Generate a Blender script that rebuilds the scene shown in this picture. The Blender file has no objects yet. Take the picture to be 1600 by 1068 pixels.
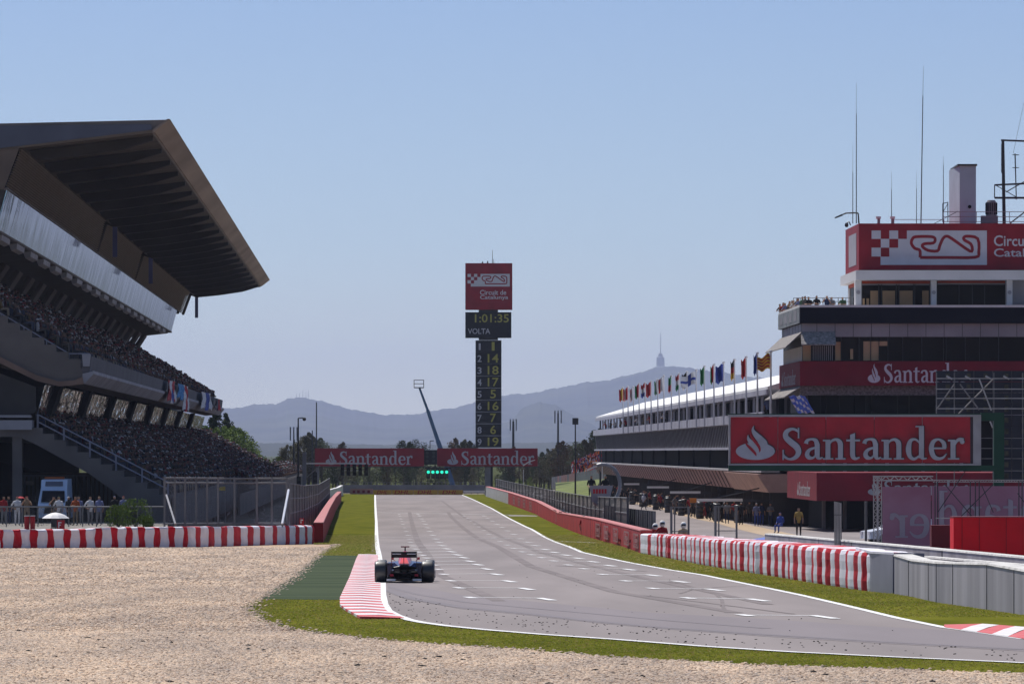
import bpy, bmesh, math, random
import numpy as np
from mathutils import Vector, Matrix
R = math.radians
random.seed(7); rng = np.random.default_rng(11)
S = bpy.context.scene
COL = S.collection
# ------------------------------------------------------------------ camera, world, sun
F = 10500.0; HX, HY, EYE = 800.0, 706.0, 6.0          # focal length in 1600-px units, horizon row, eye height
cam = bpy.data.cameras.new("camera"); cam.sensor_width = 36; cam.lens = 36*F/1600
cam.shift_y = (HY-534)/1600.0; cam.clip_start = 1; cam.clip_end = 60000
co = bpy.data.objects.new("camera", cam); COL.objects.link(co)
co.location = (0, 0, EYE); co.rotation_euler = (R(90), 0, 0); S.camera = co
SUN_EL, SUN_AZ = 58, 27                                # azimuth measured left of the view direction
w = bpy.data.worlds.new("World"); S.world = w; w.use_nodes = True
nt = w.node_tree; N = nt.nodes; L = nt.links; N.clear()
out = N.new('ShaderNodeOutputWorld'); bg = N.new('ShaderNodeBackground'); L.new(bg.outputs[0], out.inputs[0])
sky = N.new('ShaderNodeTexSky'); sky.sky_type = 'NISHITA'; sky.sun_disc = False
sky.sun_elevation = R(SUN_EL); sky.sun_rotation = R(-SUN_AZ); sky.air_density = 1.0; sky.dust_density = 0.6; sky.ozone_density = 2.0
tc = N.new('ShaderNodeTexCoord'); sep = N.new('ShaderNodeSeparateXYZ'); L.new(tc.outputs['Generated'], sep.inputs[0])
# the sky brightens and bleaches quickly just above the horizon: steeper elevation lookup for the low band
mr = N.new('ShaderNodeMapRange'); mr.inputs[1].default_value = 0.0; mr.inputs[2].default_value = 0.25
mr.inputs[3].default_value = 0.06; mr.inputs[4].default_value = 0.62; L.new(sep.outputs[2], mr.inputs[0]); mr.clamp = False
mx = N.new('ShaderNodeMath'); mx.operation = 'MINIMUM'
ad = N.new('ShaderNodeMath'); ad.operation = 'MAXIMUM'; L.new(sep.outputs[2], ad.inputs[0])
mn = N.new('ShaderNodeMath'); mn.operation = 'MINIMUM'; L.new(mr.outputs[0], mn.inputs[0]); mn.inputs[1].default_value = 0.62
L.new(mn.outputs[0], ad.inputs[1])
cmb = N.new('ShaderNodeCombineXYZ'); L.new(sep.outputs[0], cmb.inputs[0]); L.new(sep.outputs[1], cmb.inputs[1]); L.new(ad.outputs[0], cmb.inputs[2])
nrm = N.new('ShaderNodeVectorMath'); nrm.operation = 'NORMALIZE'; L.new(cmb.outputs[0], nrm.inputs[0]); L.new(nrm.outputs[0], sky.inputs[0])
tr = N.new('ShaderNodeValToRGB'); L.new(sep.outputs[2], tr.inputs[0]); e_ = tr.color_ramp.elements
e_[0].position = 0.0; e_[0].color = (1.42, 1.12, .84, 1); e_[1].position = .075; e_[1].color = (.88, .93, 1.02, 1); e2_ = tr.color_ramp.elements.new(.03); e2_.color = (1.06, 1.02, .96, 1)
mu = N.new('ShaderNodeMix'); mu.data_type = 'RGBA'; mu.blend_type = 'MULTIPLY'; mu.inputs[0].default_value = 1; L.new(sky.outputs[0], mu.inputs[6]); L.new(tr.outputs[0], mu.inputs[7])
L.new(mu.outputs[2], bg.inputs[0]); bg.inputs[1].default_value = 0.104
sl = bpy.data.lights.new("sun", 'SUN'); sl.energy = 4.9; sl.angle = R(0.5); sl.color = (1, .95, .88)
so = bpy.data.objects.new("sun", sl); COL.objects.link(so)
sd = Vector((-math.sin(R(SUN_AZ))*math.cos(R(SUN_EL)), math.cos(R(SUN_AZ))*math.cos(R(SUN_EL)), math.sin(R(SUN_EL))))
so.rotation_euler = sd.to_track_quat('Z', 'Y').to_euler(); so.location = (0, 0, 300)
S.view_settings.view_transform = 'Standard'; S.view_settings.look = 'None'; S.view_settings.gamma = 1
S.view_settings.exposure = 0.0
cy = S.cycles; cy.max_bounces = 6; cy.diffuse_bounces = 3; cy.glossy_bounces = 3; cy.transparent_max_bounces = 24
cy.volume_bounces = 0; cy.use_denoising = True; cy.caustics_reflective = False; cy.caustics_refractive = False
try: cy.volume_step_rate = 1
except Exception: pass
# ------------------------------------------------------------------ ground profile and projection
_HT = [(-200, 3.3), (60, 3.3), (100, 3.42), (170, 3.8), (212, 4.03), (260, 4.27), (318, 4.51), (400, 5.1), (500, 5.6), (620, 6.0), (20000, 6.0)]
_gy = np.arange(-200, 641, 10.0)
_gz = 6 - np.interp(_gy, [a for a, b in _HT], [b for a, b in _HT])
for _ in range(3): _gz = np.convolve(np.pad(_gz, 1, 'edge'), [.25, .5, .25], 'valid')
_gz[-1] = 0
def g(Y): return float(np.interp(Y, _gy, _gz, right=0.0))
def P(px, py, Y): return Vector(((px-HX)/F*Y, Y, EYE+(HY-py)/F*Y))
def G(px, py):
    lo, hi = 60.0, 12000.0
    for _ in range(50):
        m = (lo*hi)**.5
        if HY+F*(EYE-g(m))/m > py: lo = m
        else: hi = m
    Y = (lo*hi)**.5
    return Vector(((px-HX)/F*Y, Y, g(Y)))
# ------------------------------------------------------------------ materials
MATS = {}
def lin(c):
    if isinstance(c, (int, float)): c = (c, c, c)
    return tuple(c)
def mat(name, c, rough=.7, var=.12, scale=3.0, metal=0.0, c2=None, bump=0.0, bscale=None, emit=None, es=0, spec=.3, stretch=None, coat=0, detail=4):
    if name in MATS: return MATS[name]
    c = lin(c); m = bpy.data.materials.new(name); m.use_nodes = True; n = m.node_tree.nodes; l = m.node_tree.links
    b = n['Principled BSDF']; b.inputs['Roughness'].default_value = rough; b.inputs['Metallic'].default_value = metal
    b.inputs['Specular IOR Level'].default_value = spec
    if coat: b.inputs['Coat Weight'].default_value = coat; b.inputs['Coat Roughness'].default_value = .08
    geo = n.new('ShaderNodeNewGeometry'); vec = geo.outputs['Position']
    if stretch:
        mp = n.new('ShaderNodeMapping'); mp.inputs['Scale'].default_value = stretch; l.new(vec, mp.inputs[0]); vec = mp.outputs[0]
    no = n.new('ShaderNodeTexNoise'); no.inputs['Scale'].default_value = scale; no.inputs['Detail'].default_value = detail; l.new(vec, no.inputs['Vector'])
    rp = n.new('ShaderNodeValToRGB'); l.new(no.outputs[0], rp.inputs[0])
    d = c2 if c2 else tuple(x*(1-2*var) for x in c)
    u = c if c2 else tuple(min(1, x*(1+var)) for x in c)
    rp.color_ramp.elements[0].position = .32; rp.color_ramp.elements[1].position = .68
    rp.color_ramp.elements[0].color = (*d, 1); rp.color_ramp.elements[1].color = (*u, 1); l.new(rp.outputs[0], b.inputs['Base Color'])
    if bump:
        n2 = n.new('ShaderNodeTexNoise'); n2.inputs['Scale'].default_value = bscale or scale*3; l.new(vec, n2.inputs['Vector'])
        bp = n.new('ShaderNodeBump'); bp.inputs['Strength'].default_value = bump; bp.inputs['Distance'].default_value = .05
        l.new(n2.outputs[0], bp.inputs['Height']); l.new(bp.outputs[0], b.inputs['Normal'])
    if emit:
        b.inputs['Emission Color'].default_value = (*emit, 1); b.inputs['Emission Strength'].default_value = es
    MATS[name] = m; return m
def net_mat(name, c, cover, cell=.0):
    m = bpy.data.materials.new(name); m.use_nodes = True; n = m.node_tree.nodes; l = m.node_tree.links
    b = n['Principled BSDF']; b.inputs['Base Color'].default_value = (*lin(c), 1); b.inputs['Roughness'].default_value = .5; b.inputs['Metallic'].default_value = .3
    geo = n.new('ShaderNodeNewGeometry'); mp = n.new('ShaderNodeMapping'); mp.inputs['Scale'].default_value = (1, .22, 1); l.new(geo.outputs['Position'], mp.inputs[0])
    vo = n.new('ShaderNodeTexVoronoi'); vo.feature = 'DISTANCE_TO_EDGE'; vo.inputs['Scale'].default_value = 13; l.new(mp.outputs[0], vo.inputs['Vector'])
    lt = n.new('ShaderNodeMath'); lt.operation = 'LESS_THAN'; lt.inputs[1].default_value = cover*.33; l.new(vo.outputs['Distance'], lt.inputs[0])
    l.new(lt.outputs[0], b.inputs['Alpha']); MATS[name] = m; return m
def attr_mat(name, rough=.8):
    m = bpy.data.materials.new(name); m.use_nodes = True; n = m.node_tree.nodes; l = m.node_tree.links
    b = n['Principled BSDF']; b.inputs['Roughness'].default_value = rough; a = n.new('ShaderNodeAttribute'); a.attribute_name = 'col'
    l.new(a.outputs['Color'], b.inputs['Base Color']); MATS[name] = m; return m
def rnd_mat(name, cols, rough=.8):
    m = bpy.data.materials.new(name); m.use_nodes = True; n = m.node_tree.nodes; l = m.node_tree.links
    b = n['Principled BSDF']; b.inputs['Roughness'].default_value = rough
    oi = n.new('ShaderNodeObjectInfo'); rp = n.new('ShaderNodeValToRGB'); l.new(oi.outputs['Random'], rp.inputs[0])
    e = rp.color_ramp.elements
    while len(e) < len(cols): e.new(.5)
    for i, c in enumerate(cols): e[i].position = i/(len(cols)-1); e[i].color = (*c, 1)
    l.new(rp.outputs[0], b.inputs['Base Color']); MATS[name] = m; return m
# ------------------------------------------------------------------ mesh builder
ORG = {}
def tag(o, label=None, cat=None, group=None, kind=None):
    if label: o['label'] = label
    if cat: o['category'] = cat
    if group: o['group'] = group
    if kind: o['kind'] = kind
    return o
def thing(name, label, cat, loc=(0, 0, 0), group=None, rz=0):
    o = bpy.data.objects.new(name, None); COL.objects.link(o); o.location = loc; o.rotation_euler = (0, 0, rz); o.empty_display_size = .3
    ORG[o] = Vector(loc); return tag(o, label, cat, group)
class MB:
    def __init__(s): s.v = []; s.f = []; s.m = []; s.cm = 0
    def face(s, pts, m=None):
        b = len(s.v); s.v += [tuple(p) for p in pts]; s.f.append(tuple(range(b, b+len(pts)))); s.m.append(s.cm if m is None else m); return s
    def mesh(s, pts, faces, m=None):
        b = len(s.v); s.v += [tuple(p) for p in pts]
        for f in faces: s.f.append(tuple(b+i for i in f)); s.m.append(s.cm if m is None else m)
        return s
    def box(s, x0, x1, y0, y1, z0, z1, m=None):
        p = [(x, y, z) for z in (z0, z1) for x, y in ((x0, y0), (x1, y0), (x1, y1), (x0, y1))]
        return s.mesh(p, [(3, 2, 1, 0), (4, 5, 6, 7), (0, 1, 5, 4), (1, 2, 6, 5), (2, 3, 7, 6), (3, 0, 4, 7)], m)
    def prism(s, a, b, m=None):           # two matching point loops
        n = len(a); f = [tuple(range(n))[::-1], tuple(range(n, 2*n))]
        f += [(i, (i+1) % n, n+(i+1) % n, n+i) for i in range(n)]
        return s.mesh(list(a)+list(b), f, m)
    def ext(s, pts, d, m=None):
        d = Vector(d); return s.prism([Vector(p) for p in pts], [Vector(p)+d for p in pts], m)
    def tube(s, a, b, r0, r1=None, n=6, m=None):
        a = Vector(a); b = Vector(b); r1 = r0 if r1 is None else r1; d = (b-a).normalized()
        u = d.orthogonal().normalized(); v = d.cross(u)
        A = [a+(u*math.cos(2*math.pi*i/n)+v*math.sin(2*math.pi*i/n))*r0 for i in range(n)]
        B = [b+(u*math.cos(2*math.pi*i/n)+v*math.sin(2*math.pi*i/n))*r1 for i in range(n)]
        return s.prism(A, B, m)
    def loft(s, rings, m=None, cap=True):
        n = len(rings[0]); b = len(s.v)
        for r in rings: s.v += [tuple(p) for p in r]
        for k in range(len(rings)-1):
            for i in range(n):
                s.f.append((b+k*n+i, b+k*n+(i+1) % n, b+(k+1)*n+(i+1) % n, b+(k+1)*n+i)); s.m.append(s.cm if m is None else m)
        if cap:
            s.f.append(tuple(b+i for i in range(n))[::-1]); s.m.append(s.cm if m is None else m)
            s.f.append(tuple(b+(len(rings)-1)*n+i for i in range(n))); s.m.append(s.cm if m is None else m)
        return s
    def ball(s, c, r, m=None, seg=10, rings=6, sq=(1, 1, 1)):
        c = Vector(c)
        rr = []
        for k in range(1, rings):
            t = math.pi*k/rings
            rr.append([(c.x+r*sq[0]*math.sin(t)*math.cos(2*math.pi*i/seg), c.y+r*sq[1]*math.sin(t)*math.sin(2*math.pi*i/seg), c.z-r*sq[2]*math.cos(t)) for i in range(seg)])
        return s.loft(rr, m)
    def build(s, name, mats, parent=None, smooth=False, base=None, fix=True):
        me = bpy.data.meshes.new(name); v = np.array(s.v, dtype=float)
        if parent is not None: o0 = np.array(ORG[parent])
        elif base is not None: o0 = np.array(base)
        else: o0 = np.array([v[:, 0].mean(), v[:, 1].mean(), v[:, 2].min()])
        me.from_pydata((v-o0).tolist(), [], s.f)
        mats = mats if isinstance(mats, (list, tuple)) else [mats]
        for m in mats: me.materials.append(MATS[m] if isinstance(m, str) else m)
        if len(mats) > 1: me.polygons.foreach_set('material_index', s.m)
        if smooth: me.polygons.foreach_set('use_smooth', [True]*len(s.f))
        if fix:
            bm = bmesh.new(); bm.from_mesh(me); bmesh.ops.recalc_face_normals(bm, faces=bm.faces); bm.to_mesh(me); bm.free()
        o = bpy.data.objects.new(name, me); COL.objects.link(o)
        if parent is not None: o.parent = parent; ORG[o] = ORG[parent]
        else: o.location = o0; ORG[o] = Vector(o0)
        return o
def kids(o): return [c for c in bpy.data.objects if c.parent == o]
CH = {}
def copy_tree(o, loc=None, rz=None, sc=None, label=None, group=None, parent=None):
    c = o.copy(); COL.objects.link(c)
    if parent is not None: c.parent = parent
    if loc is not None: c.location = loc
    if rz is not None: c.rotation_euler = (0, 0, rz)
    if sc is not None: c.scale = (sc, sc, sc)
    if label: c['label'] = label
    if group: c['group'] = group
    for ch in CH.get(o.name) or [k for k in o.children]: copy_tree(ch, parent=c)
    return c
# text: the built-in font for plain lettering
def text_mesh(s, h):
    cu = bpy.data.curves.new('t', 'FONT'); cu.body = s; cu.size = 1; cu.resolution_u = 3; cu.offset = .012
    o = bpy.data.objects.new('t', cu); COL.objects.link(o)
    dg = bpy.context.evaluated_depsgraph_get(); me = bpy.data.meshes.new_from_object(o.evaluated_get(dg))
    bpy.data.objects.remove(o); v = np.array([tuple(x.co) for x in me.vertices]); f = [tuple(p.vertices) for p in me.polygons]
    bpy.data.meshes.remove(me); v[:, :2] -= v[:, :2].min(0); hh = v[:, 1].max()
    v *= h/hh; return v, f
def put_text(mb, s, o, u, v, h, width=None, m=None, mirror=False, dep=0):
    """plain letters with lower left corner o along u, up v"""
    vs, fs = text_mesh(s, h); k = 1 if width is None else width/vs[:, 0].max()
    W = vs[:, 0].max()*k; o = Vector(o); u = Vector(u); v = Vector(v)
    mb.mesh([o+u*((W-x*k) if mirror else x*k)+v*y for x, y, z in vs], fs, m)
def ribbon(pts, n=5):
    """(x,y,w) control points -> smooth variable-width outline as list of quads"""
    P_ = [np.array(p, float) for p in pts]
    Q = []
    for i in range(len(P_)-1):
        a = P_[max(i-1, 0)]; b = P_[i]; c = P_[i+1]; d = P_[min(i+2, len(P_)-1)]
        for k in range(n):
            t = k/n; Q.append(.5*((2*b)+(-a+c)*t+(2*a-5*b+4*c-d)*t*t+(-a+3*b-3*c+d)*t**3))
    Q.append(P_[-1]); Lf = []; Rt = []
    for i, q in enumerate(Q):
        d = Q[min(i+1, len(Q)-1)][:2]-Q[max(i-1, 0)][:2]; d = d/(np.linalg.norm(d)+1e-9); nn = np.array([-d[1], d[0]])
        Lf.append(q[:2]+nn*q[2]/2); Rt.append(q[:2]-nn*q[2]/2)
    return Lf+Rt[::-1]
def bar2(x0, y0, x1, y1): return [(x0, y0), (x1, y0), (x1, y1), (x0, y1)]
def ell(cx, cy_, rx, ry, n=28): return [(cx+rx*math.cos(2*math.pi*i/n), cy_+ry*math.sin(2*math.pi*i/n)) for i in range(n)]
GL = {
 'S': (.50, [ribbon([(.405,.58,.02),(.38,.645,.05),(.26,.69,.06),(.13,.63,.10),(.11,.51,.12),(.23,.39,.14),(.36,.28,.14),(.40,.16,.12),(.33,.05,.09),(.20,.01,.05),(.08,.07,.05),(.045,.16,.02)]), bar2(.385,.48,.415,.72), bar2(.035,-.01,.065,.22)]),
 'a': (.46, [bar2(.27,.07,.38,.36), ribbon([(.07,.36,.10),(.10,.43,.07),(.20,.46,.05),(.29,.43,.09),(.325,.33,.11)]), ribbon([(.30,.275,.04),(.15,.22,.07),(.095,.12,.10),(.14,.045,.09),(.23,.04,.05),(.30,.11,.04)]), ribbon([(.325,.12,.11),(.345,.045,.08),(.39,.025,.05),(.45,.05,.03)])]),
 'n': (.53, [bar2(.055,.02,.165,.45), bar2(0,.41,.1,.45), ribbon([(.14,.35,.03),(.21,.43,.05),(.31,.45,.07),(.385,.38,.11),(.395,.28,.11)]), bar2(.34,.02,.45,.3), bar2(0,0,.23,.035), bar2(.285,0,.51,.035)]),
 't': (.34, [bar2(.085,.1,.195,.56), ribbon([(.14,.14,.11),(.155,.06,.10),(.215,.02,.06),(.30,.05,.03)]), bar2(.0,.41,.31,.455), [(.085,.45),(.085,.56),(.195,.60),(.195,.45)]]),
 'd': (.53, [ribbon([(.34,.38,.04),(.24,.455,.05),(.13,.42,.08),(.085,.24,.12),(.12,.07,.09),(.22,.015,.06),(.34,.09,.04)]), bar2(.325,.03,.435,.76), bar2(.25,.73,.36,.76), ribbon([(.38,.04,.07),(.43,.02,.045),(.50,.03,.03)])]),
 'e': (.46, [ribbon([(.375,.26,.09),(.355,.38,.09),(.24,.455,.05),(.12,.40,.09),(.075,.24,.11),(.13,.07,.10),(.25,.02,.07),(.35,.05,.05),(.42,.13,.02)]), bar2(.09,.235,.41,.275)]),
 'r': (.38, [bar2(.055,.02,.165,.45), bar2(0,.41,.1,.45), ribbon([(.15,.33,.03),(.20,.42,.06),(.27,.455,.08),(.34,.43,.10)]), ell(.32,.40,.05,.05,14), bar2(0,0,.25,.035)]),
}
def santander(mb, o, u, v, n, width, height, depth=.03, m=0, mred=None, mirror=False, logo=True, word="Santander", inc=.0015):
    """serif word with the flame mark, lower-left o, directions u (right) v (up) n (towards viewer)"""
    o = Vector(o); u = Vector(u).normalized(); v = Vector(v).normalized(); n = Vector(n).normalized()
    adv = sum(GL[c][0] for c in word); lw = .80 if logo else 0; tot = adv+lw+.0
    kx = width/tot; ky = height/.76; cnt = [0]
    def put(poly, x0, mm, lift=0):
        cnt[0] += 1; e = inc*cnt[0]+lift*(inc/.0015)
        def T(x, y): X = (x0+x)*kx; X = width-X if mirror else X; return o+u*X+v*(y*ky)
        a = [T(x, y)+n*.002 for x, y in poly]; b = [p+n*(depth+e) for p in a]; mb.prism(a, b, mm)
    if logo:
        put(ell(.34, .16, .31, .165, 36), 0, m)
        put(ribbon([(.36,.72,.01),(.335,.64,.05),(.37,.55,.09),(.43,.45,.12),(.465,.34,.13),(.45,.24,.10)]), 0, m)
        put(ribbon([(.265,.55,.01),(.26,.47,.05),(.30,.37,.09),(.355,.27,.10),(.375,.17,.08)]), 0, m)
        if mred is not None:
            put(ribbon([(.30,.60,.01),(.30,.50,.028),(.345,.40,.04),(.40,.29,.04),(.415,.20,.02)]), 0, mred, .004)
            put(ribbon([(.215,.40,.01),(.235,.31,.03),(.29,.22,.04),(.345,.12,.035),(.355,.05,.008)]), 0, mred, .004)
    x = lw
    for c in word:
        a, polys = GL[c]
        for p in polys: put(p, x, m)
        x += a
LOGO_SQ = [[(330,160),(407,160),(407,230),(330,230)], [(478,160),(552,160),(552,230),(478,230)], [(407,230),(478,230),(478,303),(407,303)], [(330,303),(407,303),(407,377),(330,377)],
           [(625,160),(1292,160),(1292,447),(405,447),(405,378),(478,378),(478,304),(552,304),(552,230),(625,230)]]
LOGO_TR = [(735,385),(735,335),(722,318),(690,308),(662,268),(672,228),(705,212),(830,212),(860,232),(845,264),(775,270),(752,290),(800,325),(880,330),(898,288),(925,228),(955,208),(1000,228),(1150,332),(1170,310),(1155,270),(1105,240),(1100,218),(1130,208),(1215,228),(1224,340),(1195,383),(960,385),(735,385)]
def circuit_logo(mb, o, u, v, n, k, mw, mr_, clip=None):
    """o = lower-left corner of the mark (330,447 in its own units), k = metres per unit"""
    o = Vector(o); u = Vector(u); v = Vector(v); n = Vector(n)
    T = lambda x, y, e: o+u*((x-330)*k)+v*((447-y)*k)+n*e
    for q in LOGO_SQ: mb.ext([T(x, y, .003) for x, y in q], n*.012, mw)
    pl = ribbon([(x, y, 25) for x, y in LOGO_TR], 3); h = len(pl)//2
    Lf, Rt = pl[:h], pl[h:][::-1]
    for i in range(h-1):
        mb.face([T(*Lf[i], .022+i*.00002), T(*Lf[i+1], .022+i*.00002), T(*Rt[i+1], .022+i*.00002), T(*Rt[i], .022+i*.00002)], mr_)
# ------------------------------------------------------------------ sheets that follow the ground
def sheet(name, pts, m, off, parent=None, ymin=None):
    from mathutils.geometry import delaunay_2d_cdt
    cv, _, cf, *_r = delaunay_2d_cdt([Vector((p[0], p[1])) for p in pts], [], [list(range(len(pts)))], 1, 1e-5)
    bm = bmesh.new(); vs = [bm.verts.new((p[0], p[1], 0)) for p in cv]
    for f in cf: bm.faces.new([vs[i] for i in f])
    ys = [p[1] for p in pts]
    for Y in np.arange(-200, 641, 10):
        if min(ys) < Y < max(ys):
            bmesh.ops.bisect_plane(bm, geom=bm.verts[:]+bm.edges[:]+bm.faces[:], plane_co=(0, Y, 0), plane_no=(0, 1, 0), dist=1e-5)
    for v in bm.verts: v.co.z = g(v.co.y)+off
    bmesh.ops.recalc_face_normals(bm, faces=bm.faces)
    if sum(f.normal.z for f in bm.faces) < 0: bmesh.ops.reverse_faces(bm, faces=bm.faces)
    me = bpy.data.meshes.new(name); bm.to_mesh(me); bm.free(); me.materials.append(MATS[m] if isinstance(m, str) else m)
    o = bpy.data.objects.new(name, me); COL.objects.link(o); ORG[o] = Vector((0, 0, 0))
    if parent: o.parent = parent
    else: o['kind'] = 'structure'
    return o
def dense(pts, step=12):
    o = []
    for i in range(len(pts)):
        a = Vector(pts[i]); b = Vector(pts[(i+1) % len(pts)]); k = max(1, int((b-a).length/step))
        o += [a+(b-a)*j/k for j in range(k)]
    return o
def gp(L_): return [G(*p) for p in L_]
def line_sheet(name, pts, wid, m, off, parent, sub=8):
    mb = MB(); q = []
    for i in range(len(pts)-1):
        a = Vector(pts[i]); b = Vector(pts[i+1]); k = max(1, int((b-a).length/sub)); q += [a+(b-a)*j/k for j in range(k)]
    q.append(Vector(pts[-1]))
    for i in range(len(q)-1):
        a, b = q[i], q[i+1]
        def nn(j):
            d = q[min(j+1, len(q)-1)]-q[max(j-1, 0)]; return Vector((-d.y, d.x, 0)).normalized()*wid/2
        f = []
        for p in (a+nn(i), b+nn(i+1), b-nn(i+1), a-nn(i)): f.append((p.x, p.y, g(p.y)+off))
        mb.face(f)
    return mb.build(name, m, parent, fix=False)
def zg(p, dz=0): return Vector((p[0], p[1], g(p[1])+dz))
# ------------------------------------------------------------------ SETTING
mat('dirt', (.20, .17, .13), .95, .15, .3, bump=.3, spec=.05); mat('field_green', (.07, .08, .03), .95, .25, .02, spec=0); mat('gravel_base', (.50, .37, .265), .95, .2, 4, c2=(.40, .29, .205), bump=.4, spec=.03)
mat('grass', (.145, .145, .022), .95, .3, .6, c2=(.075, .085, .012), bump=.6, bscale=25, stretch=(1, .3, 1), spec=.0)
mat('grass_dry', (.15, .125, .05), .95, .3, 1.2, c2=(.08, .09, .025), bump=.4)
mat('turf_carpet', (.085, .105, .065), .95, .2, .35, c2=(.045, .062, .042), stretch=(.4, 2, 1), spec=0)
mat('asphalt', (.242, .208, .201), .9, .09, .12, bump=.15, bscale=30, stretch=(3, .25, 1)); mat('asphalt_rubber', (.20, .172, .178), .85, .05, .12, stretch=(3, .3, 1))
mat('asphalt_dark', (.165, .14, .148), .7, .05, .3); mat('paint', (.78, .77, .76), .6, .05, 3); mat('paint_worn', (.46, .44, .43), .7, .2, 4)
mat('kerb_white', (.72, .68, .68), .6, .08, 2); mat('kerb_red', (.55, .045, .05), .6, .12, 2, c2=(.60, .14, .14)); mat('apron', (.21, .19, .165), .85, .12, .4)
mat('tan_line', (.42, .31, .20), .8, .12, .5); mat('hill', (.075, .08, .045), 1, .3, .0035, c2=(.012, .018, .012), bump=0, spec=0, detail=10)
mat('hill_near', (.05, .055, .03), 1, .3, .02, c2=(.03, .035, .02), spec=0)
sheet('ground', [(-11000, -150), (11000, -150), (11000, 640), (11000, 33500), (-11000, 33500), (-11000, 640)], 'dirt', 0)
sheet('field', [(-3000, 1075), (3000, 1075), (3000, 14000), (-3000, 14000)], 'field_green', .05); sheet('field', [(-200, 800), (-50, 800), (-24, 1075), (-200, 1075)], 'field_green', .05)
LE = [(586,773),(586.5,790),(588,815),(588.5,840),(589.5,855),(592,866),(594,880),(596,895),(597,910),(597,930),(600,945),(606,955),(620,962.5),(640,969.5),(660,973.5),(700,979),(760,985),(850,992.5),(960,1000),(1100,1011),(1240,1020),(1400,1028),(1600,1037),(1750,1043)]
RE = [(1750,1022),(1600,999.5),(1537,990),(1475,981.3),(1400,966),(1325,947.7),(1250,930.2),(1200,919.7),(1099,899),(1042,890),(982,879),(952,872.7),(909,863),(871,848),(830,826.5),(790.6,807),(768,794),(740,780.6),(722,773)]
GB = [(1800,1061),(1600,1053),(1400,1046),(1200,1040),(1000,1030),(850,1018),(700,1008),(600,1001),(550,996),(500,990),(450,982),(420,974),(400,966),(386,948),(403,936),(460,900),(495,867),(528,850)]
WB = [(759,775),(794,787),(837.5,803),(871,820),(927.5,841.6),(1001,864),(1050,873),(1117.6,886),(1189,897),(1262.5,909),(1325,919),(1360,924),(1395,927.5),(1425,932.5),(1462.5,941),(1542,952.5),(1600,961),(1750,985)]
def jag(pts, amp, step, seed):
    r_ = random.Random(seed); o_ = []
    for a, b in zip(pts, pts[1:]):
        k = max(1, int((b-a).length/step)); n_ = Vector((-(b-a).y, (b-a).x, 0)).normalized()
        for j in range(k): o_.append(a.lerp(b, j/k)+n_*(r_.uniform(-amp, amp) if j or o_ else 0))
    return o_+[pts[-1]]
GBW = jag(gp(GB[:-3]), .16, .45, 5)+gp(GB[-3:])
gravel = sheet('gravel_trap', gp([(-200, 858), (488, 850.5)])+GBW[::-1]+[Vector((20, 62, 0)), Vector((-16, 62, 0))], 'gravel_base', .006)
lg = sheet('grass_verge', gp([(520, 771)]+[(586, 771)]+LE)+GBW+gp([(490, 850), (490, 846), (527, 783)]), 'grass', .012)
rg = sheet('grass_verge', gp(RE[:]+[(722, 772), (757, 772)]+WB), 'grass', .012)
track = sheet('race_track', gp(LE+RE), 'asphalt', .020)
rl = gp([(606,926),(642,938),(721,952),(826,962),(931,974),(1017,982),(1200,995.5),(1375,1006),(1600,1018.5),(1600,992),(1375,980),(1200,968),(1017,958),(826,940),(721,930),(640,915),(604,905)])
sheet('tyre_rubber_band', rl, 'asphalt_rubber', .024, track)
line_sheet('tyre_rubber_streak', gp([(606,922),(642,935.5),(721,949.5),(826,959.5),(931,971.5),(1017,979.5),(1200,993),(1375,1003.5),(1600,1016)]), .35, 'asphalt_dark', .028, track)
line_sheet('tyre_rubber_streak', gp([(610,918),(650,929),(730,942),(830,951),(930,960),(1060,972),(1200,983)]), .18, 'asphalt_dark', .028, track)
line_sheet('edge_line', gp(LE), .22, 'paint', .030, track, 4); line_sheet('edge_line', gp(RE[1:]), .2, 'paint', .030, track, 6)
Rl = [(651.4,803),(654,806),(657,810.6),(660,814),(663,819),(666,824.6),(670,830.4),(674,836.4),(678.6,842.4),(683.4,847.4),(688.6,853),(695.4,858),(702.4,862.6),(711.6,867.6),(721.4,872),(730.6,877.6),(743,883),(757,890),(772,898.4),(791.5,909.4),(818,921.4),(848.5,937.7)]
Ll = [(622,803),(625.6,813),(627.6,818.6),(632,829),(637,841),(640.6,851.6),(645,857),(653,865),(660,870),(666,875.4),(673,881.5),(680,888.8),(688.5,897.3),(699,907.3),(712,919),(729,934)]
Lr = [(723,806),(728.6,809.6),(734,813.6),(740,818.4),(746.6,823),(754,828.6),(761.6,834.6),(769.6,840.4),(779,846.2),(789.4,851.8),(800.4,857),(812.6,862.4),(826.6,867),(842.4,871.6),(860.4,876.6),(883.4,883),(907.5,889),(936.4,897.7),(972,908),(1014,919.7),(1068.4,934.8),(1156.4,961.8)]
Rr = [(755,806),(761,810),(768,814),(775,819),(783,824),(791.6,829.5),(801,835),(812,842),(822.5,847.6),(835,853),(849,859),(864,863.7),(881.6,868),(901,873),(924,878.5),(950,884.6),(980,890.8),(1017.5,900),(1060,910),(1112.4,922.7),(1181,939),(1284,966)]
lx = [a for a, b in Ll]; ly = [b for a, b in Ll]
L2 = []
for (x, y) in Rl:
    yy = y-max(0, (y-885)*.07); L2.append((float(np.interp(yy, ly, lx)), yy))
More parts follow.
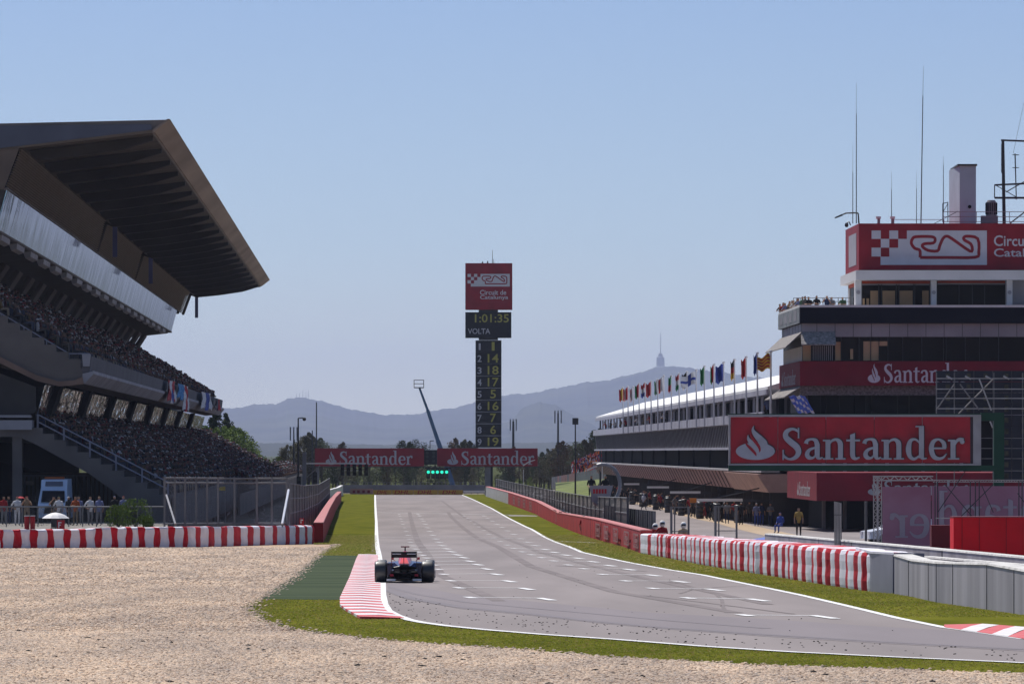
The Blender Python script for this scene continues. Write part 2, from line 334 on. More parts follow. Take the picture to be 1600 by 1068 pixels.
for side, (A, B) in enumerate(((L2, Rl), (Lr, Rr))):
    for (a, b) in zip(A, B):
        pa, pb = G(*a), G(*b); mb = MB(); d = (pb-pa); bk = Vector((d.y, -d.x, 0)).normalized()
        if bk.y > 0: bk = -bk
        q = d.normalized()*.09; tk = Vector((0.022, -1, 0))*min(6, 2.2+pa.y*.004)
        near = pa.y < 300
        ww = .10 if near else .12
        p0, p1 = pa+Vector((0, tk.y*-.9, 0))*.0, pb
        top = (pa+Vector((0, 0, 0)), pb+Vector((-.1, 2.4, 0)))
        def strip(p, r, wd, z=.030):
            dd = (r-p); n_ = Vector((-dd.y, dd.x, 0)).normalized()*wd/2
            return [zg(t, z) for t in (p+n_, r+n_, r-n_, p-n_)]
        mb.face(strip(top[0], top[1], .30 if pa.y < 235 else .24), 0 if pa.y < 330 else 1)
        mb.face(strip(top[1]+Vector((0, .1, 0)), pb+Vector((.25, -1.3, 0)), .24, .034), 0); mb.face(strip(pa+Vector((0, .5, 0)), pa+Vector((.2, -1.5, 0)), .24, .034), 0)
        mb.build('grid_slot_marking', ['paint', 'paint_worn'], track, fix=False)
for a, b in (((590, 800.5), (783, 804)), ((592, 839), (850, 842.5)), ((783, 804), (838, 805.5)), ((868, 845.5), (930, 848))):
    line_sheet('timing_line', gp([a, b]), .45 if a[1] > 830 else .9, 'paint_worn', .026, track)
line_sheet('asphalt_joint', gp([(588, 795), (755, 797)]), .5, 'asphalt_dark', .026, track)
mat('skid', (.212, .182, .178), .85, .1, .4, spec=.1)
for pts_, w_ in (([(1035,908),(1068,913),(1092,921),(1118,928),(1128,938),(1130,950),(1135,958)], .10), ([(1062,928),(1080,922),(1120,918),(1165,916)], .10), ([(700,800),(745,840),(830,885),(960,925),(1150,958)], .35), ([(640,800),(655,850),(690,900),(780,940)], .35), ([(690,782),(740,815),(840,862),(990,900),(1200,945)], .3), ([(868,884),(940,888),(1010,893)], .12), ([(1000,930),(1100,942),(1240,960)], .12)):
    line_sheet('skid_mark', gp(pts_), w_, 'skid', .0265, track)
# kerbs
def kerb(name, outer, inner, n, parent=None):
    mb = MB(); A = [G(*p) for p in outer]; B = [G(*p) for p in inner]
    def along(Lp, t):
        d = [0]
        for i in range(1, len(Lp)): d.append(d[-1]+(Lp[i]-Lp[i-1]).length)
        x = t*d[-1]; k = min(len(d)-2, max(0, int(np.searchsorted(d, x))-1)); f = (x-d[k])/(d[k+1]-d[k]+1e-9); return Lp[k].lerp(Lp[k+1], f)
    for i in range(n):
        for j in (0, 1):
            t0 = (i+j*.5)/n; t1 = (i+(j+1)*.5)/n
            a0, a1, b0, b1 = along(A, t0), along(A, t1), along(B, t0), along(B, t1)
            ring = []
            for (a, b) in ((a0, b0), (a1, b1)):
                m = a.lerp(b, .5); ring.append([zg(a, .02), zg(a, .075), zg(m, .06+.012*j), zg(b, .035)])
            for k in range(3): mb.face([ring[0][k], ring[1][k], ring[1][k+1], ring[0][k+1]], j)
            mb.face([ring[0][0], ring[0][1], ring[0][2], ring[0][3]], j)
    o = mb.build(name, ['kerb_red', 'kerb_white'], parent, fix=False); o['kind'] = 'structure'; return o
kerb('kerb', [(562,967.5),(540,955),(531,948),(531,937),(546,904),(556,876),(560,868)], [(632,967),(603,955),(595,938),(594.5,910),(592,885),(590,867)], 34)
kerb('kerb', [(1475,980.5),(1537,979),(1600,984),(1760,998)], [(1478,982),(1537,990.5),(1600,999.8),(1760,1021)], 5)
sheet('turf_carpet', gp([(560,868),(496,867.5),(403,936),(531,937.5),(546,904)]), 'turf_carpet', .018)
sheet('verge_path', gp([(794,804.6),(838,805.2),(840,806.6),(796,806.4)]), 'apron', .016); sheet('verge_path', gp([(872,844.8),(930,846.5),(934,848.5),(880,847)]), 'apron', .016)
sheet('track_shoulder', gp([(583,845),(587,845),(590,864),(580,862)]), 'apron', .016)
# pit lane and service road
bX = lambda Y: 28.53-.01705*Y
wl = gp(WB)
pl = [Vector((p.x+1.2, p.y, 0)) for p in wl][::-1]
sheet('pit_lane', [Vector((40, 140, 0))]+pl[1:-1]+[Vector((-1, 920, 0)), Vector((0, 1100, 0)), Vector((bX(1100)+1, 1100, 0)), Vector((40, 500, 0))], 'asphalt', .008)
sheet('tan_strip', gp([(958,776.5),(1040,791),(1120,808),(1192,824),(1330,850),(1330,868),(1192,836),(1120,817),(1040,797),(958,779.5)]), 'tan_line', .016)
_sy, _sz = [300, 325, 372, 408, 440, 560, 600], [1.95, 1.95, 1.86, 1.57, 1.42, 1.2, 1.2]
def ZS(Y): return float(np.interp(Y, _sy, _sz))
mb = MB(); rr_ = []
for Y in (326, 345, 372, 390, 408, 424, 440, 500, 560):
    x1 = (262-HX)/F*Y if Y < 440 else (262-HX)/F*440-(Y-440)*.02; rr_.append([Vector((-60, Y, -.5)), Vector((x1, Y, -.5)), Vector((x1, Y, ZS(Y))), Vector((-60, Y, ZS(Y)))])
mb.loft(rr_); sr_ = mb.build('service_road', 'apron', base=(-30, 400, 0)); sr_['kind'] = 'structure'
# haze (built last), hills
def ridge(name, pts, Y, depth, m, label=None, seed=1, base=0, xs=3000, rough=2.0):
    r = np.random.default_rng(seed); X = np.linspace(-Y*.12, Y*.12, 700)
    px = X/Y*F+HX; py = np.interp(px, [p[0] for p in pts], [p[1] for p in pts]); H = EYE+(HY-py)*Y/F
    ph = r.uniform(0, 6.28, 8)
    fine = sum(np.sin(px*f_+p_)*a_ for f_, a_, p_ in zip((.05, .11, .23, .47, .9), (1, .6, .5, .45, .4), ph))*rough*Y/F
    H = H+fine*.5; rows = []; K = 22; K2 = 8
    for k in range(K+K2+1):
        t = k/K if k <= K else 1+(k-K)/K2; y = Y-depth*(1-t) if t <= 1 else Y+depth*(t-1)
        e = (t**1.3 if t <= 1 else max(0, 2-t)**1.2)
        und = 1+.16*np.sin(X*.0019*8000/Y+k*.5+ph[5])*np.sin(math.pi*min(t, 1)) + .10*np.sin(X*.006*8000/Y+ph[6]-k*.9)*np.sin(math.pi*min(t, 1))+.05*np.sin(X*.017*8000/Y+ph[7]+k*1.7)*np.sin(math.pi*min(t, 1))
        rows.append([(x*y/Y, y, base-.5+max(0, (h-base))*e*u_) for x, h, u_ in zip(X, H, und)])
    mb = MB(); n = len(X)
    for rr in rows: mb.v += rr
    for k in range(len(rows)-1):
        for i in range(n-1): mb.f.append((k*n+i, k*n+i+1, (k+1)*n+i+1, (k+1)*n+i)); mb.m.append(0)
    o = mb.build(name, m, None, smooth=True, fix=False, base=(0, Y, 0)); o['kind'] = 'structure'; return o
ridge('hills', [(-900,600),(200,650),(340,635),(365,637),(400,633),(430,630),(450,622),(467,619),(488,622),(520,633),(560,641),(600,646),(640,649),(680,641),(742,628),(790,618),(850,609),(900,601),(950,592),(1000,581),(1030,574),(1060,571),(1100,577),(1150,586),(1220,592),(1500,610),(2400,600)], 25600, 7000, 'hill', seed=3, rough=2.4)
ridge('hills', [(-900,705),(700,705),(740,685),(800,655),(820,636),(845,627),(868,631),(895,648),(935,668),(960,673),(1040,665),(1400,640),(2400,650)], 20000, 2600, 'hill', seed=5, rough=2.2)
ridge('hills', [(-900,690),(300,690),(420,692),(500,690),(560,694),(640,693),(720,697),(790,692),(860,690),(940,688),(1100,670),(2400,670)], 12800, 2400, 'hill_near', seed=9, rough=1.2)
# tall telecom tower on the ridge
mat('tower_grey', (.16, .17, .18), .7)
t = thing('hilltop_tower', 'tall slender telecom tower with a thick mid section on the highest hilltop', 'tower', P(1032, 573, 25600))
tx = lambda px, py: P(px, py, 25600)
mb = MB(); mb.tube(tx(1032, 576), tx(1032, 520), 2.2, 1.0, 8); mb.build('mast', 'tower_grey', t)
mb = MB(); mb.loft([[tx(1032+a*math.cos(q*math.pi/4), y)+Vector((0, a*2.4*math.sin(q*math.pi/4), 0)) for q in range(8)] for y, a in ((572, 6.5), (558, 6.2), (557, 4), (552, 3.0), (551.5, 1))]); mb.build('body', 'tower_grey', t)
t = thing('hilltop_antennas', 'cluster of thin antennas on the rounded left hilltop', 'antenna', P(475, 621, 25600))
mb = MB()
for px, h in ((468, 6), (473, 9), (478, 7), (482, 10), (463, 5)): mb.tube(tx(px, 622), tx(px, 619-h), 1.5, 1, 4)
mb.build('mast', 'tower_grey', t)
# ------------------------------------------------------------------ GRANDSTAND (cross-section measured at its near end, Y0 = 440)
Y0 = 440.0; SC = F/Y0
def gs(px, py, Y=Y0):
    return Vector(((px-HX)/SC-.0201*(Y-Y0), Y, EYE+(HY-py)/SC))
def gext(mb, sec, Ya, Yb, m=None): return mb.prism([gs(x, y, Ya) for x, y in sec], [gs(x, y, Yb) for x, y in sec], m)
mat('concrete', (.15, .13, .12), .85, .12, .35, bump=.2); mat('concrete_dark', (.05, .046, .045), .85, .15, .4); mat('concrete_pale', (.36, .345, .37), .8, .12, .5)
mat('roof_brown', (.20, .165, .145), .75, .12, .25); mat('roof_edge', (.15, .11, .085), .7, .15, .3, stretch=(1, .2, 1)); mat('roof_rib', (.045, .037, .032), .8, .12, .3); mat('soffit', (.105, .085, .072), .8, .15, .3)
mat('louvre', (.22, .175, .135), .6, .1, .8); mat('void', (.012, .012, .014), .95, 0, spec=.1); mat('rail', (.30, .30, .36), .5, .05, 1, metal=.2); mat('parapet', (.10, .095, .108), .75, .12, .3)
mat('lip', (.20, .13, .10), .8, .15, .3); mat('blue_panel', (.10, .11, .15), .6, .1, .3); mat('banner_blue', (.12, .13, .30), .6, .1, .5)
# mirror glazing: tinted reflecting panes whose slightly uneven setting breaks the reflection
def glass(name, base, rough, metal, dist, sc):
    m = mat(name, base, rough, .1, .4, metal=metal); n = m.node_tree.nodes; l = m.node_tree.links; b = n['Principled BSDF']
    g_ = n.new('ShaderNodeNewGeometry'); mp = n.new('ShaderNodeMapping'); mp.inputs['Scale'].default_value = sc; l.new(g_.outputs['Position'], mp.inputs[0])
    no = n.new('ShaderNodeTexNoise'); no.inputs['Scale'].default_value = 1; no.inputs['Detail'].default_value = 2; l.new(mp.outputs[0], no.inputs['Vector'])
    bp = n.new('ShaderNodeBump'); bp.inputs['Strength'].default_value = 1; bp.inputs['Distance'].default_value = dist; l.new(no.outputs[0], bp.inputs['Height']); l.new(bp.outputs[0], b.inputs['Normal'])
    return m
glass('mirror_glass', (.38, .47, .53), .05, .85, .02, (.3, .20, .25)); glass('rear_glass', (.46, .46, .48), .12, .9, .7, (1.0, .22, .8))
ge = Y0*1.0; YU = 815.0; YR = 850.0; YL = 905.0
gst = thing('grandstand', 'huge concrete grandstand with dark cantilever roof on the left of the track', 'grandstand', (gs(140, 700).x, Y0, g(Y0)))
mb = MB(); gext(mb, [(265,187),(241,204),(238,207),(32,231),(-330,270),(-330,208),(0,193)], Y0, YR); roof = mb.build('roof', 'roof_brown', gst)
mb = MB(); mb.prism([gs(x, y, Y0-.25) for x, y in [(236,194.5),(238,203),(30,228.5),(-330,268),(-330,211),(0,197)]], [gs(x, y, Y0-.003) for x, y in [(236,194.5),(238,203),(30,228.5),(-330,268),(-330,211),(0,197)]]); mb.build('end_fascia', 'blue_panel', roof)
mb = MB()
ed = [(266,186.5),(241.5,205.5),(238,205.5),(240,202),(262,186)]
gext(mb, ed, Y0-.3, YR+.3); mat('fascia_tan', (.30, .225, .175), .7, .15, .3, stretch=(1, .2, 1)); mb.build('front_fascia', 'fascia_tan', roof)
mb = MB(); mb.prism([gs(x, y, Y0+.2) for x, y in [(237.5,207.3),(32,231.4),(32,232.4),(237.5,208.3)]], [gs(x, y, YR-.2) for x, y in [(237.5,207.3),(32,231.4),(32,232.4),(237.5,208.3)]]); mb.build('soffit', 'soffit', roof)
for k in range(22):
    Y = Y0+3+18.7*k; mb = MB(); sec = [(236,208.8),(42,232.9),(46,240),(54,247),(120,240.5),(190,230),(236,216)]
    mb.prism([gs(x, y, Y) for x, y in sec], [gs(x, y, Y+1.3) for x, y in sec]); mb.build('roof_rib', 'roof_rib', roof)
# louvred back wall of the box level
mb = MB(); NS = 17
for i in range(NS):
    t0 = i/NS; t1 = (i+.42)/NS; a = (32-24*t0, 232.5+63*t0); b = (32-24*t1, 232.5+63*t1)
    sec = [a, (a[0]+2.2, a[1]+.6), (b[0]+.6, b[1]), (b[0]-1.5, b[1])]; gext(mb, sec, Y0+.3, YR-14)
mb.build('louvre_wall', 'louvre', gst)
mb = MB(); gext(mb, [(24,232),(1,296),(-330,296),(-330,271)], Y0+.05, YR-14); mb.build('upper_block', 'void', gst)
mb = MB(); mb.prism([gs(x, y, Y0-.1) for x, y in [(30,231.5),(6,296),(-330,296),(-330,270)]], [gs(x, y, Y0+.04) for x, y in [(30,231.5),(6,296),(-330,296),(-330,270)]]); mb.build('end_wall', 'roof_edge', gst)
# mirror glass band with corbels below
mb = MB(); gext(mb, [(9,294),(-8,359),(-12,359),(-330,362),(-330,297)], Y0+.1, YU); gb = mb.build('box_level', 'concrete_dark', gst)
mb = MB(); nP = 75
for i in range(nP):
    ya = Y0+.2+(YU-Y0-.4)*i/nP; yb = Y0+.2+(YU-Y0-.4)*(i+.985)/nP
    j = random.uniform(-.1, .1)
    mb.prism([gs(10.6+j, 297, ya), gs(-5.6+j, 357, ya), gs(-5.6-j, 357, yb), gs(10.6-j, 297, yb)], [gs(9.6, 297, ya), gs(-6.6, 357, ya), gs(-6.6, 357, yb), gs(9.6, 297, yb)])
mb.build('glazing', 'mirror_glass', gb)
mb = MB(); gext(mb, [(12,293),(12,296),(6,297),(6,294)], Y0, YU+.4); gext(mb, [(-4.5,357),(-5,360.5),(-12,361),(-10,357.2)], Y0, YU+.4); mb.build('glazing_rail', 'concrete', gb)
mb = MB(); mb.prism([gs(x, y, YU+.002) for x, y in [(9,295),(-7,357),(-200,368),(-200,296)]], [gs(x, y, YU+.3) for x, y in [(9,295),(-7,357),(-200,368),(-200,296)]]); mb.build('end_panel', 'mirror_glass', gb)
for k in range(19):
    Y = 447+18.7*k; mb = MB(); gext(mb, [(-6,361.3),(-7,370),(-16,373),(-20,362)], Y, min(Y+10, YU-1)); mb.build('corbel', 'concrete_pale', gst)
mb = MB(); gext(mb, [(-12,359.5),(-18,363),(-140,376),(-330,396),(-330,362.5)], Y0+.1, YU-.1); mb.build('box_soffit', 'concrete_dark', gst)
for Y in (577, 668, 838):
    a = gs(26, 240, Y); t_ = thing('hanging_banner', 'narrow blue banner under the grandstand roof, the '+{577: 'nearest', 668: 'middle', 838: 'farthest'}[Y]+' of three', 'banner', a, 'blue banners along the grandstand roof')
    mb = MB(); mb.box(a.x+.9, a.x+1.3, Y-.1, Y, a.z-2.8, a.z-.2); mb.build('cloth', 'banner_blue', t_); mb = MB(); mb.tube(gs(34, 236, Y), gs(8, 292, Y+6), .18, .18, 6); mb.tube(gs(30, 236, Y), (a.x+1.2, Y, a.z-.2), .1, .1, 5); mb.build('strut', 'roof_rib', t_)
# upper tier
def steps(top, bot, n, base):            # stepped rake from lower front (bot) to upper back (top); base closes the section
    pts = []; dx = (top[0]-bot[0])/n; dy = (top[1]-bot[1])/n
    for i in range(n): pts += [(bot[0]+dx*i, bot[1]+dy*i), (bot[0]+dx*i, bot[1]+dy*(i+1))]
    return pts+[top]+base
mb = MB(); sec = steps((-140,414), (126,572), 14, [(-330,414),(-330,520),(-200,500),(-60,540),(0,564),(58,592),(92,600.5),(116,599),(128,598),(129,583)])
gext(mb, sec, Y0, YU); ut = mb.build('upper_tier', 'concrete', gst)
mb = MB(); gext(mb, [(143,556),(140,580.5),(127.5,582.5),(127,560),(137,556)], Y0+.05, YU+.05); par = mb.build('parapet', 'parapet', gst)
mb = MB(); gext(mb, [(146,579),(146,584),(131.5,599.3),(129,599.3),(129,583.3),(140.5,581)], Y0-.05, YU+.6); mb.build('fascia', 'concrete_pale', gst)
mb = MB(); lp = [(-330,523),(-200,503),(-60,543),(0,567),(58,595),(92,603.2),(116,601.5),(131,599.6)]; up_ = [(-330,515),(-200,495),(-60,534),(0,557),(58,586),(92,595.5),(116,594),(129,588)]
mb.prism([gs(x, y, Y0-.35) for x, y in lp+up_[::-1]], [gs(x, y, Y0-.003) for x, y in lp+up_[::-1]]); mb.build('end_lip', 'lip', ut)
for k in range(20):
    Y = Y0+6+18.7*k; mb = MB(); a, b = gs(-72, 372, Y), gs(-106, 424, Y); mb.tube(a, b, .38, .38, 6); mb.build('column', 'concrete', gst)
def railing(name, pts, posts, h, rr=.035, lab=None, rails=2, m='rail', parent=None):
    mb = MB()
    for j in range(rails):
        for i in range(len(pts)-1): mb.tube(Vector(pts[i])+Vector((0, 0, h*(1-.45*j))), Vector(pts[i+1])+Vector((0, 0, h*(1-.45*j))), rr, rr, 5)
    for i in range(len(pts)-1):
        a, b = Vector(pts[i]), Vector(pts[i+1]); k = max(1, int((b-a).length/posts))
        for j in range(k+1): p = a.lerp(b, j/k); mb.tube(p, p+Vector((0, 0, h)), rr, rr, 5)
    return mb.build(name, m, parent)
railing('handrail', [gs(-140, 436, Y0+.2), gs(108, 582, Y0+.2), gs(140, 582, Y0+.2)], 1.6, 1.25, .04, parent=gst, rails=3)
mb = MB(); mb.prism([gs(128, 553, Y0-.1), gs(142, 553, Y0-.1), gs(140, 572, Y0-.1), gs(130, 572, Y0-.1)], [gs(128, 553, Y0+.05), gs(142, 553, Y0+.05), gs(140, 572, Y0+.05), gs(130, 572, Y0+.05)]); mb.build('sign_panel', 'concrete_pale', gst)
# rear window strip under the upper tier
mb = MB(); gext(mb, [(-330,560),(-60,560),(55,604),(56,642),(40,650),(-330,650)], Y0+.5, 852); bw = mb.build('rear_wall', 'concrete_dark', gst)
mb = MB()
for i in range(24):
    ya = Y0+1+17*i; mb.prism([gs(70, 600, ya), gs(58, 645, ya), gs(58, 645, ya+16.7), gs(70, 600, ya+16.7)], [gs(69, 600, ya), gs(57, 645, ya), gs(57, 645, ya+16.7), gs(69, 600, ya+16.7)])
mb.build('window_strip', 'rear_glass', bw)
for i in range(8):
    Y = 452+47*i; mb = MB(); mb.prism([gs(x, y, Y) for x, y in [(82,598),(72,598),(57,645),(66,645)]], [gs(x, y, Y+5) for x, y in [(82,598),(72,598),(57,645),(66,645)]]); mb.build('pier', 'void', gst)
# lower tier
mb = MB(); NL = 12
sec = steps((48,668), (266,782), NL, [(-330,668),(-330,682),(30,682),(60,696),(100,718),(138,739),(175,765),(215,800),(262,826),(268,826)])
gext(mb, sec, Y0, YL); mb.build('lower_tier', 'concrete', gst)
mb = MB(); gext(mb, [(-330,648),(48,648),(48,652),(-330,652)], Y0-.2, Y0+2); gext(mb, [(-330,656),(50,656),(50,671),(-330,671)], Y0-.3, Y0+3); mb.build('landing_slab', 'concrete_pale', gst)
mb = MB(); gext(mb, [(19,671.3),(34,671.3),(34,832),(19,832)], Y0+.2, Y0+2); mb.build('pillar', 'concrete', gst)
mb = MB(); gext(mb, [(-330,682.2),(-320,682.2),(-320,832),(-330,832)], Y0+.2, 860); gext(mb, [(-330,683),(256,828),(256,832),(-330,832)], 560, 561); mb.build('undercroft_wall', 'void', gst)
mb = MB(); gext(mb, [(269,776),(272,776),(272,832),(269,832)], Y0, YL); mb.build('front_wall', 'concrete', gst)
for k in range(-0, 24):
    Y = Y0+.3+18.7*k+(.0 if k else 0); railing('aisle_rail', [gs(58, 672, Y), gs(262, 778, Y)], 1.7, 1.05, .035 if k < 8 else .05, parent=gst, rails=2)
    if k < 6: railing('aisle_rail', [gs(58, 672, Y+1.4), gs(262, 778, Y+1.4)], 1.7, 1.05, .035, parent=gst, rails=2)
# trackside terrace ahead of the stand, in the sun
ts = thing('terrace_stand', 'low sunlit spectator terrace at the far end of the grandstand', 'grandstand', (gs(300, 700, 660).x, 660, 0))
mb = MB(); gext(mb, steps((262,768), (312,795), 4, [(262,832),(312,832)]), 640, 1060); mb.build('terrace', 'concrete', ts)
mb = MB(); gext(mb, [(313,790),(317,790),(317,832),(313,832)], 560, 1060); mb.build('front_wall', 'concrete', ts)
# container block below the stand
mat('container', (.085, .10, .135), .5, .1, .4); mat('steel_dark', (.05, .05, .055), .5, .1, 1, metal=.4); mat('white_paint', (.74, .75, .80), .35, .04, 1, coat=.3)
a = gs(38, 741, 462); b = gs(205, 835, 462)
t = thing('storage_cabin', 'dark blue-grey storage cabin under the grandstand behind the ambulance', 'cabin', (a.x+3, 465, g(465)))
mb = MB(); x0, x1 = P(32, 0, 470).x, P(205, 0, 470).x; zt = P(0, 741, 470).z; mb.box(x0, x1, 470, 478, g(470), zt); mb.build('body', 'container', t)
mb = MB()
for i in range(26): xx = x0+(x1-x0)*(i+.5)/26; mb.box(xx-.05, xx+.05, 469.94, 469.998, g(470)+.1, zt-.15)
mb.box(x0-.05, x1+.05, 469.9, 478, zt+.002, zt+.12); mb.build('trim', 'steel_dark', t)
mb = MB(); mb.box(P(40, 0, 470).x, P(53, 0, 470).x, 469.9, 469.93, P(0, 757, 470).z, P(0, 751, 470).z); mb.build('sign_plate', 'concrete_pale', t)
# ------------------------------------------------------------------ CROWD
attr_mat('crowd_cloth')
SH = [(.30,.02,.02),(.45,.04,.03),(.22,.02,.03),(.12,.13,.18),(.05,.06,.10),(.30,.30,.33),(.55,.54,.55),(.04,.04,.045),(.16,.15,.14),(.10,.10,.25),(.45,.28,.05),(.06,.12,.07),(.24,.18,.13),(.03,.035,.05),(.08,.03,.03)]
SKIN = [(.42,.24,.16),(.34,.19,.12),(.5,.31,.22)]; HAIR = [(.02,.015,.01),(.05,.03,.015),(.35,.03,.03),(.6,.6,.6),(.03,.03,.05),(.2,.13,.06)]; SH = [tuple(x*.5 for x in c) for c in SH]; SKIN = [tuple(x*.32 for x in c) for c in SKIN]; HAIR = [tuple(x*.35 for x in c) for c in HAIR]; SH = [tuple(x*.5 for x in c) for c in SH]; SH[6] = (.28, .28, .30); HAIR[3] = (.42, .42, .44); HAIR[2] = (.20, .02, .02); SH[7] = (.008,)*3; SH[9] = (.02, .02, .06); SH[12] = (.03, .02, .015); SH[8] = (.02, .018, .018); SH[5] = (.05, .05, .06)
LEG = [(.05,.06,.10),(.08,.07,.06),(.25,.2,.14),(.03,.03,.035)]
def seated(k):
    """a seated figure facing +X, low detail; returns verts, faces, colour slot per face (0 shirt 1 skin 2 hair 3 legs)"""
    r = random.Random(k); mb = MB(); up = r.random() < .12; ln = r.uniform(-.08, .16)
    ring = lambda x, z, wx, wy, n=6: [(x+wx*math.cos(2*math.pi*i/n), wy*math.sin(2*math.pi*i/n), z) for i in range(n)]
    mb.loft([ring(0, .40, .13, .17), ring(ln*.5, .62, .12, .155), ring(ln, .86, .12, .21), ring(ln, .95, .07, .12), ring(ln+.01, 1.0, .05, .06)], 0)
    mb.loft([ring(ln+.02, .98, .05, .05), ring(ln+.03, 1.06, .085, .075), ring(ln+.03, 1.13, .095, .08)], 1)
    mb.loft([ring(ln+.01, 1.13, .105, .088), ring(ln+.0, 1.20, .09, .078), ring(ln+.0, 1.235, .03, .03)], 2)
    for s in (-1, 1):
        mb.tube((0, s*.09, .46), (.42, s*.11, .50), .085, .06, 5, 3); mb.tube((.42, s*.11, .50), (.46, s*.11, .04), .055, .045, 5, 3)
        if up: mb.tube((ln, s*.2, .9), (ln+.16, s*.26, 1.12), .045, .04, 5, 0); mb.tube((ln+.16, s*.26, 1.12), (ln+.2, s*.1, 1.3), .035, .03, 5, 1)
        else: mb.tube((ln, s*.2, .9), (ln+.05, s*.25, .66), .05, .04, 5, 0); mb.tube((ln+.05, s*.25, .66), (ln+.27, s*.14, .6), .036, .03, 5, 1)
    return np.array(mb.v), mb.f, np.array(mb.m)
VAR = [seated(k) for k in range(10)]
seats = []                                # (x,y,z, tier)
def seat_rows(top, bot, n, Ya, Yb, tier, fill, sp=.62, skip=0):
    for r_ in range(n):
        X = bot[0]+(top[0]-bot[0])*(r_+.55)/n; yy = bot[1]+(top[1]-bot[1])*(r_+1)/n
        for Y in np.arange(Ya, Yb, sp):
            if ((Y-Y0-.3) % 18.7) < 1.6 and tier == 'lower': continue
            if random.random() > fill: continue
            p = gs(X, yy, Y+random.uniform(-.08, .08)); seats.append((p.x, p.y, p.z, tier))
seat_rows((-140,414), (126,572), 14, Y0+1, YU-1, 'upper', .93)
seat_rows((48,668), (266,782), NL, Y0+2.2, YL-1, 'lower', .92)
seat_rows((262,768), (312,795), 4, 644, 1056, 'terrace', .9)
seats.sort(key=lambda s_: s_[1])
INDIV = 190; COLN = {0: 'bright red', 1: 'red', 2: 'dark red', 3: 'slate blue', 4: 'navy', 5: 'grey', 6: 'white', 7: 'black', 8: 'brown-grey', 9: 'blue', 10: 'orange-yellow', 11: 'dark green', 12: 'tan', 13: 'dark', 14: 'maroon'}
def col_attr(me, cols):
    at = me.color_attributes.new('col', 'FLOAT_COLOR', 'CORNER'); n = len(me.loops); arr = np.ones((n, 4), dtype=np.float32)
    tot = np.empty(len(me.polygons), dtype=np.int32); me.polygons.foreach_get('loop_total', tot); arr[:, :3] = np.repeat(np.array(cols), tot, axis=0); at.data.foreach_set('color', arr.ravel())
SM = {}
def spec_mesh(v, si):
    if (v, si) in SM: return SM[(v, si)]
    V, Fc, Mi = VAR[v]; me = bpy.data.meshes.new('spectator'); me.from_pydata(V.tolist(), [], Fc); me.materials.append(MATS['crowd_cloth'])
    c = [SH[si], SKIN[v % 3], HAIR[(v*3+si) % 6], LEG[(v+si) % 4]]; col_attr(me, [c[i] for i in Mi]); SM[(v, si)] = me; return me
ind = seats[:]; ind = [s_ for s_ in seats if s_[1] < 454]; near = sorted(ind, key=lambda s_: s_[1]+(.0))[:INDIV]; ns = set(id(s_) for s_ in near)
TN = {'upper': 'the packed upper tier', 'lower': 'the packed lower tier', 'terrace': 'the terrace'}
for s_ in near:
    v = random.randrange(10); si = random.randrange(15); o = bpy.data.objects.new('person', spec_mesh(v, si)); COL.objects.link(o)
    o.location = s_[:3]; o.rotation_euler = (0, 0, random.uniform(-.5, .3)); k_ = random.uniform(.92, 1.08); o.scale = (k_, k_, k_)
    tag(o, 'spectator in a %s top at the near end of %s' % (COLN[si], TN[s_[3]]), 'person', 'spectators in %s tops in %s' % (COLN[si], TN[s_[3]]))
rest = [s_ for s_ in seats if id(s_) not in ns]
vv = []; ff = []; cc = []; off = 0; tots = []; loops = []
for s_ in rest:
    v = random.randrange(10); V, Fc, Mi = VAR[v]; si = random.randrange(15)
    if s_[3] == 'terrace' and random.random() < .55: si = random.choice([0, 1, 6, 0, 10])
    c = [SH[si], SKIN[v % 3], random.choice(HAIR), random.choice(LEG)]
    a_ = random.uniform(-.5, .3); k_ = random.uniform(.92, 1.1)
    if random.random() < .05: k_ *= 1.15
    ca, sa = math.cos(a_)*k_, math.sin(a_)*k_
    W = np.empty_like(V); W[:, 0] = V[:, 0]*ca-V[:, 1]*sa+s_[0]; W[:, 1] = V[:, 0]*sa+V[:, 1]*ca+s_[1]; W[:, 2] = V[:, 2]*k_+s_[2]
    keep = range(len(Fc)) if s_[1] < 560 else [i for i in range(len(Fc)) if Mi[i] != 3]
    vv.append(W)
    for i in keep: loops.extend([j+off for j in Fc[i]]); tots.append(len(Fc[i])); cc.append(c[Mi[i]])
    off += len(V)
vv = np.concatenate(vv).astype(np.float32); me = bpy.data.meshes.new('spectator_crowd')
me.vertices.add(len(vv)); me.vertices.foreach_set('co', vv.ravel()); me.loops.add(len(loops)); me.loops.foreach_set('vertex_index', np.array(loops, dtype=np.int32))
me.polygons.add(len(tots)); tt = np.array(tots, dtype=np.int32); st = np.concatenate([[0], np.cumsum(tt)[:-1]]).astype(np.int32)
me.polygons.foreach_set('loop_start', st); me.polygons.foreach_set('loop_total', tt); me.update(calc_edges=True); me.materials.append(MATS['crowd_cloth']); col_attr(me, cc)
o = bpy.data.objects.new('spectator_crowd', me); COL.objects.link(o); tag(o, 'packed crowd of seated spectators filling both tiers of the grandstand', 'crowd', kind='stuff')
